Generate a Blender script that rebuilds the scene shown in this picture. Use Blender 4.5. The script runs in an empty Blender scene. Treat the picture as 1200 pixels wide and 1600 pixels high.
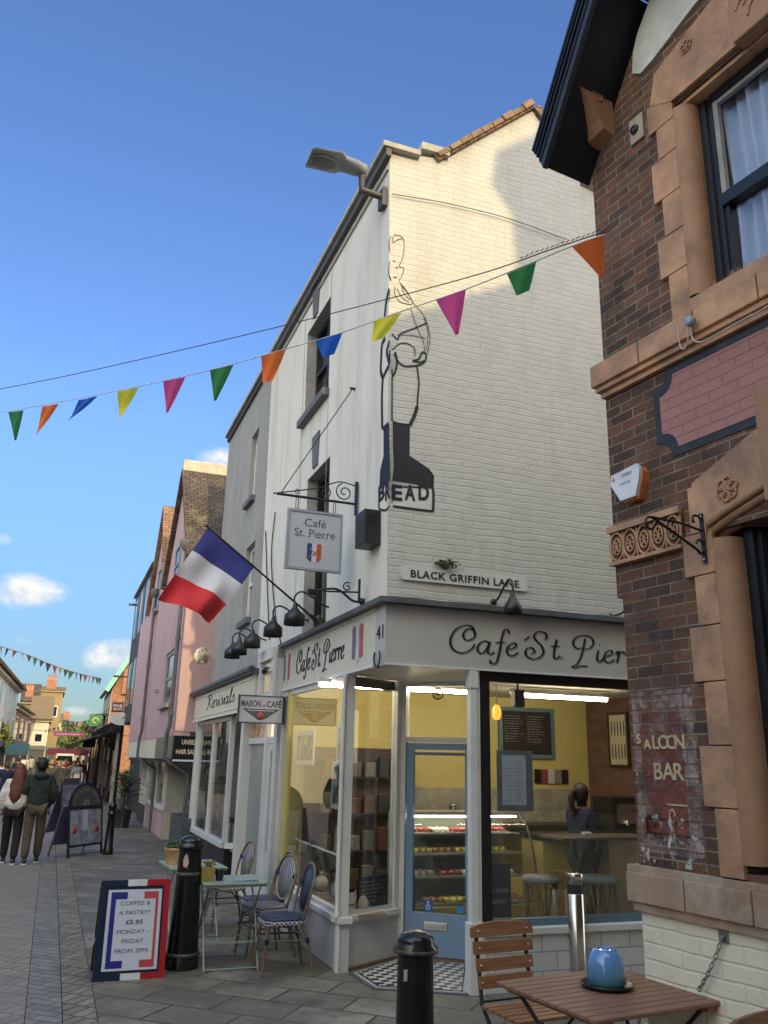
import bpy, bmesh, math, random
from mathutils import Vector, Matrix, noise
random.seed(7)
SC = bpy.context.scene
COL = SC.collection
rad = math.radians
# ------------------------------------------------------------ camera
EYE = Vector((0, 0, 1.85)); FPX = 1300.0; PITCH = rad(16.7); ROLL = rad(1.35)
fw = Vector((0, math.cos(PITCH), math.sin(PITCH))); r0 = Vector((1, 0, 0)); u0 = r0.cross(fw)
CR = r0*math.cos(ROLL) + u0*math.sin(ROLL); CU = -r0*math.sin(ROLL) + u0*math.cos(ROLL)
cam = bpy.data.cameras.new('camera'); co = bpy.data.objects.new('camera', cam); COL.objects.link(co)
m3 = Matrix((CR, CU, -fw)).transposed(); co.matrix_world = Matrix.Translation(EYE) @ m3.to_4x4()
cam.sensor_fit = 'VERTICAL'; cam.sensor_height = 32.0; cam.lens = 32.0*FPX/1600.0
cam.clip_start = .05; cam.clip_end = 3000
SC.camera = co
SC.render.resolution_x = 768; SC.render.resolution_y = 1024
# ------------------------------------------------------------ light
SUN_AZ = rad(158); SUN_EL = rad(21)
sl = bpy.data.lights.new('sun', 'SUN'); sl.energy = 2.0; sl.angle = rad(.5); sl.color = (1, .77, .36)
so = bpy.data.objects.new('sun', sl); COL.objects.link(so)
sdir = Vector((math.sin(SUN_AZ)*math.cos(SUN_EL), math.cos(SUN_AZ)*math.cos(SUN_EL), math.sin(SUN_EL)))
so.rotation_euler = sdir.to_track_quat('Z', 'Y').to_euler()
SC.view_settings.view_transform = 'Standard'; SC.view_settings.look = 'None'
SC.view_settings.exposure = 0.68; SC.view_settings.gamma = 1
NORTH_LOW = (.205, .258, .305); NORTH_HIGH = (.60, .76, 1.05); SOUTH = (9.0, 6.8, 5.0); CAP = (12.2, 11.2, 10.0)
W = bpy.data.worlds.new('World'); SC.world = W; W.use_nodes = True
nt = W.node_tree; nt.nodes.clear()
def N(t, typ, **kw):
    n = t.nodes.new(typ)
    for k, v in kw.items(): setattr(n, k, v)
    return n
wo = N(nt, 'ShaderNodeOutputWorld'); bg = N(nt, 'ShaderNodeBackground'); bg.inputs[1].default_value = .15
sky = N(nt, 'ShaderNodeTexSky', sky_type='NISHITA'); sky.sun_disc = False
sky.sun_elevation = SUN_EL; sky.sun_rotation = SUN_AZ; sky.dust_density = .6; sky.ozone_density = 1.6; sky.air_density = 1.0
tc = N(nt, 'ShaderNodeTexCoord')
def ray(x, y):
    d = fw*FPX + CR*(x-600) + CU*(800-y); return d.normalized()
def mapr(t, f, a, b, c, d):
    n = N(t, 'ShaderNodeMapRange'); n.interpolation_type = 'SMOOTHSTEP'
    for i, v in enumerate((a, b, c, d)): n.inputs[i+1].default_value = v
    t.links.new(f, n.inputs[0]); return n.outputs[0]
def mixv(t, f, a, b, mode='MIX'):
    n = N(t, 'ShaderNodeMix', data_type='RGBA', blend_type=mode); n.clamp_factor = True
    for i, v in ((0, f), (6, a), (7, b)):
        if isinstance(v, (int, float)): n.inputs[i].default_value = v
        elif isinstance(v, tuple): n.inputs[i].default_value = v+(1,)
        else: t.links.new(v, n.inputs[i])
    return n.outputs[2]
def vdot(t, v):
    n = N(t, 'ShaderNodeVectorMath', operation='DOT_PRODUCT'); t.links.new(tc.outputs['Generated'], n.inputs[0]); n.inputs[1].default_value = v; return n.outputs['Value']
# sky tint: deep away from the sun, sun side boosted warm to fill shade
elev = mapr(nt, vdot(nt, (0, 0, 1)), -.02, .42, 0, 1)
north = mixv(nt, elev, NORTH_LOW, NORTH_HIGH); sunside = mapr(nt, vdot(nt, (math.sin(SUN_AZ), math.cos(SUN_AZ), 0)), -.55, .45, 0, 1)
skyc = mixv(nt, 1.0, mixv(nt, 1.0, sky.outputs[0], mixv(nt, sunside, north, SOUTH), 'MULTIPLY'), CAP, 'DARKEN')
# clouds: soft patches of noise around a few sky directions
def mth(t, op, a, b=None, clamp=False):
    n = N(t, 'ShaderNodeMath', operation=op); n.use_clamp = clamp
    for i, v in enumerate((a, b)):
        if v is None: continue
        if isinstance(v, (int, float)): n.inputs[i].default_value = v
        else: t.links.new(v, n.inputs[i])
    return n.outputs[0]
nz = N(nt, 'ShaderNodeTexNoise'); nz.inputs['Scale'].default_value = 16; nz.inputs['Detail'].default_value = 12; nz.inputs['Distortion'].default_value = .35; nz.inputs['Roughness'].default_value = .62
mpn = N(nt, 'ShaderNodeMapping'); mpn.inputs['Scale'].default_value = (1, 1, 1.9)
nt.links.new(tc.outputs['Generated'], mpn.inputs[0]); nt.links.new(mpn.outputs[0], nz.inputs['Vector'])
tot = None
for (cx, cy, rx, ry, st) in [(45, 925, 60, 30, 1.25), (5, 843, 16, 12, .8), (345, 722, 42, 30, .95), (262, 760, 34, 14, .35), (185, 1030, 55, 34, 1.2),
                             (42, 1001, 26, 9, .6), (10, 1035, 30, 14, .5), (125, 1112, 30, 10, .85), (60, 1072, 40, 12, .5), (150, 1078, 50, 24, .4), (110, 1140, 60, 14, .7),
                             (-120, 1000, 60, 30, 1), (-250, 900, 80, 30, 1)]:
    c = ray(cx, cy); hx = Vector((c.y, -c.x, 0)).normalized(); hy = c.cross(hx)
    def dotv(v):
        n = N(nt, 'ShaderNodeVectorMath', operation='DOT_PRODUCT'); nt.links.new(tc.outputs['Generated'], n.inputs[0]); n.inputs[1].default_value = v; return n.outputs['Value']
    a = mth(nt, 'MULTIPLY', mth(nt, 'SUBTRACT', dotv(hx), hx.dot(c)), FPX/rx)
    b = mth(nt, 'MULTIPLY', mth(nt, 'SUBTRACT', dotv(hy), hy.dot(c)), FPX/ry)
    r2 = mth(nt, 'ADD', mth(nt, 'MULTIPLY', a, a), mth(nt, 'MULTIPLY', b, b))
    front = mth(nt, 'GREATER_THAN', dotv(c), .5)
    w = mth(nt, 'MULTIPLY', mth(nt, 'MULTIPLY', mth(nt, 'SUBTRACT', 1.0, mth(nt, 'MULTIPLY', r2, .62), True), st), front)
    tot = w if tot is None else mth(nt, 'MAXIMUM', tot, w)
dens = mth(nt, 'SUBTRACT', mth(nt, 'MULTIPLY', tot, mth(nt, 'MULTIPLY', nz.outputs['Fac'], 2.6)), .62)
dens = mapr(nt, dens, 0, 1.15, 0, .95)
mixc = N(nt, 'ShaderNodeMix', data_type='RGBA'); nt.links.new(dens, mixc.inputs[0]); nt.links.new(skyc, mixc.inputs[6]); nt.links.new(mixv(nt, mapr(nt, nz.outputs['Fac'], .35, .7, 0, 1), (3.0, 3.2, 3.5), (5.2, 4.8, 4.2)), mixc.inputs[7])
nt.links.new(mixc.outputs[2], bg.inputs[0]); nt.links.new(bg.outputs[0], wo.inputs[0])

# ------------------------------------------------------------ frames
def dirv(deg): return Vector((math.sin(rad(deg)), math.cos(rad(deg)), 0))
class Fr:
    """a flat frame: u runs along it, z goes up it, v stands out of it"""
    def __init__(s, o, ex, n=None, ez=(0, 0, 1)):
        s.o = Vector(o); s.ex = Vector(ex).normalized(); s.ez = Vector(ez)
        if n is None:
            n = s.ex.cross(s.ez)
            if n.dot(s.o-EYE) > 0: n = -n
        s.n = Vector(n).normalized()
    def P(s, u, v, z): return s.o + s.ex*u + s.n*v + s.ez*z
    def px(s, x, y, v=0):
        d = ray(x, y); p0 = s.o + s.n*v; nn = s.ex.cross(s.ez); k = ((p0-EYE).dot(nn))/d.dot(nn); q = EYE + d*k - p0
        z = q.z/s.ez.z; u = (q-s.ez*z).dot(s.ex); return (u, z)
    def off(s, u=0, v=0, z=0): return Fr(s.P(u, v, z), s.ex, s.n, s.ez)
def gnd(x, y, z=0.0):
    d = ray(x, y); return EYE + d*((z-EYE.z)/d.z)
_c = gnd(590, 1557); C0 = _c.normalized()*7.5; C0.z = 0
_c = Vector((_c.x, _c.y, 0)).normalized()*7.5; C0 = _c
S = Fr(C0, dirv(-20.6)); L = Fr(C0, dirv(70.5))
lean = S.n*.016; LE = Vector((lean.x, lean.y, 1))
CW = C0 - S.n*.09 - L.n*.09
SU = Fr(CW, dirv(-20.6), S.n, LE); LU = Fr(CW, dirv(70.5), L.n, LE)      # upper walls lean a little
Q0 = gnd(1000, 1418, 1.1); Q0.z = 0
PB = Fr(Q0, dirv(152))
WORLD = Fr((0, 0, 0), (1, 0, 0), (0, 1, 0))
# ------------------------------------------------------------ materials
def base(name):
    m = bpy.data.materials.new(name); m.use_nodes = True; t = m.node_tree
    return m, t, t.nodes['Principled BSDF']
def noise_n(t, scale, detail=4, rough=.6, vec=None, obj=True):
    n = N(t, 'ShaderNodeTexNoise'); n.inputs['Scale'].default_value = scale; n.inputs['Detail'].default_value = detail; n.inputs['Roughness'].default_value = rough
    if vec is None:
        g = N(t, 'ShaderNodeTexCoord'); vec = g.outputs['Object']
    t.links.new(vec, n.inputs['Vector']); return n.outputs['Fac']
def mixrgb(t, f, a, b, mode='MIX'):
    n = N(t, 'ShaderNodeMix', data_type='RGBA', blend_type=mode)
    for i, v in ((0, f), (6, a), (7, b)):
        if isinstance(v, (int, float)): n.inputs[i].default_value = v
        elif isinstance(v, tuple): n.inputs[i].default_value = v if len(v) == 4 else v+(1,)
        else: t.links.new(v, n.inputs[i])
    return n.outputs[2]
def ramp(t, f, p0, p1):
    n = N(t, 'ShaderNodeMapRange'); n.inputs[1].default_value = p0; n.inputs[2].default_value = p1; t.links.new(f, n.inputs[0]); return n.outputs[0]
def bump(t, b, h, strength=.3, dist=.01):
    n = N(t, 'ShaderNodeBump'); n.inputs['Strength'].default_value = strength; n.inputs['Distance'].default_value = dist
    t.links.new(h, n.inputs['Height']); t.links.new(n.outputs[0], b.inputs['Normal'])
def dk(c, k): return tuple(x*k for x in c)
def M(name, rgb, rough=.6, metal=0, var=.18, scale=6, bmp=.15, dirt=None, dscale=1.3, bscale=60, dlo=.5, dhi=.72, spec=.5, emit=None, es=0, streak=None, bdist=.004):
    m, t, b = base(name); sv = None
    if streak: g_ = N(t, 'ShaderNodeTexCoord'); mq = N(t, 'ShaderNodeMapping'); mq.inputs['Scale'].default_value = streak; t.links.new(g_.outputs['Object'], mq.inputs[0]); sv = mq.outputs[0]
    f = noise_n(t, scale, 5); f = ramp(t, f, .3, .7)
    c = mixrgb(t, f, dk(rgb, 1-var), tuple(min(1, x*(1+var*.6)) for x in rgb))
    if dirt: c = mixrgb(t, ramp(t, noise_n(t, dscale, 7, .7, sv), dlo, dhi), c, dirt)
    t.links.new(c, b.inputs['Base Color']); b.inputs['Roughness'].default_value = rough; b.inputs['Metallic'].default_value = metal
    b.inputs['Specular IOR Level'].default_value = spec
    if bmp: bump(t, b, noise_n(t, bscale, 3), bmp, bdist)
    if emit: b.inputs['Emission Color'].default_value = emit+(1,); b.inputs['Emission Strength'].default_value = es
    return m
def uvn(t, rot=0, sc=(1, 1, 1), warp=0, loc=(0, 0, 0)):
    u = N(t, 'ShaderNodeUVMap'); u.uv_map = 'UV'; mp = N(t, 'ShaderNodeMapping'); mp.inputs['Rotation'].default_value = (0, 0, rot); mp.inputs['Scale'].default_value = sc; mp.inputs['Location'].default_value = loc
    t.links.new(u.outputs[0], mp.inputs[0]); o = mp.outputs[0]
    if warp:
        n = N(t, 'ShaderNodeTexNoise'); n.inputs['Scale'].default_value = 2.2; n.inputs['Detail'].default_value = 3; t.links.new(o, n.inputs['Vector'])
        s = N(t, 'ShaderNodeVectorMath', operation='SUBTRACT'); t.links.new(n.outputs['Color'], s.inputs[0]); s.inputs[1].default_value = (.5, .5, .5)
        k = N(t, 'ShaderNodeVectorMath', operation='SCALE'); t.links.new(s.outputs[0], k.inputs[0]); k.inputs['Scale'].default_value = warp
        a = N(t, 'ShaderNodeVectorMath', operation='ADD'); t.links.new(o, a.inputs[0]); t.links.new(k.outputs[0], a.inputs[1]); o = a.outputs[0]
    return o
def bricktex(t, vec, c1, c2, mo, bw=.225, rh=.075, ms=.006, off=.5, smooth=.1):
    n = N(t, 'ShaderNodeTexBrick'); n.offset = off
    n.inputs['Scale'].default_value = 1; n.inputs['Brick Width'].default_value = bw; n.inputs['Row Height'].default_value = rh; n.inputs['Mortar Size'].default_value = ms
    n.inputs['Mortar Smooth'].default_value = smooth; n.inputs['Bias'].default_value = 0
    for k, c in (('Color1', c1), ('Color2', c2), ('Mortar', mo)): n.inputs[k].default_value = c+(1,)
    t.links.new(vec, n.inputs['Vector']); return n
def brick(name, c1, c2, mo, bw=.225, rh=.075, ms=.006, warp=.012, rough=.85, bst=.6, bd=.006, rot=0, var=.35, dirt=None, dlo=.5, dhi=.7, dscale=1.2, third=None, lite=None, tones=None, gum=None, grain=40, smooth=.1, spec=.4, stretch=None):
    m, t, b = base(name)
    v = uvn(t, rot, warp=warp); n = bricktex(t, v, c1, c2, mo, bw, rh, ms, smooth=smooth); c = n.outputs['Color']
    if third:
        # colour per course and stretch of wall
        n2 = bricktex(t, v, (0, 0, 0), (1, 1, 1), (0, 0, 0), bw, rh, ms, smooth=smooth); n2.inputs['Bias'].default_value = -.35
        c = mixrgb(t, mth(t, 'MULTIPLY', n2.outputs['Color'], noise_n(t, 3, 3, vec=v)), c, third)
    if tones:
        n3 = bricktex(t, v, (0, 0, 0), (1, 1, 1), (.5, .5, .5), bw, rh, ms, smooth=smooth); cr = N(t, 'ShaderNodeValToRGB'); cr.color_ramp.interpolation = 'LINEAR'
        while len(cr.color_ramp.elements) < len(tones): cr.color_ramp.elements.new(.5)
        for i, q in enumerate(tones): cr.color_ramp.elements[i].position = i/(len(tones)-1); cr.color_ramp.elements[i].color = q+(1,)
        t.links.new(mth(t, 'ADD', n3.outputs['Color'], mth(t, 'MULTIPLY', mth(t, 'SUBTRACT', noise_n(t, 9, 3, .6, v), .5), .9)), cr.inputs[0]); c = mixrgb(t, n.outputs['Fac'], cr.outputs[0], mixrgb(t, ramp(t, noise_n(t, 4, 5, .7, v), .35, .7), mo, dk(mo, .45)))
    f = noise_n(t, 5, 6, .7, v)
    c = mixrgb(t, 1.0, c, mixrgb(t, ramp(t, f, .25, .75), (1-var,)*3, (1+var*.3,)*3), 'MULTIPLY')
    if dirt: c = mixrgb(t, ramp(t, noise_n(t, dscale, 7, .72, uvn(t, 0, sc=stretch) if stretch else v), dlo, dhi), c, dirt)
    if gum:
        vo = N(t, 'ShaderNodeTexVoronoi'); vo.inputs['Scale'].default_value = 2.6; vo.inputs['Randomness'].default_value = 1; t.links.new(v, vo.inputs['Vector']); c = mixrgb(t, mth(t, 'MULTIPLY', ramp(t, vo.outputs['Distance'], .075, .055), .55), c, gum)
        vo = N(t, 'ShaderNodeTexVoronoi'); vo.inputs['Scale'].default_value = 1.1; t.links.new(v, vo.inputs['Vector']); c = mixrgb(t, mth(t, 'MULTIPLY', ramp(t, vo.outputs['Distance'], .16, .03), .5), c, dk(gum, .15))
    if lite: c = mixrgb(t, ramp(t, noise_n(t, 3.1, 9, .78, uvn(t, loc=(7, 3, 0))), .60, .74), c, lite)
    t.links.new(c, b.inputs['Base Color']); b.inputs['Roughness'].default_value = rough; b.inputs['Specular IOR Level'].default_value = spec
    h = mth(t, 'SUBTRACT', mth(t, 'MULTIPLY', noise_n(t, grain, 4, .6, v), .5), n.outputs['Fac'])
    bump(t, b, h, bst, bd); return m
def glass(name, tint=(1, 1, 1), refl=1.0, rough=0.0, base_r=.015):
    m = bpy.data.materials.new(name); m.use_nodes = True; t = m.node_tree; t.nodes.clear()
    o = N(t, 'ShaderNodeOutputMaterial'); tr = N(t, 'ShaderNodeBsdfTransparent'); tr.inputs[0].default_value = tint+(1,)
    g = N(t, 'ShaderNodeBsdfGlossy'); g.inputs['Roughness'].default_value = rough; f = N(t, 'ShaderNodeFresnel'); gm = N(t, 'ShaderNodeNewGeometry'); t.links.new(mth(t, 'ADD', mth(t, 'MULTIPLY', gm.outputs['Backfacing'], 1/1.5-1.5), 1.5), f.inputs[0])
    mx = N(t, 'ShaderNodeMixShader'); fa = mth(t, 'ADD', mth(t, 'MULTIPLY', f.outputs[0], refl), base_r, True)
    t.links.new(fa, mx.inputs[0]); t.links.new(tr.outputs[0], mx.inputs[1]); t.links.new(g.outputs[0], mx.inputs[2]); t.links.new(mx.outputs[0], o.inputs[0]); return m
def worn(name, rgb, lo=.42, hi=.5, scale=9, rough=.7, br=False, sy=1.0, metal=0):
    """a coat of paint that has partly come off, seen over the wall"""
    m, t, b = base(name); b.inputs['Base Color'].default_value = rgb+(1,); b.inputs['Roughness'].default_value = rough; b.inputs['Metallic'].default_value = metal
    v = uvn(t, sc=(1, sy, 1)); f = noise_n(t, scale, 8, .75, v); a = ramp(t, f, lo, hi)
    if br:
        n = bricktex(t, uvn(t), (.65, .65, .65), (1, 1, 1), (.25, .25, .25)); a = mth(t, 'MULTIPLY', a, n.outputs['Color'])
    a = mth(t, 'MULTIPLY', a, 1.0, True)
    c = mixrgb(t, ramp(t, noise_n(t, 6, 6), .3, .7), dk(rgb, .7), rgb); t.links.new(c, b.inputs['Base Color'])
    t.links.new(a, b.inputs['Alpha']); return m
# ------------------------------------------------------------ mesh building
def wmat(o):
    if o is None: return Matrix.Identity(4)
    return wmat(o.parent) @ o.matrix_parent_inverse @ o.matrix_basis
class MB:
    def __init__(s): s.v = []; s.f = []; s.mi = []; s.mats = []; s.cur = 0; s.sm = []
    def mat(s, m):
        if m not in s.mats: s.mats.append(m)
        s.cur = s.mats.index(m); return s
    def add(s, vs, fs, smooth=False):
        b = len(s.v); s.v += [Vector(p) for p in vs]
        for f in fs: s.f.append(tuple(b+i for i in f)); s.mi.append(s.cur); s.sm.append(smooth)
        return s
    def box(s, F, u0, u1, v0, v1, z0, z1, bev=0):
        if u0 > u1: u0, u1 = u1, u0
        if v0 > v1: v0, v1 = v1, v0
        if z0 > z1: z0, z1 = z1, z0
        if bev:
            bb = bmesh.new(); bmesh.ops.create_cube(bb, size=1)
            for v in bb.verts: v.co = Vector(((u0+u1)/2+v.co.x*(u1-u0), (v0+v1)/2+v.co.y*(v1-v0), (z0+z1)/2+v.co.z*(z1-z0)))
            bmesh.ops.bevel(bb, geom=bb.edges[:], offset=bev, segments=2, affect='EDGES', profile=.5)
            bb.verts.index_update(); vs = [F.P(*v.co) for v in bb.verts]; fs = [[v.index for v in f.verts] for f in bb.faces]; bb.free(); return s.add(vs, fs)
        p = [F.P(u, v, z) for z in (z0, z1) for v in (v0, v1) for u in (u0, u1)]
        return s.add(p, [(0, 1, 3, 2), (4, 6, 7, 5), (0, 4, 5, 1), (2, 3, 7, 6), (0, 2, 6, 4), (1, 5, 7, 3)])
    def prism(s, F, poly, v0, v1):
        """outline in (u,z), from depth v0 to v1"""
        n = len(poly); p = [F.P(a, v0, b) for a, b in poly]+[F.P(a, v1, b) for a, b in poly]
        return s.add(p, [tuple(range(n)), tuple(range(2*n-1, n-1, -1))]+[(i, (i+1) % n, n+(i+1) % n, n+i) for i in range(n)])
    def sheet(s, pts): return s.add(pts, [tuple(range(len(pts)))])
    def loft(s, rings, cap=True, smooth=True):
        n = len(rings[0]); vs = [p for r in rings for p in r]; fs = []
        for i in range(len(rings)-1):
            for j in range(n): fs.append((i*n+j, i*n+(j+1) % n, (i+1)*n+(j+1) % n, (i+1)*n+j))
        s.add(vs, fs, smooth)
        if cap:
            for r, in ((rings[0],), (rings[-1],)): s.add(r, [tuple(range(n))])
        return s
    def tube(s, pts, r, n=8, cap=True, flat=1.0):
        pts = [Vector(p) for p in pts]; rs = r if isinstance(r, (list, tuple)) else [r]*len(pts); rings = []
        up = None
        for i, p in enumerate(pts):
            d = (pts[min(i+1, len(pts)-1)]-pts[max(i-1, 0)]).normalized()
            if up is None:
                up = Vector((0, 0, 1)) if abs(d.z) < .9 else Vector((1, 0, 0))
            x = d.cross(up).normalized(); y = x.cross(d).normalized(); up = y
            rings.append([p+(x*math.cos(a)+y*math.sin(a)*flat)*rs[i] for a in [2*math.pi*j/n for j in range(n)]])
        return s.loft(rings, cap)
    def lathe(s, base_, prof, n=20, ax=None, smooth=True):
        """prof: (radius, height) pairs about an upright axis at base_"""
        F = ax or WORLD; b = Vector(base_); rings = []
        for r, h in prof: rings.append([b+(F.ex*math.cos(a)+F.n*math.sin(a))*max(r, 1e-4)+F.ez*h for a in [2*math.pi*j/n for j in range(n)]])
        return s.loft(rings, True, smooth)
    def ball(s, c, r, n=12, sc=(1, 1, 1)):
        c = Vector(c); rings = []
        k = max(5, n//2+1)
        for i in range(k+1):
            a = math.pi*i/k-math.pi/2; rr = max(math.cos(a), 1e-3)*r
            rings.append([c+Vector((math.cos(b)*rr*sc[0], math.sin(b)*rr*sc[1], math.sin(a)*r*sc[2])) for b in [2*math.pi*j/n for j in range(n)]])
        return s.loft(rings, True)
    def wall(s, F, u0, u1, z0, z1, v0, v1, holes=()):
        """wall between depths v0 (front) and v1 (back) with rectangular openings cut through it"""
        us = sorted({u0, u1, *[min(max(x, u0), u1) for h in holes for x in h[:2]]}); zs = sorted({z0, z1, *[min(max(x, z0), z1) for h in holes for x in h[2:4]]})
        solid = {}
        for i in range(len(us)-1):
            for j in range(len(zs)-1):
                cu, cz = (us[i]+us[i+1])/2, (zs[j]+zs[j+1])/2
                solid[i, j] = not any(h[0] < cu < h[1] and h[2] < cz < h[3] for h in holes)
        for (i, j), ok in solid.items():
            if not ok: continue
            a, b, c, d = us[i], us[i+1], zs[j], zs[j+1]
            s.sheet([F.P(a, v0, c), F.P(b, v0, c), F.P(b, v0, d), F.P(a, v0, d)]); s.sheet([F.P(a, v1, c), F.P(a, v1, d), F.P(b, v1, d), F.P(b, v1, c)])
            for (di, dj, e) in ((-1, 0, ((a, c), (a, d))), (1, 0, ((b, d), (b, c))), (0, -1, ((b, c), (a, c))), (0, 1, ((a, d), (b, d)))):
                if not solid.get((i+di, j+dj), False):
                    (p, q), (r_, t_) = e; s.sheet([F.P(p, v0, q), F.P(p, v1, q), F.P(r_, v1, t_), F.P(r_, v0, t_)])
        return s
    def text(s, F, string, u, z, h, v=0, width=None, flip=False, depth=.004, bold=0, align='CENTER', shear=0, spacing=1):
        cu = bpy.data.curves.new('t', 'FONT'); cu.body = string; cu.size = 1; cu.extrude = 0; cu.offset = bold; cu.align_x = 'LEFT'; cu.shear = shear; cu.space_character = spacing; cu.resolution_u = 3
        o = bpy.data.objects.new('t', cu); me = bpy.data.meshes.new_from_object(o)
        if not me.vertices: bpy.data.objects.remove(o); return s
        xs = [q.co.x for q in me.vertices]; x0, x1 = min(xs), max(xs); k = h/.7; kx = k if width is None else width/max(x1-x0, 1e-4); w = (x1-x0)*kx
        sh = {'CENTER': -w/2, 'LEFT': 0, 'RIGHT': -w}[align]; sg = -1 if flip else 1
        bb = bmesh.new(); bb.from_mesh(me)
        if depth:
            r = bmesh.ops.extrude_face_region(bb, geom=bb.faces[:]); 
            for e in r['geom']:
                if isinstance(e, bmesh.types.BMVert): e.co.z += 1
        bb.verts.index_update()
        vs = [F.P(u+sg*((q.co.x-x0)*kx+sh), v+(depth if q.co.z > .5 else 0), z+q.co.y*k) for q in bb.verts]; fs = [[q.index for q in f.verts] for f in bb.faces]
        s.add(vs, fs); bb.free(); bpy.data.objects.remove(o); bpy.data.meshes.remove(me); bpy.data.curves.remove(cu); return s
    def ribbon(s, F, pts, w, v=0, depth=.004, nib=None, flip=False, closed=False):
        """a brush stroke through 2D points; with nib (degrees, thin, thick) its width follows its direction"""
        P = [Vector((p[0], p[1])) for p in pts]; n = len(P); A = []; B = []
        for i, p in enumerate(P):
            d = (P[min(i+1, n-1)]-P[max(i-1, 0)]);
            if d.length < 1e-9: d = Vector((1, 0))
            d.normalize(); nn = Vector((-d.y, d.x))
            if nib:
                a = math.atan2(d.y, d.x)-rad(nib[0]); ww = nib[1]+(nib[2]-nib[1])*abs(math.sin(a))**1.5
            else: ww = w[i] if isinstance(w, (list, tuple)) else w
            if nib and (i == 0 or i == n-1): ww *= .6
            A.append(p+nn*ww/2); B.append(p-nn*ww/2)
        vs = [F.P(q.x, v+depth, q.y) for q in A]+[F.P(q.x, v+depth, q.y) for q in B]+[F.P(q.x, v, q.y) for q in A]+[F.P(q.x, v, q.y) for q in B]
        fs = []
        for i in range(n-1):
            fs += [(i, i+1, n+i+1, n+i), (i, 2*n+i, 2*n+i+1, i+1), (n+i, n+i+1, 3*n+i+1, 3*n+i)]
        return s.add(vs, fs)
    def build(s, name, m=None, parent=None, flat_uv=None, bevel=0, recalc=True):
        me = bpy.data.meshes.new(name); WM = wmat(parent); inv = WM.inverted()
        if m and not s.mats: s.mats = [m]
        me.from_pydata([inv @ p for p in s.v], [], s.f)
        for q in s.mats: me.materials.append(q)
        for i, p in enumerate(me.polygons): p.material_index = s.mi[i]; p.use_smooth = s.sm[i]
        if recalc:
            bb = bmesh.new(); bb.from_mesh(me); bmesh.ops.recalc_face_normals(bb, faces=bb.faces[:]); bb.to_mesh(me); bb.free()
        uv = me.uv_layers.new(name='UV'); W3 = WM.to_3x3()
        for p in me.polygons:
            nrm = W3 @ p.normal
            if abs(nrm.z) > .85:
                for li in p.loop_indices:
                    q = WM @ me.vertices[me.loops[li].vertex_index].co; uv.data[li].uv = (q.x, q.y)
            else:
                h = Vector((nrm.x, nrm.y, 0)).normalized(); ht = Vector((-h.y, h.x, 0)); dn = ht.cross(nrm).normalized()
                if dn.z < 0: dn = -dn
                for li in p.loop_indices:
                    q = WM @ me.vertices[me.loops[li].vertex_index].co; uv.data[li].uv = (q.dot(ht), q.dot(dn) if abs(nrm.z) > .2 else q.z)
        o = bpy.data.objects.new(name, me); COL.objects.link(o)
        if parent: o.parent = parent
        return o
def smooth2(pts, k=6, closed=False):
    """Catmull-Rom through the points"""
    P = [Vector(p) for p in pts]; out = []
    n = len(P)
    for i in range(n-1 if not closed else n):
        if closed: a, b, c, d = P[(i-1) % n], P[i], P[(i+1) % n], P[(i+2) % n]
        else: a, b, c, d = P[max(i-1, 0)], P[i], P[i+1], P[min(i+2, n-1)]
        for j in range(k):
            t = j/k; out.append(.5*((2*b)+(c-a)*t+(2*a-5*b+4*c-d)*t*t+(3*b-a-3*c+d)*t*t*t))
    if not closed: out.append(P[-1])
    return out
def tag(o, label=None, cat=None, group=None, kind=None):
    if label: o['label'] = label
    if cat: o['category'] = cat
    if group: o['group'] = group
    if kind: o['kind'] = kind
    return o
def thing(name, loc, label, cat, group=None, rz=0):
    o = bpy.data.objects.new(name, None); COL.objects.link(o); o.location = loc; o.rotation_euler = (0, 0, rz); o.empty_display_size = .2
    o.matrix_world = Matrix.Translation(Vector(loc)) @ Matrix.Rotation(rz, 4, 'Z')
    return tag(o, label, cat, group)
def kids(o): return [c for c in bpy.data.objects if c.parent == o]
def copy_tree(o, parent=None, **kw):
    c = o.copy(); COL.objects.link(c)
    if parent: c.parent = parent
    for ch in kids(o): copy_tree(ch, c)
    return c
def clone(o, loc, rz=0, label=None, scale=None):
    c = copy_tree(o); c.location = loc; c.rotation_euler = (0, 0, rz)
    if scale: c.scale = scale if isinstance(scale, tuple) else (scale,)*3
    if label: c['label'] = label
    return c
def structure(mb, name, m=None): return tag(mb.build(name, m), kind='structure')
def hp(mb, pts, z0, z1):
    """a slab with the ground plan pts"""
    n = len(pts); p = [Vector((q[0], q[1], z0)) for q in pts]+[Vector((q[0], q[1], z1)) for q in pts]
    return mb.add(p, [tuple(range(n)), tuple(range(2*n-1, n-1, -1))]+[(i, (i+1) % n, n+(i+1) % n, n+i) for i in range(n)])
SROT = rad(20.6)
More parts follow.
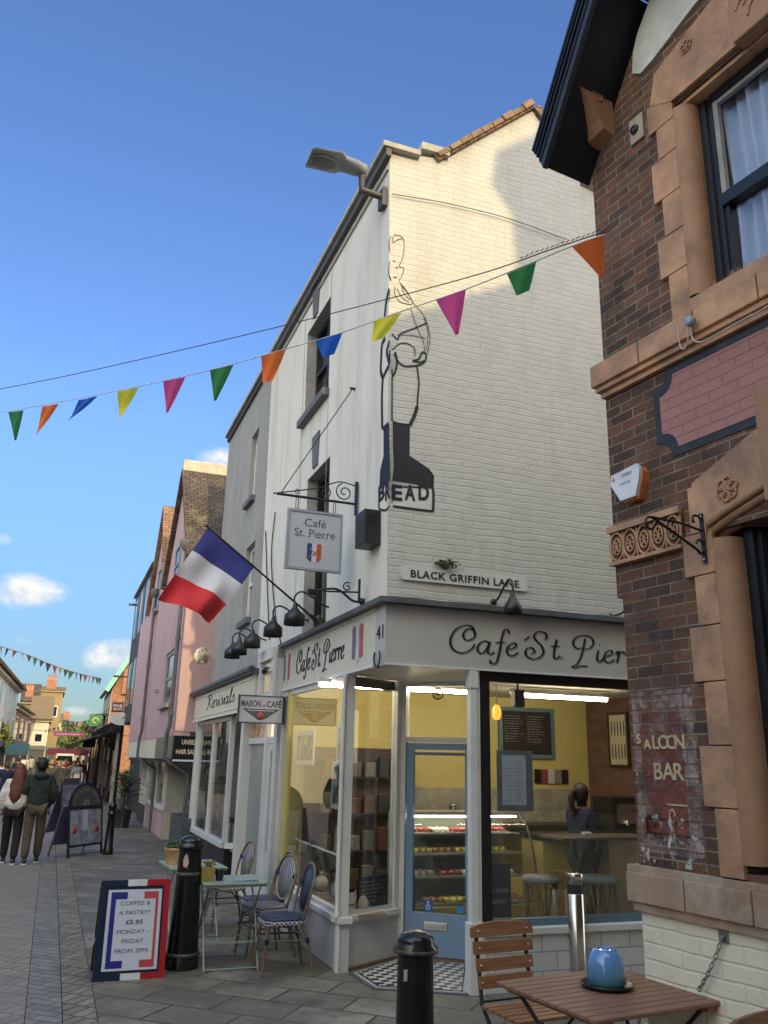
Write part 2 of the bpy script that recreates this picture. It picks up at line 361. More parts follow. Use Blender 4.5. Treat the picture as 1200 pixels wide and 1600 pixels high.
# ------------------------------------------------------------ shared materials
white_paint = M('white_gloss_paint', (.66, .66, .64), .4, var=.05, dirt=(.42, .40, .36), dlo=.55, dhi=.85, bmp=.08)
fascia_paint = M('fascia_paint', (.47, .455, .43), .45, var=.04, dirt=(.42, .40, .37), dlo=.6, dhi=.9, bmp=.05)
fascia_cream = M('fascia_cream', (.62, .58, .48), .45, var=.04, dirt=(.5, .46, .38), dlo=.55, dhi=.9, bmp=.05)
black_iron = M('black_iron', (.012, .012, .014), .42, var=.3, dirt=(.03, .028, .025), bmp=.2, bscale=90)
black_gloss = M('black_gloss', (.008, .008, .010), .22, var=.3, dirt=(.03, .028, .02), dlo=.55, dhi=.8, bmp=.25, bscale=50)
black_paint = M('black_paint', (.006, .006, .009), .6, var=.2, bmp=.05)
render_white = M('white_render', (.70, .67, .60), .85, var=.05, scale=2, dirt=(.50, .47, .40), dscale=1.1, dlo=.47, dhi=.75, bmp=.2, bscale=30, streak=(2.5, 2.5, .35))
render_grey = M('grey_render', (.32, .32, .30), .9, var=.12, scale=2, dirt=(.26, .25, .23), dscale=1.0, dlo=.42, dhi=.72, bmp=.2, bscale=25, streak=(1.6, 1.6, .4))
render_pink = M('pink_render', (.50, .335, .34), .85, var=.05, scale=1.5, dirt=(.38, .25, .25), dlo=.45, dhi=.8, bmp=.2, bscale=25, streak=(1.6, 1.6, .4))
white_brick = brick('white_painted_brick', (.56, .55, .515), (.54, .53, .495), (.53, .52, .485), .21, .068, ms=.010, warp=.07, bst=.42, bd=.009, var=.12, dirt=(.43, .41, .355), dlo=.5, dhi=.8, grain=22, smooth=1.0, lite=(.60, .585, .53), stretch=(2.4, .4, 1))
lead = M('lead', (.10, .105, .11), .6, var=.3, dirt=(.05, .06, .03), dlo=.5, dhi=.7, bmp=.3, bscale=20)
slate_grey = M('slate_paint', (.12, .125, .14), .7, var=.15)
win_glass = glass('window_glass', (.95, .97, .96), 1.0)
dark_glass = M('dark_glass', (.012, .015, .018), .06, var=.1, bmp=0, spec=.8)
mir_glass = M('dim_glass', (.045, .05, .05), .08, var=.4, scale=1.5, bmp=0, spec=.8)
tile_red = brick('red_roof_tiles', (.36, .20, .11), (.26, .14, .08), (.08, .05, .04), .17, .1, .008, warp=.02, var=.5, dirt=(.28, .25, .13), dlo=.5, dhi=.65, bd=.02, bst=1)
tile_brown = brick('brown_roof_tiles', (.16, .11, .08), (.10, .07, .06), (.03, .025, .02), .17, .1, .010, warp=.02, var=.5, dirt=(.2, .18, .1), dlo=.55, dhi=.7, bd=.02, bst=1)
stone_coping = M('coping_stone', (.42, .40, .35), .9, var=.2, dirt=(.25, .26, .18), bmp=.3, bscale=30)
wood_floor = M('wood_floor', (.2, .13, .08), .5)
# ------------------------------------------------------------ ground
pave = brick('stone_paving', (.30, .265, .215), (.165, .148, .12), (.06, .055, .045), .62, .42, .012, warp=.05, rot=SROT, rough=.62, var=.45, dirt=(.11, .10, .082), dlo=.40, dhi=.62, dscale=1.4, bst=.8, bd=.014, grain=14, smooth=.3, spec=.22, lite=(.33, .31, .27), gum=(.30, .29, .26))
setts = brick('clay_pavers', (.31, .255, .205), (.24, .20, .165), (.10, .085, .07), .105, .21, .006, warp=.01, rot=SROT, rough=.6, var=.3, dirt=(.20, .175, .15), dlo=.42, dhi=.7, dscale=.6, bst=.6, bd=.006, grain=20, smooth=.2, third=(.30, .21, .17), spec=.15)
kerbm = brick('granite_kerb', (.26, .235, .195), (.19, .17, .14), (.08, .07, .06), .11, .24, .008, warp=.015, rot=SROT, rough=.8, bst=.6, bd=.008, var=.35, spec=.15)
mb = MB(); mb.sheet([Vector((x, y, -.12)) for x, y in ((-900, -200), (900, -200), (900, 1500), (-900, 1500))]); structure(mb, 'ground', M('far_ground', (.12, .115, .11), .9))
def sg(u, v, z=0): return S.P(u, v, z)
def kv(u): return 2.10
mb = MB(); us = [-14+i*4 for i in range(40)]
hp(mb, [sg(u, 2.12) for u in us]+[sg(142, -30), sg(-14, -30)], -.3, 0); pv = structure(mb, 'pavement', pave)
mb = MB(); mb.box(S, -14, 142, 2.125, 2.36, -.3, -.004); structure(mb, 'kerb', kerbm)
mb = MB(); mb.box(S, -14, 142, 2.365, 2.62, -.3, -.018); structure(mb, 'gutter', brick('gutter_setts', (.25, .22, .18), (.18, .16, .13), (.08, .07, .06), .24, .11, .008, warp=.015, rot=SROT, rough=.6, bst=.6, bd=.008))
mb = MB(); mb.box(S, -14, 142, 2.625, 9.2, -.3, -.022); structure(mb, 'road', setts)
mb = MB(); mb.box(S, -14, 142, 9.205, 16, -.3, .03); tag(mb.build('pavement', pave), kind='structure')
# ------------------------------------------------------------ the cafe building
cafe = thing('cafe_building', CW, 'white painted corner cafe with black script name boards and pale blue corner door', 'building')
zt = SU.px(612, 232)[1]
gab = [LU.px(*q) for q in ((697, 247), (762, 205), (832, 172), (884, 238), (935, 305))]
gb = gab[2]; slope = (gab[4][1]-gb[1])/(gab[4][0]-gb[0]); ge = (gb[0]+3.6, gb[1]+slope*3.6)
mb = MB(); mb.prism(LU, [(0, 3.15), (ge[0], 3.15), ge, gb, gab[1], (gab[0][0], gab[0][1]-.02), (0, zt)], 0, -.3); mb.build('gable_wall', white_brick, cafe)
# street wall with two windows
def win_rect(F, xr, xl, ytr, ybr, v=0):
    a = F.px(xr, ytr, v); b = F.px(xr, ybr, v); c = F.px(xl, (ytr+ybr)/2+60, v); return (a[0], c[0], b[1], a[1])
w1 = win_rect(SU, 517, 478, 462, 602); w2 = win_rect(SU, 516, 476, 712, 925); w2 = (w2[0], w2[1], 3.35, w2[3])
SW = 5.38
mb = MB(); mb.wall(SU, .3, SW, 3.15, zt, 0, -.3, [w1, w2]); mb.box(SU, 0, .3, 0, -.3, 3.15, zt-.002)
mb.build('street_wall', render_white, cafe)
mb = MB()
for u in (w1[1]+.12, w1[0]-.02): mb.box(SU, u-.006, u+.006, 0, .004, 3.4, zt-.3)
mb.box(SU, 0.02, SW, 0, .02, zt-.22, zt-.18); mb.build('render_joint', M('joint', (.33, .31, .27), .9), cafe)
for k, w in enumerate((w1, w2)):
    fr = MB(); V0, V1 = -.14, -.20
    u0, u1, z0, z1 = w
    for a, b, c, d in ((u0, u0+.06, z0, z1), (u1-.06, u1, z0, z1), (u0+.06, u1-.06, z0, z0+.07), (u0+.06, u1-.06, z1-.07, z1), (u0+.06, u1-.06, (z0+z1)/2-.025, (z0+z1)/2+.025), ((u0+u1)/2-.015, (u0+u1)/2+.015, z0+.07, (z0+z1)/2-.025), ((u0+u1)/2-.015, (u0+u1)/2+.015, (z0+z1)/2+.025, z1-.07)): fr.box(SU, a, b, V0, V1, c, d)
    wo_ = fr.build('window', M('sash_black', (.02, .022, .025), .4), cafe)
    p = MB(); p.box(SU, u0+.03, u1-.03, -.185, -.19, z0+.03, z1-.03); p.build('pane', dark_glass, wo_)
    rv = MB(); rv.box(SU, u0+.001, u1-.001, -.001, -.139, z1-.006, z1-.001); rv.box(SU, u1-.006, u1-.001, -.001, -.139, z0, z1-.007); rv.build('reveal', M('reveal_stone', (.40, .385, .36), .9, dirt=(.26, .24, .22)), wo_)
    if k == 0:
        p = MB(); p.box(SU, u0-.06, u1+.08, .09, -.13, z0-.11, z0-.005, .012); p.build('sill', slate_grey, wo_)
    p = MB(); c = (u0+u1)/2+.12; p.prism(SU, [(c-.10, z1+.06), (c+.10, z1+.06), (c+.16, z1+.50), (c-.16, z1+.50)], .02, -.01); p.build('keystone', slate_grey, wo_)
# coping and roof
mb = MB(); mb.box(SU, -.08, SW+.0, .10, -.34, zt, zt+.07, .01); mb.box(LU, .352, gab[0][0]+.02, .07, -.28, gab[0][1]-.02, gab[0][1]+.075, .01); mb.build('coping', stone_coping, cafe)
mb = MB(); mb.box(SU, -.06, SW, .06, 0.001, zt-.10, zt-.002); mb.build('gutter_board', M('gutter_board', (.09, .085, .08), .6), cafe)
def roofslab(mb, F, a, b, depth0, depth1, th=.09):
    """slab between two profile points of frame F, running back from depth0 to depth1"""
    A0, B0 = F.P(a[0], depth0, a[1]), F.P(b[0], depth0, b[1]); A1, B1 = F.P(a[0], depth1, a[1]), F.P(b[0], depth1, b[1])
    up = (B0-A0).cross(A1-A0).normalized(); up = up if up.z > 0 else -up
    p = [A0, B0, B1, A1]; mb.add(p+[q+up*th for q in p], [(0, 1, 2, 3), (7, 6, 5, 4), (0, 4, 5, 1), (1, 5, 6, 2), (2, 6, 7, 3), (3, 7, 4, 0)])
RB = -9.7
mb = MB(); a0 = (gab[0][0]-.1, gab[0][1]-.09)
roofslab(mb, LU, a0, gb, .05, RB); roofslab(mb, LU, gb, (ge[0]+.2, ge[1]+slope*.2), .05, RB)
rf = mb.build('roof', tile_red, cafe)
mb = MB()
for i in range(9):
    t = i/9; t2 = (i+.92)/9; a = (a0[0]+(gb[0]-a0[0])*t, a0[1]+(gb[1]-a0[1])*t+.03); b = (a0[0]+(gb[0]-a0[0])*t2, a0[1]+(gb[1]-a0[1])*t2+.03)
    roofslab(mb, LU, a, b, .085+random.uniform(-.01, .015), -.2, .05+random.uniform(0, .025))
mb.build('verge_tiles', M('weathered_tile', (.26, .17, .11), .9, var=.5, scale=9, dirt=(.22, .20, .12), dscale=6, bmp=.4), rf)
mb = MB(); roofslab(mb, LU, (gb[0]+.03, gb[1]-.05), (ge[0], ge[1]-.05), .06, .0, .06); mb.build('verge_board', M('verge_brown', (.12, .09, .07), .7), rf)
# ---- ground floor shopfront
ZF0, ZF1 = 2.68, 3.23
G1 = S.P(1.03, 0, 0); G2 = gnd(625, 1497); G3 = gnd(736, 1508); G4 = S.P(0, 0, 0)+L.ex*.87; LP = .87
SWF = 3.66
SB = Fr(C0, dirv(-20.6)); Lr = L
mb = MB(); mb.box(S, .26, SWF, .0, -.14, ZF0, ZF1); o = mb.build('street_fascia', fascia_cream, cafe)
mb = MB(); mb.box(S, .26, SWF, .0, .022, ZF0, ZF0+.03); mb.box(S, .26, SWF, 0, .018, ZF1-.03, ZF1-.001); mb.build('moulding', white_paint, o)
mb = MB(); mb.box(S, 0.001, .258, .004, -.14, ZF0-.003, ZF1); mb.build('number_board', fascia_paint, cafe)
mb = MB(); mb.box(L, .001, 5.4, .0, -.14, ZF0, ZF1); lf = mb.build('lane_fascia', fascia_paint, cafe)
mb = MB(); mb.box(L, .0, 5.4, .001, .012, ZF0, ZF0+.018); mb.build('moulding', white_paint, lf)
mb = MB()
hp(mb, [S.P(-.09, .09, 0)-L.n*0, S.P(-.09, .09, 0)+L.n*.0, S.P(SWF+.05, .09, 0), S.P(SWF+.05, -.12, 0), S.P(0.2, -.12, 0)][1:], ZF1+.002, ZF1+.05)
hp(mb, [L.P(-.09, .09, 0), L.P(5.4, .09, 0), L.P(5.4, -.12, 0), L.P(-.02, -.12, 0)], ZF1+.004, ZF1+.052)
us_ = [i*.25 for i in range(22)]
mb.tube([L.P(u, .07, ZF1+.045+.008*math.sin(u*9)) for u in us_], .018, 6); mb.build('lead_ledge', lead, cafe)
mb = MB(); hp(mb, [S.P(0, 0, 0), S.P(1.03, -.02, 0), G2, G3, G4, L.P(.0, -.01, 0)], ZF0-.001, ZF0+.03); mb.build('soffit', white_paint, cafe)
RZ = .44
def posts(mb, F, us, z0, z1, w=.055, v0=.0, v1=-.09):
    for u in us: mb.box(F, u-w/2, u+w/2, v0, v1, z0, z1)
SWE = SWF-.05
# risers
riser = M('riser_panel', (.52, .52, .53), .5, var=.07, scale=2, dirt=(.42, .42, .43), dlo=.5, dhi=.9)
R1 = Fr(G1, (G2-G1)); R1l = (G2-G1).length
mb = MB(); mb.box(S, 1.03, SWE, 0, -.1, .0, RZ-.04); mb.box(R1, .02, R1l-.06, 0, -.08, 0, RZ-.04)
ri = mb.build('stall_riser', riser, cafe)
mb = MB(); mb.box(R1, -.012, .03, .012, -.03, 0, RZ-.045); mb.build('corner_bead', white_paint, ri)
mb = MB(); mb.box(S, .99, SWE, .03, -.12, RZ-.038, RZ+.02, .008); mb.box(R1, .0, R1l-.05, .035, -.12, RZ-.036, RZ+.022, .008); mb.build('sill', white_paint, cafe)
# street window frame
mb = MB(); posts(mb, S, [1.05, SWE-.05], RZ+.02, ZF0, .06, .01, -.08); mb.box(S, 1.08, SWE-.08, -.01, -.07, RZ+.02, RZ+.06); mb.box(S, 1.08, SWE-.08, -.01, -.07, ZF0-.06, ZF0-.002)
swf = mb.build('street_window', white_paint, cafe)
mb = MB(); mb.box(S, 1.08, SWE-.08, -.035, -.041, RZ+.05, ZF0-.05); mb.build('pane', win_glass, swf)
mb = MB(); mb.lathe(S.P(1.02, .03, RZ+.02), [(.03, 0), (.03, .05), (.018, .07), (.022, .2), (.018, 2.1), (.028, 2.14), (.028, 2.2)], 10); mb.build('colonnette', white_paint, swf)
mb = MB(); mb.box(R1, .0, .03, -.01, -.07, RZ+.02, ZF0); mb.box(R1, R1l-.10, R1l-.04, .0, -.08, 0, ZF0); mb.box(R1, .03, R1l-.10, -.01, -.07, RZ+.02, RZ+.05); rw = mb.build('return_window', white_paint, cafe)
mb = MB(); mb.box(R1, .03, .15, -.05, -.09, RZ+.05, ZF0-.002); mb.box(R1, .15, R1l-.10, -.05, -.09, ZF0-.10, ZF0-.002); mb.build('dark_lining', M('dark_lining', (.012, .012, .013), .5), rw)
mb = MB(); mb.box(R1, .03, R1l-.10, -.035, -.041, RZ+.05, ZF0-.003); mb.build('pane', win_glass, rw)
# the door
DF = Fr(G2, (G3-G2)); DL = (G3-G2).length; ZD = DF.px(684, 1160)[1]
mb = MB(); posts(mb, DF, [-.0, DL+.02], 0, ZF0, .07, .03, -.10); mb.box(DF, .035, DL-.015, .02, -.08, ZD, ZD+.05); mb.box(DF, .035, DL-.015, .015, -.08, ZF0-.05, ZF0-.002); dfm = mb.build('door_frame', white_paint, cafe)
mb = MB(); mb.box(DF, .035, DL-.015, -.02, -.026, ZD+.05, ZF0-.05); mb.build('fanlight', win_glass, dfm)
blue = M('pale_blue_paint', (.19, .29, .44), .38, var=.05, dirt=(.15, .26, .42), dlo=.6, dhi=.85, bmp=.05)
d0, d1 = .045, DL-.025; zb = DF.px(684, 1428)[1]; s0 = DF.px(645, 1300)[0]; s1 = DF.px(727, 1300)[0]
mb = MB(); mb.wall(DF, d0, d1, .04, ZD-.01, 0, -.045, [(s0, s1, zb, DF.px(684, 1172)[1])]); door = mb.build('door', blue, cafe)
mb = MB(); mb.box(DF, s0-.005, s1+.005, -.02, -.026, zb-.005, ZD-.08); mb.build('pane', win_glass, door)
mb = MB(); mb.box(DF, s0, s1, -.004, -.018, ZD-.13, ZD-.10); mb.box(DF, s0+.004, s0+.012, -.002, -.015, zb, ZD-.13); mb.build('glazing_bead', M('bead', (.1, .16, .22), .5), door)
lx = DF.px(663, 1445)[0]; lx1 = DF.px(699, 1445)[0]; lz = DF.px(680, 1447)[1]
mb = MB(); mb.box(DF, lx, lx1, 0, .014, lz-.035, lz+.035, .004); lpz = mb.build('letter_plate', M('brushed_alu', (.62, .60, .55), .35, .3), door)
mb = MB(); mb.box(DF, lx+.02, lx1-.02, .0145, .02, lz-.018, lz+.018, .002); mb.build('flap', M('alu_flap', (.5, .49, .46), .35, .4), lpz)
hx = DF.px(732, 1290)[0]; hz = DF.px(732, 1288)[1]
mb = MB(); mb.tube(smooth2([DF.P(hx, .0, hz-.12), DF.P(hx, .05, hz-.09), DF.P(hx, .05, hz+.09), DF.P(hx, 0, hz+.12)]), .009, 8); mb.box(DF, hx-.02, hx+.02, 0, .004, hz-.16, hz+.16); mb.build('handle', M('chrome', (.75, .75, .75), .15, 1), door)
mb = MB(); mb.lathe(DF.P(hx, 0, hz-.27), [(.016, 0), (.016, .012)], 14, ax=Fr(DF.P(0, 0, 0), DF.ex, DF.ez, DF.n)); mb.build('keyhole', M('brass', (.6, .45, .2), .3, 1), door)
# lane post, window and tiled riser
mb = MB(); mb.box(L, LP-.03, LP+.035, .0, -.08, 0, ZF0); mb.box(L, LP+.04, LP+.075, -.02, -.09, .0, ZF0); mb.box(L, LP-.055, LP+.09, .012, -.095, 0, .55, .006); mb.box(L, LP-.04, LP+.045, .01, -.09, ZF0-.16, ZF0-.003); mb.build('door_post', white_paint, cafe)
darkf = M('dark_window_frame', (.015, .012, .013), .4)
LWE = 5.3
mb = MB(); mb.box(L, LP+.08, LP+.18, -.03, -.10, RZ+.06, ZF0); mb.box(L, LP+.18, LWE, -.03, -.10, ZF0-.09, ZF0-.001); lw = mb.build('lane_window', darkf, cafe)
mb = MB(); mb.box(L, LP+.18, LWE, -.06, -.066, RZ+.06, ZF0-.09); mb.build('pane', win_glass, lw)
mb = MB(); mb.box(L, LP+.07, LWE, .03, -.11, RZ+.0, RZ+.06, .008); mb.build('sill', white_paint, lw)
mb = MB(); mb.box(L, LP+.09, LWE, -.035, -.11, RZ+.061, RZ+.12); mb.build('lower_rail', M('blue_rail', (.10, .16, .20), .5), lw)
tiles = brick('white_glazed_tile', (.62, .62, .63), (.56, .56, .57), (.34, .33, .32), .3, .15, .006, warp=.002, rough=.25, var=.06, bst=.3, bd=.003, off=.5) if False else brick('white_glazed_tile', (.62, .62, .63), (.56, .56, .57), (.34, .33, .32), .3, .15, .006, warp=.002, rough=.25, var=.08, bst=.3, bd=.003)
mb = MB(); mb.box(L, LP+.075, LWE, .0, -.1, 0, RZ); mb.build('tiled_riser', tiles, cafe)
# mosaic step
def checker(name, a, b, k, rough=.4):
    m, t, bs = base(name); c = N(t, 'ShaderNodeTexChecker'); c.inputs['Scale'].default_value = k; c.inputs['Color1'].default_value = a+(1,); c.inputs['Color2'].default_value = b+(1,)
    t.links.new(uvn(t, rad(-18)), c.inputs['Vector']); col = mixrgb(t, 1.0, c.outputs[0], mixrgb(t, noise_n(t, 9, 6), (.75,)*3, (1.1,)*3), 'MULTIPLY'); t.links.new(col, bs.inputs['Base Color']); bs.inputs['Roughness'].default_value = rough; return m
mo0 = S.P(.92, .02, 0); poly = [gnd(545, 1522), gnd(582, 1547), gnd(735, 1556), L.P(LP-.06, -.02, 0), G3, G2]
mb = MB(); hp(mb, poly, -.05, .012); st = mb.build('doorstep', M('step_edge', (.10, .10, .11), .5), cafe)
cen = sum(poly, Vector())/6
def inset(k): return [cen+(p-cen)*k for p in poly]
mb = MB(); hp(mb, inset(.93), .0, .016); mb.build('mosaic_border', M('mosaic_white', (.5, .5, .48), .4), st)
mb = MB(); hp(mb, inset(.89), .0, .020); mb.build('mosaic_line', M('mosaic_black', (.02, .02, .022), .4), st)
mb = MB(); hp(mb, inset(.86), .0, .024); mb.build('mosaic', checker('mosaic_check', (.02, .02, .022), (.55, .55, .53), 14), st)
# ---- script lettering
GL = {'C': (1.75, [[(1.3, .98), (1.02, 1.0), (.88, 1.3), (1.0, 1.7), (1.3, 1.9), (1.6, 1.7), (1.62, 1.3), (1.3, .98)], [(1.62, 1.5), (1.5, 2.0), (1.1, 2.15), (.5, 1.85), (.1, 1.15), (.1, .4), (.5, -.02), (1.0, .0), (1.45, .35), (1.62, .7)]]),
      'a': (1.12, [[(.78, .9), (.5, 1.02), (.15, .7), (.05, .25), (.28, .0), (.6, .3), (.85, .95)], [(.88, 1.0), (.75, .45), (.74, .1), (.9, .0), (1.15, .22)]]),
      'f': (.78, [[(1.0, 1.75), (.98, 2.02), (.75, 2.02), (.55, 1.4), (.4, .4), (.2, -.5), (-.05, -.75), (-.25, -.65), (-.22, -.45)], [(.1, .95), (.78, 1.02)]]),
      'e': (.86, [[(.12, .48), (.5, .6), (.72, .86), (.55, 1.03), (.25, .82), (.08, .4), (.2, .04), (.5, .02), (.84, .3)]]),
      "'": (0, [[(.42, 1.3), (.78, 1.66)]]),
      'S': (1.6, [[(1.25, 1.5), (1.42, 1.7), (1.3, 2.05), (.85, 2.1), (.55, 1.75), (.7, 1.35), (1.05, .95), (1.15, .4), (.85, 0), (.35, -.15), (-.05, .15), (0, .6), (.35, .75), (.55, .45), (.3, .25)]]),
      't': (.68, [[(.52, 1.6), (.32, .7), (.28, .12), (.45, .0), (.72, .28)], [(.08, 1.0), (.7, 1.04)]]),
      '.': (.45, [[(.1, .02), (.2, .10)]]),
      'P': (1.5, [[(.85, 1.85), (.72, 1.1), (.5, .3), (.2, -.3), (-.15, -.55), (.05, -.6), (.45, -.45), (.95, -.45)], [(.6, 1.05), (.2, 1.0), (-.02, 1.35), (.15, 1.8), (.65, 2.1), (1.25, 2.0), (1.45, 1.55), (1.2, 1.1), (.75, .95)]]),
      'i': (.58, [[(.28, .95), (.16, .4), (.2, .05), (.38, .02), (.58, .28)], [(.34, 1.36), (.42, 1.44)]]),
      'r': (.78, [[(.08, .72), (.3, 1.0), (.26, .5), (.14, 0)], [(.24, .5), (.44, .92), (.68, .98), (.74, .78)]]),
      'R': (1.5, [[(.7, 2.0), (.6, 1.0), (.4, .1), (.1, -.1)], [(.2, 1.6), (.5, 2.05), (1.1, 2.0), (1.2, 1.5), (.7, 1.1), (1.0, .5), (1.4, .0)]]),
      'v': (.8, [[(.05, .85), (.25, 1.0), (.35, .4), (.4, .02), (.7, .6), (.75, .98)]]), 'l': (.5, [[(.12, .5), (.5, 1.7), (.42, 2.0), (.25, 1.5), (.12, .3), (.25, .0), (.48, .25)]]),
      's': (.7, [[(.1, .5), (.4, 1.0), (.5, .5), (.45, .08), (.15, .05)]]), ' ': (.55, [])}
def script(mb, F, word, u, z, kx, kz, v, flip=False, nib=(15, .055, .19), depth=.005):
    x = 0; sg_ = -1 if flip else 1
    FF = Fr(F.P(u, 0, z), F.ex*sg_, F.n, F.ez)
    for ch in word:
        adv, st_ = GL[ch]
        for s_ in st_:
            pts = smooth2([(p[0]+x, p[1]) for p in s_], 7); pp = [(p.x*kx, p.y*kz) for p in pts]
            mb.ribbon(FF, pp, 0, v, depth, nib=(nib[0], nib[1]*kz, nib[2]*kz))
        x += adv
    return x*kx
def sz(word): return sum(GL[c][0] for c in word)
word = "Cafe' St. Pierre"
a = L.px(702, 1030); b = L.px(975, 1040); zb_ = L.px(830, 1038)[1]-.005
xP = sz("Cafe' St. Pier")-.1
kx = (b[0]-a[0])/xP; mb = MB(); script(mb, L, word, a[0], zb_+.075, kx, .118, .001); mb.build('lettering', black_paint, lf)
grey_sh = M('letter_shadow_grey', (.25, .25, .25), .6); mb = MB(); script(mb, L, word, a[0]+.012, zb_+.063, kx, .118, .0005, depth=.002); mb.build('lettering_shade', grey_sh, lf)
# street side lettering
sa = S.px(463, 1055); sb_ = S.px(538, 1030); kx = (sa[0]-sb_[0])/sz(word)
mb = MB(); script(mb, S, word, sa[0], 2.86, kx, .125, .001, flip=True, nib=(15, .09, .26)); o = mb.build('lettering', black_paint, cafe)
# tricolour shields at both ends of the name
for (x, y) in ((448, 1055), (559, 1003)):
    c = S.px(x, y)[0]; w = .16 if x > 500 else .15; z0, z1 = 2.74, 3.17
    cols = [(.12, .13, .17), (.6, .6, .6), (.45, .09, .06)]
    for i, cc in enumerate(cols):
        mb = MB(); ua = c+w-(2*w/3)*i; ub = ua-2*w/3
        lo = z0+.05+.04*abs(i-1); mb.prism(S, [(ua, lo), ((ua+ub)/2, lo-.02), (ub, lo), (ub+.01, (z0+z1)/2), (ub, z1-.05), ((ua+ub)/2, z1-(.02 if i != 1 else .0)), (ua, z1-.05), (ua-.01, (z0+z1)/2)], 0, .006); mb.build('tricolour_stripe', M('stripe', cc, .5, dirt=dk(cc, .6)), o)
mb = MB(); c41 = S.px(595, 985); mb.text(S, '41', .13, c41[1]-.08, .13, .005, width=.17, flip=True); mb.build('house_number', black_paint, cafe)
# horseshoe
hs = MB(); hc = (.13, 2.76); hs.tube([S.P(hc[0]+.075*math.cos(a_), .03, hc[1]-.01+.085*math.sin(a_)) for a_ in [rad(140+i*26) for i in range(11)]], .012, 6, flat=.7)
hs.box(S, hc[0]-.008, hc[0]+.008, .003, .03, hc[1]-.10, hc[1]-.085); tag(hs.build('horseshoe', black_iron), 'black iron horseshoe nailed under the house number on the cafe corner', 'horseshoe')
# ---- the painted baker on the corner (thin paint on both walls)
def paint_lines(mb, F, lines, w, v=.004):
    for ln in lines:
        ww = w
        if isinstance(ln, tuple): ln, ww = ln
        pts = [F.px(x, y) for x, y in ln]; pts = smooth2(pts, 5); mb.ribbon(F, [(p.x, p.y) for p in pts], ww, v, .002)
def mz(x, y): return (590+x*110/367, 340+y*.3)   # from enlarged-photo notes to photo pixels
Ls = [[(86, 90), (130, 105), (138, 150), (130, 210), (112, 255), (135, 262), (128, 300), (110, 330)], [(86, 90), (78, 110), (82, 130), (100, 118), (128, 110)], ([(80, 225), (92, 230)], 0.0086), ([(95, 262), (104, 262)], 0.0144), ([(82, 310), (100, 312)], 0.0086),
      [(112, 335), (150, 380), (190, 450), (240, 510), (268, 590), (270, 660), (250, 730)], [(120, 350), (160, 400), (180, 450), (120, 440), (90, 400), (90, 360)], [(100, 370), (130, 420), (165, 440)], [(125, 360), (140, 400), (170, 430)], [(170, 470), (200, 560), (235, 640), (245, 700)],
      ([(75, 605), (103, 635), (120, 605), (190, 578), (255, 550)], 0.0144), [(240, 520), (262, 600), (255, 690)], [(105, 610), (180, 615), (250, 630)],
      ([(75, 690), (110, 660), (150, 655), (190, 680), (192, 720)], 0.0101), ([(88, 710), (100, 740), (130, 770), (170, 775), (215, 768), (245, 750), (252, 715), (232, 702), (215, 735), (180, 750)], 0.0187), ([(185, 745), (225, 755), (240, 745)], 0.0216), ([(90, 700), (100, 745), (95, 790), (78, 830)], 0.0202),
      ([(75, 790), (74, 1060)], 0.0144), ([(205, 775), (214, 860), (208, 940), (205, 1000)], 0.0173), ([(205, 985), (190, 1035), (175, 1065), (168, 1085)], 0.0360), ([(78, 1060), (110, 1072), (165, 1078)], 0.0144),
      ([(76, 1400), (284, 1408)], 0.0144), ([(284, 1400), (290, 1440), (288, 1530)], 0.0252), ([(288, 1530), (200, 1520), (80, 1503)], 0.0216)]
mur = thing('wall_painting', CW, 'black line painting of a baker above the word BREAD on the cafe corner', 'wall painting')
ink = worn('faded_black_paint', (.012, .013, .02), .30, .36, 30)
mb = MB(); paint_lines(mb, LU, [([mz(*p) for p in l[0]], l[1]) for l in Ls if isinstance(l, tuple)], .009)
def fill(mb, F, pts, v=.003):
    P = [F.px(*mz(*p)) for p in pts]; mb.prism(F, P, 0, v)
fill(mb, LU, [(78, 1066), (168, 1078), (166, 1240), (200, 1262), (270, 1310), (294, 1345), (292, 1405), (170, 1385), (76, 1370), (84, 1300), (80, 1200)])
a = LU.px(*mz(200, 1470)); 
for chs, xx in (('E', 100), ('A', 168), ('D', 240)):
    q = LU.px(*mz(xx, 1470)); mb.text(LU, chs, q[0], q[1], .15, .003, bold=.03, width=.11)
mb.build('lane_side', ink, mur)
mb = MB(); P_ = [LU.px(*mz(*p)) for p in ((70, 1402), (282, 1411), (286, 1526), (82, 1502))]; mb.prism(LU, P_, .0005, .0015); mb.build('white_ground', M('mural_white', (.66, .65, .61), .8), mur)
mb = MB()
Ss = [([(62, 370), (48, 430), (38, 520), (30, 620)], .05), [(66, 380), (60, 440)], ([(42, 630), (25, 660), (20, 740), (18, 800), (30, 838)], .05), ([(64, 640), (50, 700), (62, 760), (45, 800), (30, 835)], .05), ([(28, 840), (24, 950), (26, 1100)], .05), ([(66, 690), (64, 760)], .04), [(72, 100), (62, 130), (64, 180)], [(64, 230), (60, 290), (72, 330)],
      ([(30, 1100), (60, 1070)], .04), ([(12, 1405), (62, 1385)], .02), ([(10, 1400), (8, 1515)], .03), ([(8, 1515), (40, 1525), (66, 1500)], .02)]
paint_lines(mb, SU, [([mz(*p) for p in l[0]], l[1]) if isinstance(l, tuple) else ([mz(*p) for p in l], .02) for l in Ss], .02)
fill(mb, SU, [(32, 1102), (60, 1075), (62, 1200), (68, 1370), (10, 1410), (14, 1320), (32, 1240)])
q0, q1 = SU.px(*mz(22, 1470)), SU.px(*mz(55, 1455)); mb.text(SU, 'B', q0[0], q0[1]-.0, .15, .003, bold=.03, width=.17, flip=True); mb.text(SU, 'R', q1[0], q1[1]-.02, .15, .003, bold=.03, width=.13, flip=True)
mb.build('street_side', ink, mur)
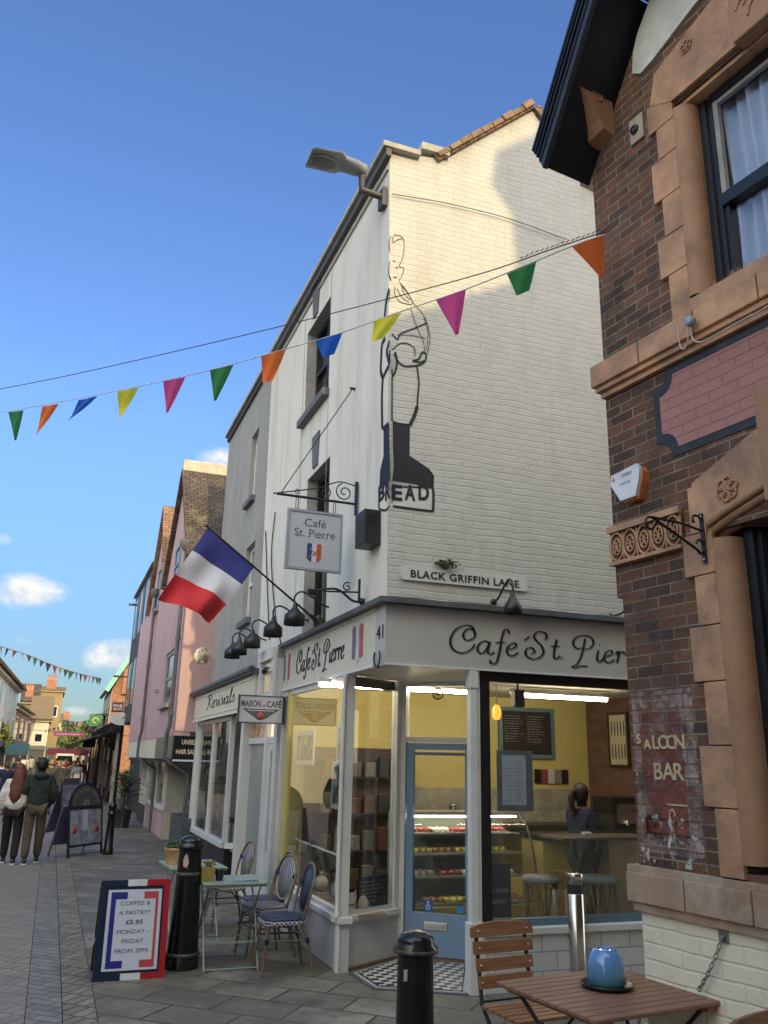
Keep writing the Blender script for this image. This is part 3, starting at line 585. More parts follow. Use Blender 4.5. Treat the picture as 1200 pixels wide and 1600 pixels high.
mb = MB(); paint_lines(mb, LU, [([mz(*p) for p in l], .007) for l in Ls if not isinstance(l, tuple)], .009); mb.build('thin_lines', worn('thin_faded_ink', (.07, .07, .075), .36, .46, 22), mur)
# ---- the room inside
UR = 4.9; VB = -3.3
pbr = L.px(917, 1150, VB); UR = pbr[0]
yel = M('yellow_wall', (.54, .45, .16), .8, var=.05)
inb = brick('interior_brick', (.22, .11, .07), (.15, .075, .05), (.12, .1, .08), warp=.01, var=.3)
mb = MB(); mb.box(L, -.06, UR, VB, VB-.1, 0, 2.75); mb.build('room_wall', yel, cafe); mb = MB(); mb.box(S, 3.62, 3.7, -.16, -6, 0, 2.75); mb.build('room_wall', M('drab_wall', (.27, .25, .15), .8), cafe)
RWF = Fr(L.P(UR, VB, 0), (-S.ex)); mb = MB(); mb.box(RWF, 0, 3.2, .0, -.1, 0, 2.75); mb.build('brick_partition', inb, cafe)
mb = MB(); hp(mb, [S.P(.1, -.12, 0), S.P(3.62, -.12, 0), L.P(UR, VB, 0), L.P(UR+1.2, -.12, 0), L.P(LP, -.12, 0), G3, G2, S.P(1.03, -.1, 0)][1:], .003, .03); mb.build('room_floor', wood_floor, cafe)
mb = MB(); hp(mb, [S.P(.16, -.16, 0), S.P(3.62, -.16, 0), L.P(UR, VB, 0), L.P(UR+1.3, -.16, 0)], ZF0+.04, ZF0+.1); mb.build('room_ceiling', M('ceiling_white', (.55, .52, .42), .9), cafe)
mb = MB(); mb.box(L, 0.2, 5.4, -.31, -9.5, 3.3, 3.34); mb.build('upper_floor', M('floor_board', (.2, .2, .2), .9), cafe)
# ------------------------------------------------------------ grey rendered neighbour with the hat shop
UE = 10.0
grey = thing('hat_shop_building', S.P(SW, -.1, 0), 'grey rendered shop building with small sash windows between cafe and pink house', 'building')
SG = Fr(S.P(0, -.09, 0), S.ex, S.n)
ztg = SG.px(400, 612)[1]
g1 = win_rect(SG, 405, 388, 668, 765); g2 = win_rect(SG, 399, 380, 845, 905); g2 = (g2[0], g2[1], g2[2]-.6, g2[3])
g3 = win_rect(SG, 384, 371, 925, 1015)
mb = MB(); mb.wall(SG, SW+.003, UE, 2.7, ztg, 0, -.3, [g1, g2]); mb.build('wall', render_grey, grey)
mb = MB(); mb.box(SG, SW+.003, UE+.02, .10, -.34, ztg, ztg+.07); mb.build('coping', stone_coping, grey)
mb = MB(); mb.box(SG, SW+.004, UE, .05, .001, ztg-.10, ztg-.002); mb.build('gutter_board', M('gutter_dark', (.07, .065, .06), .6), grey)
mb = MB(); mb.box(SG, UE-.25, UE, -.31, -9, 2.7, ztg+.6); mb.build('party_wall', render_grey, grey)
for i, w in enumerate((g1, g2)):
    u0, u1, z0, z1 = w
    fr = MB()
    for a, b, c, d in ((u0, u0+.07, z0, z1), (u1-.07, u1, z0, z1), (u0+.07, u1-.07, z0, z0+.07), (u0+.07, u1-.07, z1-.07, z1), (u0+.07, u1-.07, (z0+z1)/2-.03, (z0+z1)/2+.03), ((u0+u1)/2-.015, (u0+u1)/2+.015, z0+.07, (z0+z1)/2-.03), ((u0+u1)/2-.015, (u0+u1)/2+.015, (z0+z1)/2+.03, z1-.07)): fr.box(SG, a, b, -.08, -.14, c, d)
    w_ = fr.build('window', white_paint, grey)
    mb = MB(); mb.box(SG, u0+.03, u1-.03, -.115, -.12, z0+.03, z1-.03); mb.build('pane', dark_glass, w_)
    mb = MB(); mb.box(SG, u0-.08, u1+.08, .08, -.05, z0-.1, z0-.004); mb.build('sill', slate_grey, w_)
    mb = MB(); n_ = 8; mb.prism(SG, [(u0-.03, z1+.12), (u0-.03, z1)]+[(u0+(u1-u0)*k_/n_, z1+.0+.0*k_) for k_ in range(n_+1)]+[(u1+.03, z1), (u1+.03, z1+.12), ((u0+u1)/2, z1+.22)], .0, .012); mb.build('lintel', render_grey, w_)
# hat shop front: fascia, bay, door
RZ0 = 2.52; RZ1 = 2.98
rf0 = S.px(318, 1110, .22)[0]; uA = SWF+.9
cream = fascia_cream
mb = MB(); mb.box(S, uA, UE-.15, .18, -.1, RZ0, RZ1); hf = mb.build('shop_fascia', cream, grey)
mb = MB(); mb.box(S, uA+.1, UE-.25, .181, .195, RZ0+.04, RZ0+.06); mb.box(S, uA+.1, UE-.25, .181, .195, RZ1-.06, RZ1-.04); mb.box(S, uA, UE-.15, .18, .21, RZ0-.03, RZ0); mb.build('moulding', white_paint, hf)
kx = 2.6/sz('Revivals'); mb = MB(); script(mb, S, 'Revivals', uA+.5+3.4, RZ0+.16, kx, .11, .182, flip=True, nib=(15, .12, .3)); mb.build('lettering', black_paint, hf)
mb = MB(); mb.box(S, uA-.05, UE-.08, .26, -.1, RZ1+.002, RZ1+.07); mb.tube([S.P(u, .24, RZ1+.06) for u in (uA-.05, UE)], .05, 6); mb.build('lead_ledge', lead, grey)
mb = MB(); mb.box(S, SWF+.02, uA-.02, .10, -.1, ZF0-.06, ZF1-.02); mb.box(S, SWF+.02, uA-.02, .16, -.1, ZF1-.12, ZF1+.02); mb.box(S, SWF-.0, SWF+.15, .14, .101, ZF0-.15, ZF1-.12); mb.box(S, uA-.16, uA-.02, .14, .101, ZF0-.15, ZF1-.12); mb.build('console', white_paint, grey)
mb = MB(); mb.box(S, SWF+.18, uA-.2, .101, .106, ZF0+.02, ZF1-.16); mb.build('console_panel', M('silvered_panel', (.62, .60, .50), .22, .85, bmp=.3, bscale=3), grey)
# bay window: three panes
bz0, bz1 = .62, RZ0-.03
b0, b1 = 6.5, 9.6
mb = MB()
for u in (b0, (b0+b1)/2, b1): mb.box(S, u-.04, u+.04, .10, .02, bz0, bz1)
mb.box(S, b0, b1, .12, -.02, bz0-.08, bz0); mb.box(S, b0, b1, .10, .0, bz1-.06, bz1)
mb.box(S, b1+.25, b1+.42, .1, -.1, 0, bz1); mb.box(S, b1+.041, b1+.249, .04, -.05, bz0-.4, bz1)
bay = mb.build('bay_window', white_paint, grey)
mb = MB(); mb.box(S, b0+.03, b1-.03, .055, .06, bz0, bz1-.06); bs1, bs2 = S.P(b0-.04, .06, 0), S.P(b0-.55, -.45, 0); BF = Fr(bs1, bs2-bs1); bl = (bs2-bs1).length; mb.box(BF, .03, bl, 0, -.006, bz0, bz1); mb.build('pane', win_glass, bay)
mb = MB(); mb.box(BF, 0, bl, .02, -.05, bz0-.08, bz0); mb.box(BF, bl-.06, bl, .02, -.05, 0, bz1); mb.box(BF, 0.03, bl, .01, -.05, bz1-.08, bz1); mb.build('bay_return', white_paint, bay)
mb = MB(); mb.box(S, b0, b1, .06, -.3, 0, bz0-.085); mb.build('stall_riser', M('riser_black', (.02, .02, .022), .35), grey)
mb = MB(); mb.box(S, 4.2, UE-.2, -1.6, -1.65, 0, 2.7); mb.box(S, UE-.22, UE-.2, -.1, -1.6, 0, 2.6); mb.box(S, b0-.2, b1+.2, -.02, -1.2, .50, .55); mb.box(S, b0, b1, -.02, -1.2, RZ0, RZ0+.03); mb.build('display_back', M('shop_backdrop', (.30, .30, .28), .8), grey)
# the pair of doors between the hat shop and the cafe
e0, e1 = SWF+.08, 5.9
mb = MB(); mb.box(S, e0, e0+.16, .03, -.1, 0, ZF0-.06); mb.box(S, e0+.75, e0+.88, -.02, -.12, 0, ZF0-.06); mb.box(S, e1-.2, e1, .05, -.1, 0, RZ0); mb.box(S, e0+.16, e0+.75, -.04, -.12, ZD, ZD+.08); mb.box(S, e0+.88, e1-.2, -.04, -.12, ZD, ZD+.08); mb.box(S, e0+.88, e1-.2, -.05, -.12, 0, .3)
mb.box(S, e0+.16, e0+.30, -.05, -.10, 0, ZD); mb.box(S, e0+.62, e0+.75, -.05, -.10, 0, ZD); mb.box(S, e0+.30, e0+.62, -.05, -.10, 0, .7); mb.box(S, e0+.30, e0+.62, -.05, -.10, 1.95, ZD)
dd = mb.build('entrance_doors', white_paint, grey)
mb = MB(); mb.box(S, e0+.88, e1-.2, -.08, -.085, .3, ZD); mb.box(S, e0+.30, e0+.62, -.07, -.075, .7, 1.95); mb.build('obscured_glass', M('obscured_glass', (.28, .31, .29), .35, var=.25, scale=30, bmp=.4, bscale=80), dd)
mb = MB(); mb.box(S, e0+.88, e1-.2, -.08, -.085, ZD+.08, RZ0); 
mb.build('stained_fanlight', worn('stained', (.62, .12, .04), .0, .1) if False else M('stained_glass', (.60, .16, .06), .2, var=.7, scale=9, dirt=(.62, .55, .3), dscale=6, dlo=.45, dhi=.55, bmp=0), dd)
mb = MB(); mb.box(S, e0+.16, e0+.75, -.08, -.085, ZD+.08, ZF0-.06); mb.build('lit_fanlight', M('lit_fanlight', (.7, .62, .4), .3, emit=(1, .85, .5), es=.5), dd)
mb = MB(); mb.box(S, e0-.02, e1, -.14, -.3, 0, ZF0-.02); mb.build('inner_screen', M('hall_grey', (.2, .21, .2), .8), dd)
mb = MB(); mb.box(S, e0-.05, e1, .0, -.14, -.01, .03); mb.build('doorstep', stone_coping, grey)
# hats in the bay
felt = M('black_felt', (.01, .01, .012), .9)
def hat(loc, s=1):
    t = thing('hat', loc, 'black felt brimmed hat on a stand in the left half of the bay window', 'hat')
    mb = MB(); mb.lathe(loc, [(.001, .02), (.17*s, .0), (.19*s, .015), (.10*s, .02), (.095*s, .08), (.085*s, .12), (.04*s, .13), (.001, .115)], 16); mb.build('crown', felt, t)
    mb = MB(); mb.lathe(loc, [(.101*s, .022), (.101*s, .045), (.099*s, .045)], 16); mb.build('band', M('hat_band', (.05, .05, .06), .4), t)
    mb = MB(); L0 = Vector(loc); mb.tube([L0, L0-Vector((0, 0, L0.z-.56))], .012, 8); mb.lathe(L0-Vector((0, 0, L0.z-.56)), [(.07, 0), (.07, .01), (.01, .02)], 12); mb.build('stand', black_iron, t); return t
h0 = hat(S.P(8.0, -.12, 1.42)); h1 = clone(h0, S.P(7.1, -.15, .86), label='low black felt hat in the right half of the bay window'); h1.scale = (.9, .9, .62)
tag(h1, group='hats in the bay window'); tag(h0, group='hats in the bay window')
h2 = clone(h0, S.P(8.9, -.2, .95), label='black felt hat low at the far left of the bay window'); h2.scale = (.8, .8, .7)
mb = MB(); mb.box(S, 7.0, 7.35, -.1, -.105, 1.55, 1.67, 0); mb.mat(M('sign_red', (.5, .05, .06), .5)); tag(mb.build('card', M('sign_red2', (.5, .05, .06), .5)), 'small red card hung inside the hat shop bay window', 'card')
tg = thing('display_coat', S.P(7.4, -.5, .56), 'dark coat hung high inside the bay window on the right', 'coat')
mb = MB(); mb.loft([[S.P(7.4+math.cos(a)*w, -.5+math.sin(a)*.1, z) for a in [i*math.pi/6 for i in range(12)]] for z, w in ((1.3, .32), (1.7, .24), (2.05, .27), (2.25, .22), (2.32, .06))]); mb.build('coat_body', M('coat_cloth', (.02, .018, .018), .9), tg)
# ------------------------------------------------------------ pink house
def solve_v(x, y, u, lo=-1., hi=3.):
    for _ in range(40):
        m = (lo+hi)/2
        if S.px(x, y, m)[0] > u: lo = m
        else: hi = m
    return (lo+hi)/2
PJ = solve_v(277, 1100, UE+.02)
PF = Fr(S.P(0, PJ, 0), S.ex, S.n)
pink = thing('pink_house', S.P(UE+.02, 0, 0), 'pink rendered house with two steep gables, jettied over a hair salon', 'building')
zj = PF.px(270, 1143)[1]
ap1 = PF.px(284, 757); vl = PF.px(256, 925); ap2 = PF.px(250, 821); lf2 = PF.px(238, 895); pend = PF.px(207, 1100)[0]
P0 = UE+.02; ez = ap1[1]-(ap1[0]-P0)*1.75
apu = P0+2.15; ap1 = (apu, ap1[1]); vz = PF.px(257, 925)[1]; vl = (apu+2.1, vz); ap2 = (vl[0]+1.7, PF.px(250, 821)[1]); lf2 = (ap2[0]+1.9, vz); pend = max(pend, lf2[0]+1.2)
def hw(F, xr, xl, ytr, ybr, v=0): return win_rect(F, xr, xl, ytr, ybr, v)
pw = [hw(PF, 273, 251, 1012, 1096), hw(PF, 234, 222, 1036, 1115), hw(PF, 251, 245, 1030, 1075)]
mb = MB(); mb.wall(PF, P0, pend, zj, vz-.02, 0, -.25, [(w[0], w[1], w[2], min(w[3], vz-.3)) for w in pw])
mb.prism(PF, [(P0, vz-.02), (pend, vz-.02), (pend, vz+.01), (lf2[0], lf2[1]), ap2, vl, ap1, (P0, max(ez, vz))], 0, -.25)
mb.box(PF, P0, P0+.24, -.251, -7, zj, max(ez, vz)-.1); mb.box(PF, P0+.02, pend, .01, -.3, zj-.08, zj-.002); pwall = mb.build('wall', render_pink, pink)
winfr = M('grey_window_frame', (.25, .26, .26), .5)
gws = [hw(PF, 285, 274, 846, 900), hw(PF, 245, 233, 900, 955)]
for w in pw+gws:
    u0, u1, z0, z1 = w; z1 = min(z1, vz-.3) if w in pw else z1
    if w in gws: v_ = .03; ua, ub = (ap1[0]-.45, ap1[0]+.45) if w is gws[0] else (ap2[0]-.4, ap2[0]+.4); u0, u1 = ua, ub
    else: v_ = -.03
    fr = MB()
    for a, b, c, d in ((u0, u0+.08, z0, z1), (u1-.08, u1, z0, z1), (u0+.08, u1-.08, z0, z0+.08), (u0+.08, u1-.08, z1-.08, z1), (u0+.08, u1-.08, (z0+z1)/2-.03, (z0+z1)/2+.03)): fr.box(PF, a, b, v_, v_-.06, c, d)
    w_ = fr.build('window', winfr, pink); mb = MB(); mb.box(PF, u0+.04, u1-.04, v_-.02, v_-.025, z0+.04, z1-.04); mb.build('pane', dark_glass, w_)
    mb = MB(); mb.box(PF, u0-.06, u1+.06, .10, -.02, z0-.07, z0-.004); mb.build('sill', winfr, w_)
mb = MB(); roofslab(mb, PF, (P0-.15, max(ez, vz)-.1), (ap1[0], ap1[1]+.05), .12, -7.5); roofslab(mb, PF, (ap1[0], ap1[1]+.05), vl, .12, -7.5); mb.build('roof', tile_brown, pink)
mb = MB(); roofslab(mb, PF, vl, (ap2[0], ap2[1]+.05), .12, -6); roofslab(mb, PF, (ap2[0], ap2[1]+.05), (lf2[0]+.2, lf2[1]-.1), .12, -6); mb.build('roof', tile_red, pink)
mb = MB(); mb.box(PF, ap1[0]-.12, ap1[0]+.12, .1, -7.5, ap1[1]+.06, ap1[1]+.34, .02); mb.build('ridge_parapet', M('ridge_plaster', (.48, .44, .34), .9, var=.2), pink)
pipe = M('grey_pipe', (.12, .12, .13), .5)
for k_, (x0, y0, x1, y1) in enumerate(((289, 960, 271, 1130), (246, 920, 232, 1130))):
    a, b = PF.px(x0, y0), PF.px(x1, y1); uu = P0+.12 if k_ == 0 else (a[0]+b[0])/2
    mb = MB(); mb.tube([PF.P(uu, .09, vz+.1), PF.P(uu, .09, zj+.12), PF.P(uu+.1, .12, zj-.05), PF.P(uu+.1, .12, zj-.5)]+([PF.P(uu+.1, -PJ+.15, zj-.8), PF.P(uu+.1, -PJ+.15, 0.02)]), .042, 8)
    for z_ in (vz-.3, (vz+zj)/2, zj+.3): mb.lathe(PF.P(uu, .09, z_), [(.055, 0), (.055, .09)], 10)
    mb.lathe(PF.P(uu, .09, vz+.08), [(.06, 0), (.14, .12), (.14, .22)], 10); mb.build('drainpipe', pipe, pink)
# salon
FL = Fr(S.P(P0, -.1, 0), S.n, -S.ex)      # flank facing the camera, u runs out towards the street
fw_ = PJ+.1
mb = MB(); mb.box(PF, P0+.02, P0+2.9, .02, -.2, zj-.52, zj-.082); o = mb.build('salon_fascia', M('salon_grey', (.10, .11, .105), .4), pink)
mb = MB(); mb.box(PF, P0+3.0, pend, .0, -.2, zj-.52, zj-.082); mb.build('cream_fascia', M('cream_board', (.62, .58, .48), .6), pink)
mb = MB(); mb.box(FL, .0, fw_, .03, -.05, zj-.52, zj-.085); mb.build('flank_sign', M('salon_black', (.008, .009, .012), .35), pink)
gold = M('gold_letters', (.75, .62, .38), .4); mb = MB(); mb.text(FL, 'UNISEX', fw_/2, zj-.24, .085, .032, width=fw_*.5, bold=.02, flip=True); mb.text(FL, 'HAIR SALON', fw_/2, zj-.42, .085, .032, width=fw_*.82, bold=.02, flip=True); o2 = mb.build('lettering', gold, pink)
mb = MB(); mb.box(FL, .0, fw_, .04, .0, zj-.56, zj-.525); mb.build('sign_edge', white_paint, pink)
mb = MB(); mb.box(S, P0+.1, pend, -1.2, -1.3, 0, zj); mb.box(S, P0+.001, pend, PJ-.06, -1.2, zj-.60, zj-.53); mb.build('inner_wall', M('salon_inner', (.05, .05, .05), .7), pink)
sx0, sx1 = 14.45, 18.2
mb = MB(); mb.box(S, sx0, sx1, .05, -.25, .0, .62); mb.build('pink_riser', render_pink, pink)
mb = MB(); mb.box(S, sx0-.02, sx1, .10, -.25, .621, .72); mb.box(S, sx0, sx0+.12, .08, 0, .72, zj-.6); mb.box(S, sx1-.12, sx1, .08, 0, 0, zj-.6); mb.box(S, (sx0+sx1)/2-.05, (sx0+sx1)/2+.05, .06, 0, .72, zj-.6); mb.box(S, sx0-.0, sx0+.1, .0, -.9, .62, .72); sw_ = mb.build('shop_window', white_paint, pink)
mb = MB(); mb.box(S, sx0+.05, sx1-.05, .0, .01, .72, zj-.6); mb.build('pane', mir_glass, sw_)
mb = MB(); mb.box(S, sx1, pend, .02, -.3, .5, zj-.55); mb.build('cream_wall', M('cream_wall', (.5, .47, .36), .8), pink)
mb = MB(); mb.box(S, sx1, pend, .04, -.3, .0, .499); mb.build('dark_plinth', M('plinth_dark', (.03, .035, .04), .6), pink)
for i_ in range(2): mb = MB(); mb.box(S, sx1+1.2+i_*1.2, sx1+1.8+i_*1.2, .04, .02, 1.2, 1.75); mb.build('notice_frame', M('notice', (.3, .25, .22), .6), pink)
# salon door and slatted notice between the shops
mb = MB(); mb.box(S, P0+.25, sx0-.2, -.5, -.6, 0, zj-.6); sdr = mb.build('salon_entrance', mir_glass, pink)
for u in (P0+.3, P0+1.5, P0+2.9, sx0-.25): mb = MB(); mb.box(S, u-.04, u+.04, -.42, -.499, 0, zj-.6); mb.build('mullion', white_paint, sdr)
mb = MB(); mb.box(S, sx0-.2, sx0-.1, .04, -.6, 0, zj-.6); mb.build('door_jamb', M('pale_mullion', (.5, .49, .4), .5), sdr)
mb = MB()
for i in range(4): mb.box(S, P0+3.05, sx0-.35, -.48, -.499, .15+i*.36, .42+i*.36)
mb.build('price_panels', M('price_panel', (.03, .02, .02), .4), sdr)
mb = MB(); mb.text(S, 'PERMS', P0+3.65, .72, .1, -.479, flip=True); mb.build('lettering', M('white_letters', (.7, .7, .7), .5), sdr)
mb = MB(); mb.box(S, UE-.35, P0+1.4, .25, -.4, 0, .75); mb.build('grey_plinth_box', M('plinth_box', (.07, .08, .085), .5), pink)
# gilt bracket sign (round) on the flank
q = FL.px(334, 1000, -.0)
mb = MB(); c_ = SG.P(9.6, .25, 3.75); mb.lathe(c_, [(.0, 0), (.15, .0), (.17, .02), (.15, .04), (0, .04)], 18, ax=Fr(c_, S.n, Vector((0, 0, 1)), -S.ex)); tag(mb.build('round_plaque', M('cream_plaque', (.62, .56, .4), .5, dirt=(.2, .15, .1), dscale=8, dlo=.5, dhi=.55)), 'small round cream plaque on the grey wall by the pink house flank', 'plaque')
# ------------------------------------------------------------ beyond: slate house, brick gable, far shops
def TF(D): return Fr(S.P(D, 0, 0), -S.n, -S.ex)
dark_slate = brick('slate_hanging', (.05, .055, .065), (.035, .04, .05), (.015, .015, .02), .2, .16, .006, rough=.6)
pd = pend+.05
sl_ = thing('slate_house', S.P(pd, 0, 0), 'tall dark slate hung house squeezed between pink house and brick gable', 'building')
zt2 = PF.px(218, 905)[1]
mb = MB(); mb.box(S, pd, pd+7, PJ-.25, -7, 3.0, zt2); mb.box(S, pd+.0, pd+7, -.2, -7, 0, 2.999); mb.build('wall', dark_slate, sl_)
for i in range(3):
    for j in range(2): mb = MB(); mb.box(S, pd+1+i*2.0, pd+1.9+i*2.0, PJ-.249, PJ-.21, 3.6+j*2.5, 5.2+j*2.5); w_ = mb.build('window', winfr, sl_); mb = MB(); mb.box(S, pd+1.08+i*2.0, pd+1.82+i*2.0, PJ-.209, PJ-.20, 3.7+j*2.5, 5.1+j*2.5); mb.build('pane', dark_glass, w_)
mb = MB(); roofslab(mb, TF(pd), (-PJ+.2, zt2), (2.5, zt2+2.0), .0, -7); mb.build('roof', tile_brown, sl_)
T5 = TF(52)
bg_ = thing('brick_gable_house', T5.P(T5.px(163, 1180)[0], 0, 0), 'red brick house with green edged gable above the hanging signs', 'building')
bl_, bt_ = T5.px(164, 1178)[0], T5.px(164, 1076)[1]; tp = T5.px(206, 1022)
brick_or = brick('orange_brick', (.42, .19, .10), (.30, .13, .08), (.3, .22, .15), warp=.01, var=.35)
mb = MB(); mb.prism(T5, [(bl_, 0), (tp[0]+4, 0), (tp[0]+4, bt_), (tp[0]+.5, tp[1]+.6), (bl_, bt_)], 0, -9); mb.build('wall', brick_or, bg_)
mb = MB(); roofslab(mb, T5, (bl_-.2, bt_-.15), (tp[0]+.5, tp[1]+.6), .2, -9.2, .2); mb.build('roof', tile_red, bg_)
mb = MB(); roofslab(mb, T5, (bl_-.25, bt_-.22), (tp[0]+.5, tp[1]+.53), .35, .2, .3); mb.build('verge_board', M('verdigris', (.22, .50, .40), .6), bg_)
BFc = Fr(T5.P(bl_, 0, 0), S.ex, S.n); mb = MB(); mb.box(BFc, .0, 9, .02, .0, 2.8, bt_-.05); mb.build('front', M('pale_front', (.5, .47, .38), .8), bg_)
for i in range(3):
    for j in range(1): mb = MB(); mb.box(BFc, 1+i*2.7, 2.4+i*2.7, .021, .06, 3.4+j*2.4, 5+j*2.4); mb.build('window', dark_glass, bg_)
mb = MB(); mb.box(T5, bl_+.6, bl_+1.0, .3, -.4, bt_-.3, bt_+1.3); mb.build('chimney', brick_or, bg_)
def at(x, D, z=0):
    d = ray(x, 1180); h = Vector((d.x, d.y, 0)).normalized(); return Vector((h.x*D, h.y*D, z))
def zy(y, D, x=60): return EYE.z+(S_h(x)-y)/FPX*D*1.0
def S_h(x): return 1190-.0236*(600-x)
def house(name, label, x0, D0, x1, D1, ztop, wall, roof, ridge=2.0, rows=2, cols=4, depth=7, wz0=2.9, wh=1.3, gap=2.2, side=-1, shopc=(.05, .06, .07), chim=None, frame=None, wfrac=.5):
    A, B = at(x0, D0), at(x1, D1); F = Fr(A, B-A); Ln = (B-A).length; t = thing(name, A, label, 'building')
    mb = MB(); mb.box(F, 0, Ln, 0, -depth, 0, ztop); mb.build('wall', wall, t)
    mb = MB(); mb.box(F, -.2, Ln+.2, .3, -.1, ztop, ztop+.2); mb.build('cornice', M('cornice', (.6, .55, .45), .8), t)
    if roof:
        TFm = Fr(F.P(0, 0, 0), -F.n, F.ex); mb = MB(); roofslab(mb, TFm, (-.5, ztop-.1+.25), (depth/2, ztop+ridge), -.3, Ln+.3, .15); roofslab(mb, TFm, (depth/2, ztop+ridge), (depth+.5, ztop), -.3, Ln+.3, .15); 
        mb.build('roof', roof, t); mb = MB(); mb.prism(TFm, [(0, ztop), (depth, ztop), (depth/2, ztop+ridge)], .05, .25); mb.prism(TFm, [(0, ztop), (depth, ztop), (depth/2, ztop+ridge)], Ln-.25, Ln-.05); mb.build('gable', wall, t)
    for j in range(rows):
        for i in range(cols):
            u = (i+.5)*Ln/cols; w = Ln/cols*wfrac*.5; mb = MB(); mb.box(F, u-w, u+w, .03, -.02, wz0+j*gap, wz0+j*gap+wh); w_ = mb.build('window', frame or white_paint, t)
            mb = MB(); mb.box(F, u-w+.1, u+w-.1, .031, .04, wz0+.1+j*gap, wz0+j*gap+wh-.1); mb.build('pane', dark_glass, w_)
    mb = MB(); mb.box(F, .1, Ln-.1, .12, -.02, .02, 2.2); mb.build('shopfront', M('shopfront', shopc, .4), t)
    mb = MB(); mb.box(F, .05, Ln-.05, .25, -.02, 2.21, 2.6); mb.build('fascia', M('far_fascia', dk(shopc, 2), .5), t)
    for (cu_, cd, cw, ch) in (chim or ()):
        mb = MB(); mb.box(F, cu_-cw/2, cu_+cw/2, -cd, -cd-cw*.7, ztop, ztop+ch); ck = mb.build('chimney', brick_or, t)
        mb = MB()
        for k_ in range(3): mb.lathe(F.P(cu_-cw/3+k_*cw/3, -cd-cw*.35, ztop+ch), [(.16, 0), (.13, .55), (.17, .6)], 8)
        mb.build('chimney_pots', M('pot', (.5, .22, .12), .8), ck)
    return t, F, Ln
cream_w = M('cream_stucco', (.62, .58, .48), .8, var=.05); tan_t = brick('tan_tiles', (.24, .17, .09), (.19, .13, .07), (.15, .11, .07), .2, .12, .01, var=.3)
yel_st = M('yellow_stucco', (.50, .40, .22), .8)
house('white_terrace', 'cream stucco terrace with tall narrow windows at the far left', -85, 38, 15, 70, 6.2, cream_w, tile_red, 2.0, 2, 8, chim=[(27, 2.5, 1.2, 2.6)], wh=1.5, gap=1.75, wz0=2.75, wfrac=.38)
house('orange_brick_house', 'small orange brick house beside the cream terrace', 13, 73, 38, 90, 5.2, brick_or, tan_t, 1.6, 1, 3, wh=1.8, depth=6)
house('white_end_house', 'white house with big tan roof beyond the orange brick house', 42, 92, 70, 92, 4.9, cream_w, tan_t, 2.6, 1, 1, wh=.9, gap=2, depth=8)
house('tan_hall', 'tan building with a tall brick chimney rising over the white end house', 44, 108, 86, 108, 8.9, M('tan_brick', (.30, .22, .11), .9), tan_t, .8, 1, 2, chim=[(1.5, .2, 1.1, 1.4)], wz0=6, depth=10)
house('dark_gable_house', 'house with dark timbered gable behind the orange brick house', 24, 100, 46, 100, 7.0, M('timber_dark', (.2, .16, .10), .9), tile_brown, 2.2, 1, 2, chim=[(.5, .2, .8, 1.5)], wz0=5, depth=6)
house('yellow_shop_row', 'row of sunlit yellow shops at the far end of the street', 79, 150, 98, 150, 6.8, yel_st, tile_red, 1.5, 2, 5, wh=1.5, gap=2.1, shopc=(.2, .15, .1), chim=[(1.7, .3, 1.0, 1.2)])
house('end_house', 'low pale house closing the far end of the street', 86, 190, 112, 188, 4.2, M('pale_end', (.30, .26, .19), .9), tile_brown, 1.5, 1, 3)
house('far_brown_shops', 'brown shop row beyond the brick gable on the right', 152, 64, 134, 105, 4.3, M('brown_row', (.16, .10, .07), .8), tile_brown, .7, 1, 5, shopc=(.08, .02, .03), wz0=2.75, wh=1.1)
# ------------------------------------------------------------ the pub on the right
pub = thing('pub_building', Q0, 'red brick pub with orange terracotta window surrounds, dark bargeboard and faded SALOON BAR sign', 'building')
pq = lambda x, y, v=0: PB.px(x, y, v)
pub_brick = brick('pub_brick', (.23, .095, .050), (.10, .055, .040), (.38, .32, .23), .2, .0655, ms=.0042, warp=.014, bst=.9, bd=.008, var=.5, third=(.30, .10, .05), dirt=(.06, .045, .04), dlo=.5, dhi=.72, dscale=2.4, smooth=.2, lite=(.27, .21, .17), tones=[(.075, .045, .036), (.115, .06, .042), (.15, .075, .048), (.21, .092, .05), (.17, .095, .068)])
terra = M('terracotta', (.57, .31, .165), .62, var=.25, scale=3, dirt=(.26, .15, .095), dscale=3.2, dlo=.40, dhi=.66, bmp=.2, bscale=45)
terra2 = M('terracotta_dark', (.46, .245, .135), .62, var=.25, scale=3, dirt=(.2, .10, .06), dscale=3, dlo=.4, dhi=.7, bmp=.25, bscale=45)
cream_brick = brick('cream_painted_brick', (.88, .80, .60), (.87, .79, .59), (.85, .77, .57), .26, .085, ms=.009, warp=.05, bst=.5, bd=.012, var=.12, dirt=(.58, .50, .36), dlo=.55, dhi=.8, grain=20, smooth=.6)
uL, uR_ = .57, .845          # left and right edge of the surrounds
zS1, zS0 = 4.44, 4.25       # string course
dTop = 3.12; wz0, wz1 = 4.52, 6.02
HW = 6.68
holes = [(uR_-.10, 2.3, 1.36, dTop), (uR_-.10, 2.5, wz0, wz1)]
mb = MB(); mb.wall(PB, 0.012, 7.5, 1.31, zS0+.001, 0, -.25, [holes[0], (3.6, 5.0, 1.36, dTop)]); mb.wall(PB, -.035, 7.5, zS0+.001, 6.0, 0.0, -.25, [holes[1]]); mb.box(PB, -.035, .012, 0, -.25, 2.86, zS0)
mb.prism(PB, [(-.035, 6.0), (7.5, 6.0), (7.5, 6.3), (2.2, 7.02), (.62, 7.02)], 0, -.25)
hz = 0
mb.box(PB, -.035, .21, -.251, -7, 1.31, 6.1)
mb.build('wall', pub_brick, pub)
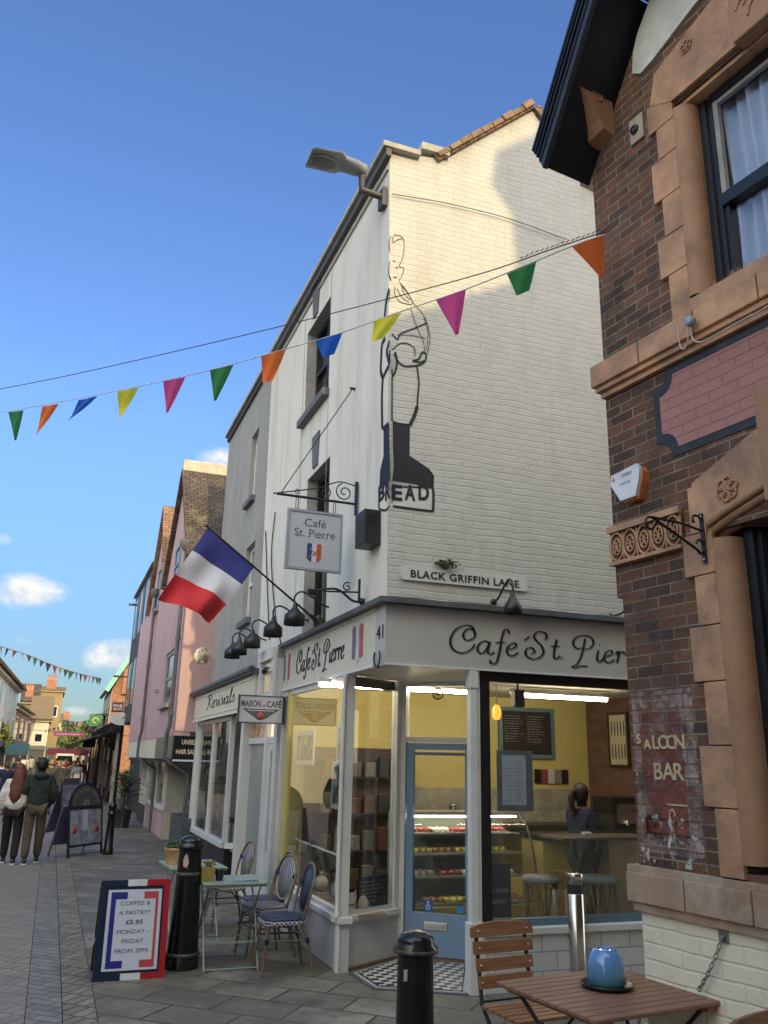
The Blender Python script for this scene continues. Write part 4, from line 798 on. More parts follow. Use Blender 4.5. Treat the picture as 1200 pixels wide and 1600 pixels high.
mb = MB(); mb.box(PB, .02, 7.5, .01, -.3, 0, 1.10); mb.box(PB, .02, .3, -.3, -7, 0, 1.3); mb.build('painted_base', cream_brick, pub)
mb = MB(); n0 = pq(980, 1353)[0]
for i in range(8):
    a = -.035+i*.42; mb.box(PB, a, a+.411, .06, -.1, 1.135, 1.29, .006)
mb.box(PB, -.01, 7.5, .04, -.1, 1.09, 1.134); mb.box(PB, -.03, 7.5, .05, -.1, 1.291, 1.325); 
for i in range(12): mb.box(PB, -.035, .0, -.1-i*.42, -.51-i*.42, 1.135, 1.29)
sill_m = M('plinth_stone', (.38, .24, .15), .8, var=.25, scale=4, dirt=(.45, .36, .28), dscale=2.4, dlo=.45, dhi=.62, bmp=.3, bscale=30); mb.build('plinth_course', sill_m, pub)
# string course and upper sill
mb = MB()
for i in range(12): a = -.075+i*.44; mb.box(PB, a, a+.431, .09, -.05, zS0+.035, zS1, .006)
mb.box(PB, -.055, 5, .065, -.05, zS0+.0, zS0+.034); mb.box(PB, -.04, 5, .035, -.05, zS0-.04, zS0-.002); mb.box(PB, -.075, -.036, -.05, -6, zS0+.035, zS1); mb.build('string_course', terra, pub)
mb = MB(); mb.box(PB, uL+.2, 2.6, .075, -.12, zS1+.002, wz0+.01, .01); o = mb.build('upper_sill', terra, pub)
# quoined surrounds: upper window
def surround(z0, z1, levels, name):
    for i in range(len(levels)-1):
        lo, hi = levels[i], levels[i+1]; e = uL+(-.035 if i % 2 else .03)
        mb = MB(); mb.box(PB, e, uR_-.10, .028, -.01, lo+.003, hi-.003, .004); mb.build(name, terra, pub)
surround(wz0, wz1, [4.45, 4.80, 5.08, 5.36, 5.66, 5.90, 6.12], 'quoin')
surround(1.33, dTop, [1.33, 1.66, 1.97, 2.30, 2.60, 2.88, 3.12, 3.40], 'quoin')
def roundmould(z0, z1, name='jamb_moulding'):
    mb = MB(); R_ = .10
    pr = [PB.P(uR_-.10+R_*math.sin(a), -.075+.1*math.cos(a), 0) for a in [rad(k*10) for k in range(10)]]
    lo = [p+Vector((0, 0, z0)) for p in pr]; hi = [p+Vector((0, 0, z1)) for p in pr]; n = len(pr)
    mb.add(lo+hi, [(i, i+1, n+i+1, n+i) for i in range(n-1)], True); mb.box(PB, uR_-.10, uR_-.0, -.08, -.2, z0, z1)
    for k in range(1, 6): zz = z0+(z1-z0)*k/6; mb.add([p+Vector((0, 0, zz-.003)) for p in pr], [tuple(range(n))])
    return mb.build(name, terra2, pub)
roundmould(wz0+.06, wz1-.06); roundmould(1.40, dTop-.05)
joint = M('joint_dark', (.10, .06, .04), .9)
# lintels
lz0, lz1 = wz1, wz1+.42
mb = MB()
mb.prism(PB, [(uL, lz0+.10), (uR_-.1, lz0+.0), (uR_+.42, lz0+.0), (uR_+.42, lz1+.1), (uL+.06, lz1-.1)], .032, -.02)
lin = mb.build('lintel', terra, pub)
mb = MB(); mb.box(PB, uR_+.426, uR_+.72, .085, -.02, lz0-.03, lz1+.22, .01); key = mb.build('keystone', terra2, pub)
mb = MB(); mb.prism(PB, [(uR_+.73, lz0), (2.5, lz0), (2.5, lz1), (uR_+.73, lz1+.1)], .032, -.02); mb.box(PB, uR_-.1, 2.5, -.02, -.14, lz0-.05, lz0-.002); mb.build('lintel', terra, pub)
def rosette(c, r, par, v=.032, pet=5):
    mb = MB()
    for k in range(pet):
        a = 2*math.pi*k/pet+.3; cc = PB.P(c[0]+math.cos(a)*r*.55, v+.006, c[1]+math.sin(a)*r*.55)
        mb.tube([PB.P(c[0]+math.cos(a)*r*.55+math.cos(b)*r*.38, v+.006, c[1]+math.sin(a)*r*.55+math.sin(b)*r*.38) for b in [2*math.pi*j/9 for j in range(10)]], r*.10, 5)
    mb.ball(PB.P(c[0], v, c[1]), r*.22, 8); mb.build('rosette', terra2, par)
rosette(pq(1078, 76), .05, lin)
mb = MB()
for k in range(26):
    a = random.random()*6.28; cu, cz = uR_+.50+random.random()*.14, lz0+.08+random.random()*.5
    mb.tube(smooth2([PB.P(cu+math.cos(a)*.035*math.cos(t), .088, cz+.04*math.sin(a+t)) for t in (0, 1, 2, 3)], 3), .009, 5)
mb.build('carving', terra, key)
# lower arch: band following a shallow curve
def arc(u): t = (u-(uR_-.12))/(2.4); return dTop+.03+.42*math.sin(min(max(t, 0), 1)*math.pi)**.9*.55
us_ = [uR_-.12+i*.08 for i in range(16)]
inner = [(u, arc(u)) for u in us_]; outer = [(us_[-1], arc(us_[-1])+.40), (1.06, 3.58), (uL+.07, 3.415)]
mb = MB(); mb.prism(PB, inner+outer+[(uR_-.14, 3.06)], .035, -.02); ar = mb.build('arch', terra, pub)
mb = MB(); mb.tube([PB.P(u, .035, arc(u)-.0) for u in us_], .022, 6); mb.tube([PB.P(u, -.0, arc(u)-.03) for u in us_], .03, 6); mb.tube([PB.P(u, -.06, arc(u)-.05) for u in us_], .035, 6); mb.build('arch_moulding', terra2, ar)
rosette(pq(1144, 766), .075, ar, .035, 6)
mb = MB(); mb.box(PB, 1.13, 1.34, .07, -.01, 3.18, 3.8); mb.build('arch_keystone', terra2, ar)
# frieze
fz0, fz1 = 3.07, 3.30
mb = MB(); mb.box(PB, -.04, uL-.03, .02, -.01, fz0, fz1); fzb = mb.build('frieze', M('frieze_ground', (.13, .06, .035), .8), pub)
mb = MB(); mb.box(PB, -.045, uL-.03, .05, .0, fz1-.03, fz1+.01); mb.box(PB, -.045, uL-.03, .045, .0, fz0-.01, fz0+.012)
cz = (fz0+fz1-.02)/2
for k in range(5):
    cu = .02+k*.115
    for rr, rt in ((.078, .009), (.045, .007)): mb.tube([PB.P(cu+math.cos(a)*rr*.72, .03, cz+math.sin(a)*rr*1.15) for a in [2*math.pi*j/14 for j in range(15)]], rt, 5)
    for a in range(6): mb.tube([PB.P(cu, .03, cz), PB.P(cu+.028*math.cos(a*1.05), .034, cz+.04*math.sin(a*1.05))], .006, 4)
    mb.tube([PB.P(cu+.057, .03, fz0+.02), PB.P(cu+.057, .03, fz1-.04)], .006, 4)
mb.build('scrollwork', terra, fzb)
# upper window frame and curtains
black_w = M('window_black', (.010, .012, .016), .3, var=.2, bmp=.1)
mb = MB(); mb.box(PB, uR_-.0, uR_+.05, -.10, -.2, wz0, wz1-.01); mb.box(PB, uR_+.05, uR_+.085, -.12, -.2, wz0, wz1-.01); mb.box(PB, uR_+.085, 2.4, -.10, -.2, wz1-.09, wz1-.01); mr = (pq(1108, 304)[1]+pq(1200, 236)[1])/2; mb.box(PB, uR_+.085, 2.4, -.115, -.2, mr-.04, mr+.045)
mb.box(PB, uR_+.085, uR_+.12, -.135, -.2, wz0, mr-.04); mb.box(PB, uR_+.085, 2.4, -.115, -.2, wz0, wz0+.055)
uw = mb.build('upper_window', black_w, pub)
mb = MB(); mb.box(PB, uR_+.086, uR_+.12, -.125, -.16, mr+.045, wz1-.09); mb.box(PB, uR_+.12, 2.4, -.128, -.16, wz1-.12, wz1-.091); mb.build('inner_bead', M('bead_white', (.30, .29, .28), .6), uw)
mb = MB(); mb.box(PB, uR_+.085, 2.4, -.165, -.17, wz0+.05, wz1-.09); mb.build('pane', glass('pub_glass', (.9, .93, .97), 1.3, 0, .05), uw)
def curtain(par, F, u0, u1, v, z0, z1, m, amp=.03, n=60, k=46, name='curtain', gather=.0):
    mb = MB(); rows = [z0+(z1-z0)*j/6 for j in range(7)]
    vs = []; 
    for j, z in enumerate(rows):
        for i in range(n):
            t = i/(n-1); u = u0+(u1-u0)*t+gather*(1-j/6)*math.sin(t*7)*.0; vs.append(F.P(u+gather*(1-abs(j/6-.35))*(-(t-.5)), v+amp*math.sin(t*k+j*.22)+amp*.5*math.sin(t*k*.37+1+j*.3), z))
    mb.add(vs, [(j*n+i, j*n+i+1, (j+1)*n+i+1, (j+1)*n+i) for j in range(6) for i in range(n-1)], True); return mb.build(name, m, par, recalc=False)
net = M('net_curtain', (.62, .66, .72), .9, var=.08)
curtain(uw, PB, uR_+.07, 1.55, -.235, wz0+.02, wz1+.1, net, .035, 90, 40, gather=.12)
curtain(uw, PB, 1.45, 2.4, -.25, wz0+.02, wz1+.1, net, .035, 60, 30)
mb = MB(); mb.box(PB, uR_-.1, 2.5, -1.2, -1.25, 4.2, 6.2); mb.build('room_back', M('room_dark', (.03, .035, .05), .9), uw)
# lower opening: dark glazing with ribbed blind behind
mb = MB(); mb.box(PB, uR_, uR_+.06, -.10, -.2, 1.36, dTop+.4); mb.box(PB, uR_+.06, uR_+.09, -.13, -.2, 1.36, dTop+.4); lo_ = mb.build('lower_window', black_w, pub)
mb = MB(); mb.box(PB, uR_+.09, 2.3, -.16, -.165, 1.36, dTop+.45); mb.build('pane', glass('pub_glass_low', (.5, .5, .5), 1.0), lo_)
curtain(lo_, PB, uR_+.09, 2.3, -.28, 1.3, dTop+.5, M('dark_curtain', (.03, .032, .032), .7), .03, 120, 90)
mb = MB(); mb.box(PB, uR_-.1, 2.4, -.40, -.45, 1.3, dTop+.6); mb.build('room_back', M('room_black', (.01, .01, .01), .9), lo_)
# pink painted name panel with black border
def notch(u0, u1, z0, z1, r=.10, n=6):
    P = []
    for (cu, cz_, a0) in ((u0, z0, 90), (u1, z0, 180), (u1, z1, 270), (u0, z1, 0)):
        P += [(cu+r*math.cos(rad(a0-90*i/n)), cz_+r*math.sin(rad(a0-90*i/n))) for i in range(n+1)]
    return P
pz0, pz1 = 3.63, 4.20
mb = MB(); mb.prism(PB, notch(.385, 3.2, pz0, pz1, .115), 0, .006); npn = mb.build('name_panel', M('panel_border', (.022, .024, .028), .6, dirt=(.05, .045, .045), dscale=8), pub)
pinkpanel = brick('pink_painted_brick', (.41, .19, .165), (.395, .18, .155), (.375, .17, .148), .2, .0655, ms=.006, warp=.015, bst=.7, bd=.008, var=.12, dirt=(.31, .15, .13), dlo=.5, dhi=.8, smooth=.6, rough=.6)
mb = MB(); mb.prism(PB, notch(.385+.05, 3.15, pz0+.05, pz1-.05, .115), .0, .010); mb.build('panel_field', pinkpanel, npn)
# white render in the gable
mb = MB(); mb.prism(PB, [(.43, 6.52), (.50, 6.46), (.62, 6.48), (1.0, 6.60), (2.0, 6.62), (2.0, 7.01), (.66, 7.01), (.5, 6.80), (.45, 6.68)], 0, .02); mb.build('gable_render', M('gable_white', (.62, .62, .58), .9, dirt=(.45, .44, .40), bmp=.3, bscale=20), pub)
# roof: verge boards, soffit, slab
e0_, e1_ = pq(848, 262, .42), pq(926, 0, .42)
vz0 = e0_; dz = (e1_[1]-e0_[1])/(e1_[0]-e0_[0])
def vp(u, off=0): return (u, vz0[1]+(u-vz0[0])*dz+off)
TOPu = vz0[0]+(HW+.35-vz0[1])/dz
A_, B_ = vz0, (TOPu, HW+.35)
wd = .0
def offp(p, d):   # offset square to the slope; the lower end is cut back plumb
    L_ = math.hypot(1, dz); k = .8*d if p[1] < 6.3 else 0; return (p[0]-d*dz/L_+k/L_, p[1]+d/L_+k*dz/L_)
mb = MB(); mb.prism(PB, [A_, B_, offp(B_, .12), offp(A_, .12)], .42, .38); bb_ = mb.build('bargeboard', M('barge_navy', (.018, .028, .05), .45, var=.3, dirt=(.04, .05, .06), dlo=.5, dhi=.8, bmp=.2), pub)
mb = MB(); 
for d0_, d1_, v_ in ((.05, .065, .43), (.09, .105, .44), (.118, .136, .45), (.137, .155, .46)): mb.prism(PB, [offp(A_, d0_), offp(B_, d0_), offp(B_, d1_), offp(A_, d1_)], v_, .37)
mb.build('moulding', M('barge_dark', (.012, .016, .028), .45, bmp=.2), bb_)
ex_ = (A_[0]-.0, A_[1])
mb = MB(); mb.prism(PB, [offp(A_, .02), offp(B_, .02), offp(B_, .08), offp(A_, .08)], .379, -6.5); mb.build('soffit', M('soffit_black', (.010, .012, .016), .7), pub)
mb = MB(); mb.prism(PB, [offp(A_, .142), offp(B_, .142), offp(B_, .168), offp(A_, .168)], .45, -6.5)
mb.prism(PB, [B_, (3.6, HW+.35), (3.6, HW+.40), (B_[0], HW+.40)], .4, -6.5); mb.build('roof', tile_brown, pub)
mb = MB(); mb.prism(PB, [(-.035, 5.9), (-.19, 6.02), (-.19, 6.12), (-.035, 6.2)], -.02, -6.4); mb.build('eaves_corbel', terra2, pub)
# carved corbel under the verge
q0 = pq(945, 170, .1); mb = MB()
cb = [(0, .0), (.24, .0), (.30, -.03), (.31, -.10), (.22, -.20), (.14, -.30), (.10, -.37), (.0, -.40)]
cu0 = .04; cz0 = 6.56
fr_ = Fr(PB.P(cu0, 0, cz0), PB.n, -PB.ex); mb.prism(fr_, [(a, b) for a, b in cb], 0, -.17); o = mb.build('corbel', terra2, pub)
mb = MB()
for s_ in (0.0, -.17):
    mb.tube([fr_.P(.14+.05*math.cos(a)*(1-k*.04), s_, -.12+.05*math.sin(a)*(1-k*.04)) for k, a in enumerate([j*.6 for j in range(16)])], .008, 5)
mb.lathe(PB.P(cu0+.085, .08, cz0-.34), [(0, 0), (.05, .01), (.055, .05), (.03, .08), (0, .09)], 10, ax=PB); mb.build('carving', terra, o)
# square vent plate with hole
c_ = pq(997, 203); mb = MB(); mb.box(PB, c_[0]-.06, c_[0]+.06, 0.001, .02, c_[1]-.10, c_[1]+.10, .004); tv = mb.build('wall_vent', M('vent_stone', (.35, .30, .24), .8), pub)
mb = MB(); mb.lathe(PB.P(c_[0]-.01, .02, c_[1]), [(.0, .001), (.035, .001), (.035, .012), (.028, .02), (0, .005)], 10, ax=Fr((0, 0, 0), PB.ex, PB.ez, PB.n)); mb.build('vent_hole', black_iron, tv)
# faded sign on the brick
z0, z1 = pq(1050, 1340)[1]-.0, pq(1040, 1070)[1]
mb = MB(); mb.box(PB, .035, .49, .0005, .002, 1.40, 2.28); gs = mb.build('painted_sign', worn('worn_pink_paint', (.50, .36, .31), .46, .60, 7, br=True), pub)
mb = MB(); mb.box(PB, .09, .40, .002, .0032, 1.50, 2.16); mb.build('red_ground', worn('worn_red_paint', (.30, .085, .055), .44, .58, 5, br=True), gs)
gold_w = worn('worn_gold', (.66, .54, .33), .34, .46, 24); mb = MB()
for ch, u in zip('SALOON', (.075, .14, .205, .265, .325, .38)): mb.text(PB, ch, u, 1.955 if ch != 'S' else 1.985, .075 if ch not in 'SA' else .055, .0035, bold=.012, depth=.003)
for ch, u in zip('BAR', (.21, .285, .36)): mb.text(PB, ch, u, 1.79, .09, .0035, bold=.012, depth=.003)
mb.box(PB, .26, .40, .0035, .006, 1.655, 1.663); mb.tube([PB.P(.29+.02*math.cos(a), .005, 1.60+.035*math.sin(a)) for a in [j*.7 for j in range(9)]], .004, 4); mb.build('lettering', gold_w, gs)
flake = worn('flaking_white', (.6, .57, .53), .56, .60, 14, sy=.6)
mb = MB(); mb.box(PB, .03, .50, .0045, .005, 1.34, 1.60); mb.build('flaking_paint', flake, gs)
# ---- fixings on the pub
al = thing('alarm_box', PB.P(.2, 0, 3.55), 'white triangular alarm box with orange base on the pub brickwork', 'alarm box')
c0_ = pq(966, 742)[0], pq(966, 742)[1]; c1_ = pq(1005, 725); c2_ = pq(1014, 722); 
a0, a1 = pq(967, 748), pq(1012, 722); b0_, b1_ = pq(985, 785), pq(1005, 778)
poly = [(a0[0]+.01, a0[1]-.0), (a1[0]-.02, a0[1]+.02), (a1[0], a0[1]-.02), (a1[0]-.01, a0[1]-.08), (b1_[0]+.01, b0_[1]-.0), (b0_[0]-.01, b0_[1]-.0), (a0[0], a0[1]-.06)]
mb = MB(); mb.prism(PB, poly, .05, .075); mb.build('cover', M('alarm_white', (.72, .72, .74), .3), al)
mb = MB(); k_ = .0; mb.prism(PB, [(p[0]+.004, p[1]-.012) for p in poly], .001, .049); mb.build('base', M('alarm_orange', (.55, .18, .05), .4), al)
mb = MB(); cu = (a0[0]+a1[0])/2; mb.text(PB, 'SYNERGY', cu+.02, a0[1]-.035, .02, .0752, width=.09, depth=.001); mb.text(PB, '01227 271106', cu, a0[1]-.085, .014, .0752, width=.085, depth=.001); mb.build('lettering', M('alarm_ink', (.05, .05, .06), .5), al)
mb = MB(); mb.prism(PB, [(a0[0]+.015, a0[1]-.045), (a0[0]+.045, a0[1]-.045), (a0[0]+.03, a0[1]-.012)], .0752, .0765); mb.build('emblem', M('alarm_red', (.6, .15, .08), .5), al)
# scroll bracket
bk = thing('hanging_bracket', PB.P(.6, 0, 3.2), 'empty black wrought iron scroll bracket on the pub door surround', 'bracket')
pb0 = pq(1096, 803, .035); pb1 = pq(1103, 880, .035); u_ = pb0[0]
zT, zB = pb0[1], pb1[1]; mb = MB(); mb.box(PB, u_-.012, u_+.012, .037, .045, zB, zT); mb.build('backplate', black_iron, bk)
tip = PB.P(u_, .045+.42, (zT+zB)/2+.05)
P_ = lambda v, z: PB.P(u_, v, z)
zt_, zb2 = zT-.08, zB+.05
mb = MB(); mb.tube([P_(.045, zt_-.02), P_(.20, zt_-.0), P_(.42, zt_+.0)], .007, 6); mb.tube(smooth2([P_(.045, zb2+.02), P_(.07, zb2-.0), P_(.12, zb2+.03), P_(.42, zt_+.0)]), .008, 6)
mb.tube(smooth2([P_(.42, zt_), P_(.46, zt_-.01), P_(.47, zt_-.05), P_(.44, zt_-.07), P_(.41, zt_-.055)]), .007, 6); mb.tube(smooth2([P_(.045, zt_+.03), P_(.06, zt_+.06), P_(.10, zt_+.06), P_(.11, zt_+.03), P_(.10, zt_+.02)]), .007, 6); mb.tube(smooth2([P_(.045, zb2+.05), P_(.06, zb2+.075), P_(.09, zb2+.07), P_(.095, zb2+.05)]), .007, 6); mb.build('scrolls', black_iron, bk)
mb = MB()
for z in (zT-.02, zB+.02): mb.ball(PB.P(u_, .046, z), .007, 8)
mb.build('screw', M('screw_zinc', (.7, .68, .6), .3, 1), bk)
# cable and junction box
jb = thing('junction_box', PB.P(.5, .12, 4.4), 'small grey junction box with looping white cable on the pub string course', 'junction box')
c_ = pq(1080, 503, .13); mb = MB(); mb.lathe(PB.P(c_[0], .122, c_[1]), [(.0, 0), (.030, 0), (.030, .035), (.024, .042), (0, .042)], 12, ax=Fr((0, 0, 0), PB.ex, PB.ez, PB.n)); mb.build('box', M('box_blue_grey', (.30, .36, .42), .4), jb)
cabm = M('cable_white', (.5, .48, .42), .5)
pts = [pq(x, y, .12) for x, y in ((1080, 515), (1084, 530), (1092, 535), (1104, 533), (1140, 513), (1175, 494), (1210, 474))]
mb = MB(); mb.tube(smooth2([PB.P(p[0], .13, p[1]) for p in pts]+[PB.P(2.4, .13, pts[-1][1]+.1)]), .005, 6); pts = [pq(x, y, .12) for x, y in ((1077, 512), (1077, 530), (1072, 545), (1065, 542), (1062, 520), (1060, 508))]; mb.tube(smooth2([PB.P(p[0], .13, p[1]) for p in pts]), .0045, 6); mb.build('cable', cabm, jb)
# weeds on the upper sill
def grass(par, F, u0, u1, v, z, n, h, m, name='weeds', bend=.03):
    mb = MB()
    for i in range(n):
        u = random.uniform(u0, u1); a = random.random()*6.28; hh = h*random.uniform(.4, 1); b = F.P(u, v+random.uniform(-.02, .02), z); tip = b+F.ex*math.cos(a)*bend+F.n*math.sin(a)*bend*.6+Vector((0, 0, hh)); mid = (b+tip)/2+Vector((0, 0, hh*.12)); w = F.ex*.0022
        mb.add([b-w, b+w, mid+w, mid-w, tip], [(0, 1, 2, 3), (3, 2, 4)])
    return mb.build(name, m, par)
wd_ = M('dry_weed', (.30, .20, .10), .9)
w_ = grass(None, PB, uR_-.02, uR_+.20, -.03, wz0+.01, 70, .11, wd_); tag(w_, 'tuft of dry weeds on the sill at the lower left corner of the pub window', 'weeds')
w_ = grass(None, PB, 1.02, 1.25, .02, wz0+.01, 26, .09, wd_); tag(w_, 'sparse thin weeds further right along the upper pub window sill', 'weeds')
# chain on the cream base
chm = M('galvanised', (.32, .31, .29), .4, .8)
ch = thing('wall_chain', PB.P(.4, 0, .9), 'galvanised steel chain hanging from a plate on the cream pub wall', 'chain')
p0_ = pq(1130, 1463, .02); mb = MB(); mb.box(PB, p0_[0]-.028, p0_[0]+.028, .011, .02, p0_[1]-.03, p0_[1]+.03); mb.tube([PB.P(p0_[0]+.014*math.cos(a), .03+.012*math.sin(a), p0_[1]) for a in [j*.7 for j in range(10)]], .004, 5); mb.build('plate', chm, ch)
A0 = PB.P(p0_[0], .035, p0_[1]-.02); q_ = PB.px(1090, 1550, .05); B0 = PB.P(q_[0], .05, q_[1])
for k in range(12):
    t = k/12; c = A0.lerp(B0, t)-Vector((0, 0, .015*math.sin(t*math.pi))); d = (B0-A0).normalized(); sx = d.cross(PB.n).normalized() if k % 2 else PB.n
    mb = MB(); mb.tube([c+d*.017*math.cos(a)+sx*.0095*math.sin(a) for a in [j*math.pi/4 for j in range(9)]], .0035, 5); mb.build('link', chm, ch)
# ------------------------------------------------------------ unseen stand-in blocks, added to throw the shade and fill reflections
T = 13.0; s3 = sdir; kk = T/(s3.dot(L.n))
def back(u, z): p = L.P(u, 0, z)+s3*kk; return ((p-L.o).dot(L.ex), p.z)
bp = [L.px(x, y, -.09) for x, y in ((612, 492), (640, 483), (681, 475), (730, 458), (735, 450), (750, 455), (757, 446), (772, 449), (780, 440), (794, 440), (813, 412), (811, 350), (806, 281), (774, 234), (833, 208))]  # shadow edge wanted on the gable, traced back along the sun
prof = [back(-10, 0)]; prof[0] = (prof[0][0], 0)
prof += [back(-10, 9.5)]+[back(-.35, 9.5), back(-.3, bp[0][1]-.1)]+[back(*p) for p in bp]+[back(bp[-1][0]+.5, bp[-1][1]+.6), back(bp[-1][0]+2.5, bp[-1][1]+.6), back(9, 9.0)]
e_ = back(9, 0); prof.append((e_[0], 0))
blk = thing('stepped_shade_block', L.P(back(0, 0)[0], T, 0), 'unseen stepped block added behind the viewpoint, cut to shape the shade on the gable', 'building')
TFr = Fr(C0, L.ex, L.n); mb = MB(); mb.prism(TFr, prof, T, T+1.2); mb.build('wall', M('back_wall', (.74, .68, .58), .9, var=.1), blk)  # added block: notched outline shapes the shade, pale face bounces light
for i in range(5):
    for j in range(3):
        u_ = prof[0][0]+2+i*3; mb = MB(); mb.box(TFr, u_, u_+1.1, T-.05, T+.05, 3.5+j*3.2, 5.2+j*3.2); mb.build('window', dark_glass, blk)
t, F_, Ln = house('standin_terrace', 'unseen stand-in terrace on the other side of the street, left of the picture', 0, 5, 10, 10, 1, cream_w, None, 0, 0, 1) if False else (None, None, None)
ot = thing('standin_terrace', S.P(10, 9.6, 0), 'pale stand-in terrace added across the street for shade and reflections, out of view on the left', 'building')
mb = MB(); mb.box(S, -12, 42, 10.0, 16, 0, 5.2); mb.build('wall', M('terrace_wall', (.66, .58, .46), .9), ot)  # unseen stand-in for houses opposite, kept low and pale to let light in
for i in range(18):
    mb = MB(); mb.box(S, -10+i*2.9, -8.7+i*2.9, 9.97, 10.0, 3.3, 4.7); mb.build('window', dark_glass, ot)
mb = MB(); mb.box(S, -11.5, 41.5, 9.9, 10.0, .3, 2.5); mb.build('shopfronts', M('terrace_shops', (.40, .37, .33), .5), ot)
mb = MB(); mb.box(S, -12, 42, 9.7, 16, 5.201, 5.4); mb.build('roof', tile_brown, ot)
# ------------------------------------------------------------ hanging sign, flag, lamps on the street wall
def TU(u): return Fr(S.P(u, 0, 0), -S.n, -S.ex)      # upright plane square to the street wall, facing the camera
ub = SU.px(556, 788)[0]; TS = TU(ub-.0)
br = thing('sign_bracket', TS.P(-.09, 0, 4.2), 'black scroll bracket with a thin stay rod on the white cafe wall', 'bracket')
a = TS.px(432, 771); b = TS.px(556, 788); c = TS.px(556, 760)
mb = MB(); mb.tube([TS.P(a[0], 0, a[1]), TS.P(b[0], 0, b[1])], .014, 6); mb.lathe(TS.P(a[0]-.02, 0, a[1]), [(.004, -.01), (.018, .0), (.004, .012)], 8); mb.box(TS, b[0]-.012, b[0]+.012, -.02, .02, b[1]-.12, c[1]+.05); mb.build('bar', black_iron, br)
mb = MB()
def spiral(T_, cx, cz, r, turns, a0, d=1, n=26): return [T_.P(cx+r*(1-i/n*.85)*math.cos(a0+d*turns*6.283*i/n), 0, cz+r*(1-i/n*.85)*math.sin(a0+d*turns*6.283*i/n)) for i in range(n)]
h_ = b[1]
mb.tube(spiral(TS, b[0]-.13, h_+.115, .10, 1.6, 1.9), .007, 5); mb.tube(spiral(TS, b[0]-.34, h_+.08, .065, 1.5, 1.2, -1), .006, 5); mb.tube(spiral(TS, a[0]+.22, h_+.05, .03, 1.2, 1.2), .005, 5)
mb.tube(smooth2([TS.P(a[0]+.02, 0, a[1]+.01), TS.P((a[0]+b[0])/2, 0, h_+.12), TS.P(b[0]-.2, 0, h_+.22), TS.P(b[0], 0, h_+.2)]), .007, 5); mb.build('scrolls', black_iron, br)
q = SU.px(555, 608); mb = MB(); mb.tube([TS.P(a[0]+.05, 0, a[1]+.02), SU.P(q[0], .03, q[1])], .006, 5); mb.tube([SU.P(q[0], .0, q[1]), SU.P(q[0], .06, q[1])], .016, 6); mb.build('stay_rod', black_iron, br)
P4 = [TS.px(*p) for p in ((452, 797), (534, 809), (530, 893), (446, 884))]
sx0_, sx1_ = (P4[0][0]+P4[3][0])/2, (P4[1][0]+P4[2][0])/2; sz1_, sz0_ = (P4[0][1]+P4[1][1])/2, (P4[2][1]+P4[3][1])/2
hs_ = thing('hanging_sign', TS.P((sx0_+sx1_)/2, 0, sz0_), 'square pale grey hanging sign reading Café St. Pierre with tricolour shield', 'sign')
sgn = M('sign_pale_blue', (.46, .49, .53), .5, var=.03, bmp=.03)
mb = MB(); mb.box(TS, sx0_, sx1_, .012, -.012, sz0_, sz1_); mb.build('panel', sgn, hs_)
mb = MB()
for q in ((sx0_-.012, sx0_+.012, sz0_, sz1_), (sx1_-.012, sx1_+.012, sz0_, sz1_), (sx0_-.012, sx1_+.012, sz1_+.001, sz1_+.025), (sx0_-.012, sx1_+.012, sz0_-.025, sz0_-.001)): mb.box(TS, q[0], q[1], .022, -.022, q[2], q[3])
mb.build('frame', M('sign_frame', (.30, .33, .37), .5), hs_)
for x_ in (sx0_+.08, sx1_-.08):
    mb = MB(); hh = a[1]+(b[1]-a[1])*(x_-a[0])/(b[0]-a[0]); mb.tube([TS.P(x_+.012*math.cos(t), 0, (hh+sz1_+.02)/2+((hh-sz1_)/2+.01)*math.sin(t)) for t in [j*.63 for j in range(11)]], .004, 5); mb.build('hook', black_iron, hs_)
ink_ = M('sign_ink', (.06, .07, .11), .6)
W_ = sx1_-sx0_; cx_ = (sx0_+sx1_)/2; mb = MB(); mb.text(TS, 'Café', cx_, sz1_-.145, .085, .0125, width=W_*.40, depth=.002, bold=-.006); mb.text(TS, 'St. Pierre', cx_, sz1_-.255, .085, .0125, width=W_*.76, depth=.002, bold=-.006)
for xx in (-.30, -.12, .05, .2): mb.box(TS, cx_+xx*W_-.012, cx_+xx*W_+.012, .0125, .0145, sz1_-.2585, sz1_-.2535)
mb.build('lettering', ink_, hs_)
sh = sz0_+.06; sw2 = .075
for i, cc in enumerate(((.03, .05, .22), (.6, .6, .62), (.50, .07, .05))):
    mb = MB(); x0_ = cx_-sw2+i*sw2*2/3; x1_ = x0_+sw2*2/3; yb = [sh+.035, sh+.0, sh+.035]
    mb.prism(TS, [(x0_, sh+(.045 if i == 0 else .005)), (x0_+sw2/3, sh+(.018 if i != 1 else -.004)), (x1_, sh+(.045 if i == 2 else .005)), (x1_, sh+.19), (x0_+sw2/3, sh+.20), (x0_, sh+.19)], .012, .016); mb.build('shield', M('shield', cc, .5), hs_)
mb = MB(); mb.tube([TS.P(cx_-.05, .018, sh+.05), TS.P(cx_+.05, .018, sh+.15)], .005, 5); mb.tube([TS.P(cx_+.05, .018, sh+.05), TS.P(cx_-.05, .018, sh+.15)], .005, 5); mb.ball(TS.P(cx_, .018, sh+.1), .013, 8); mb.build('emblem', M('emblem_gold', (.45, .30, .16), .5), hs_)
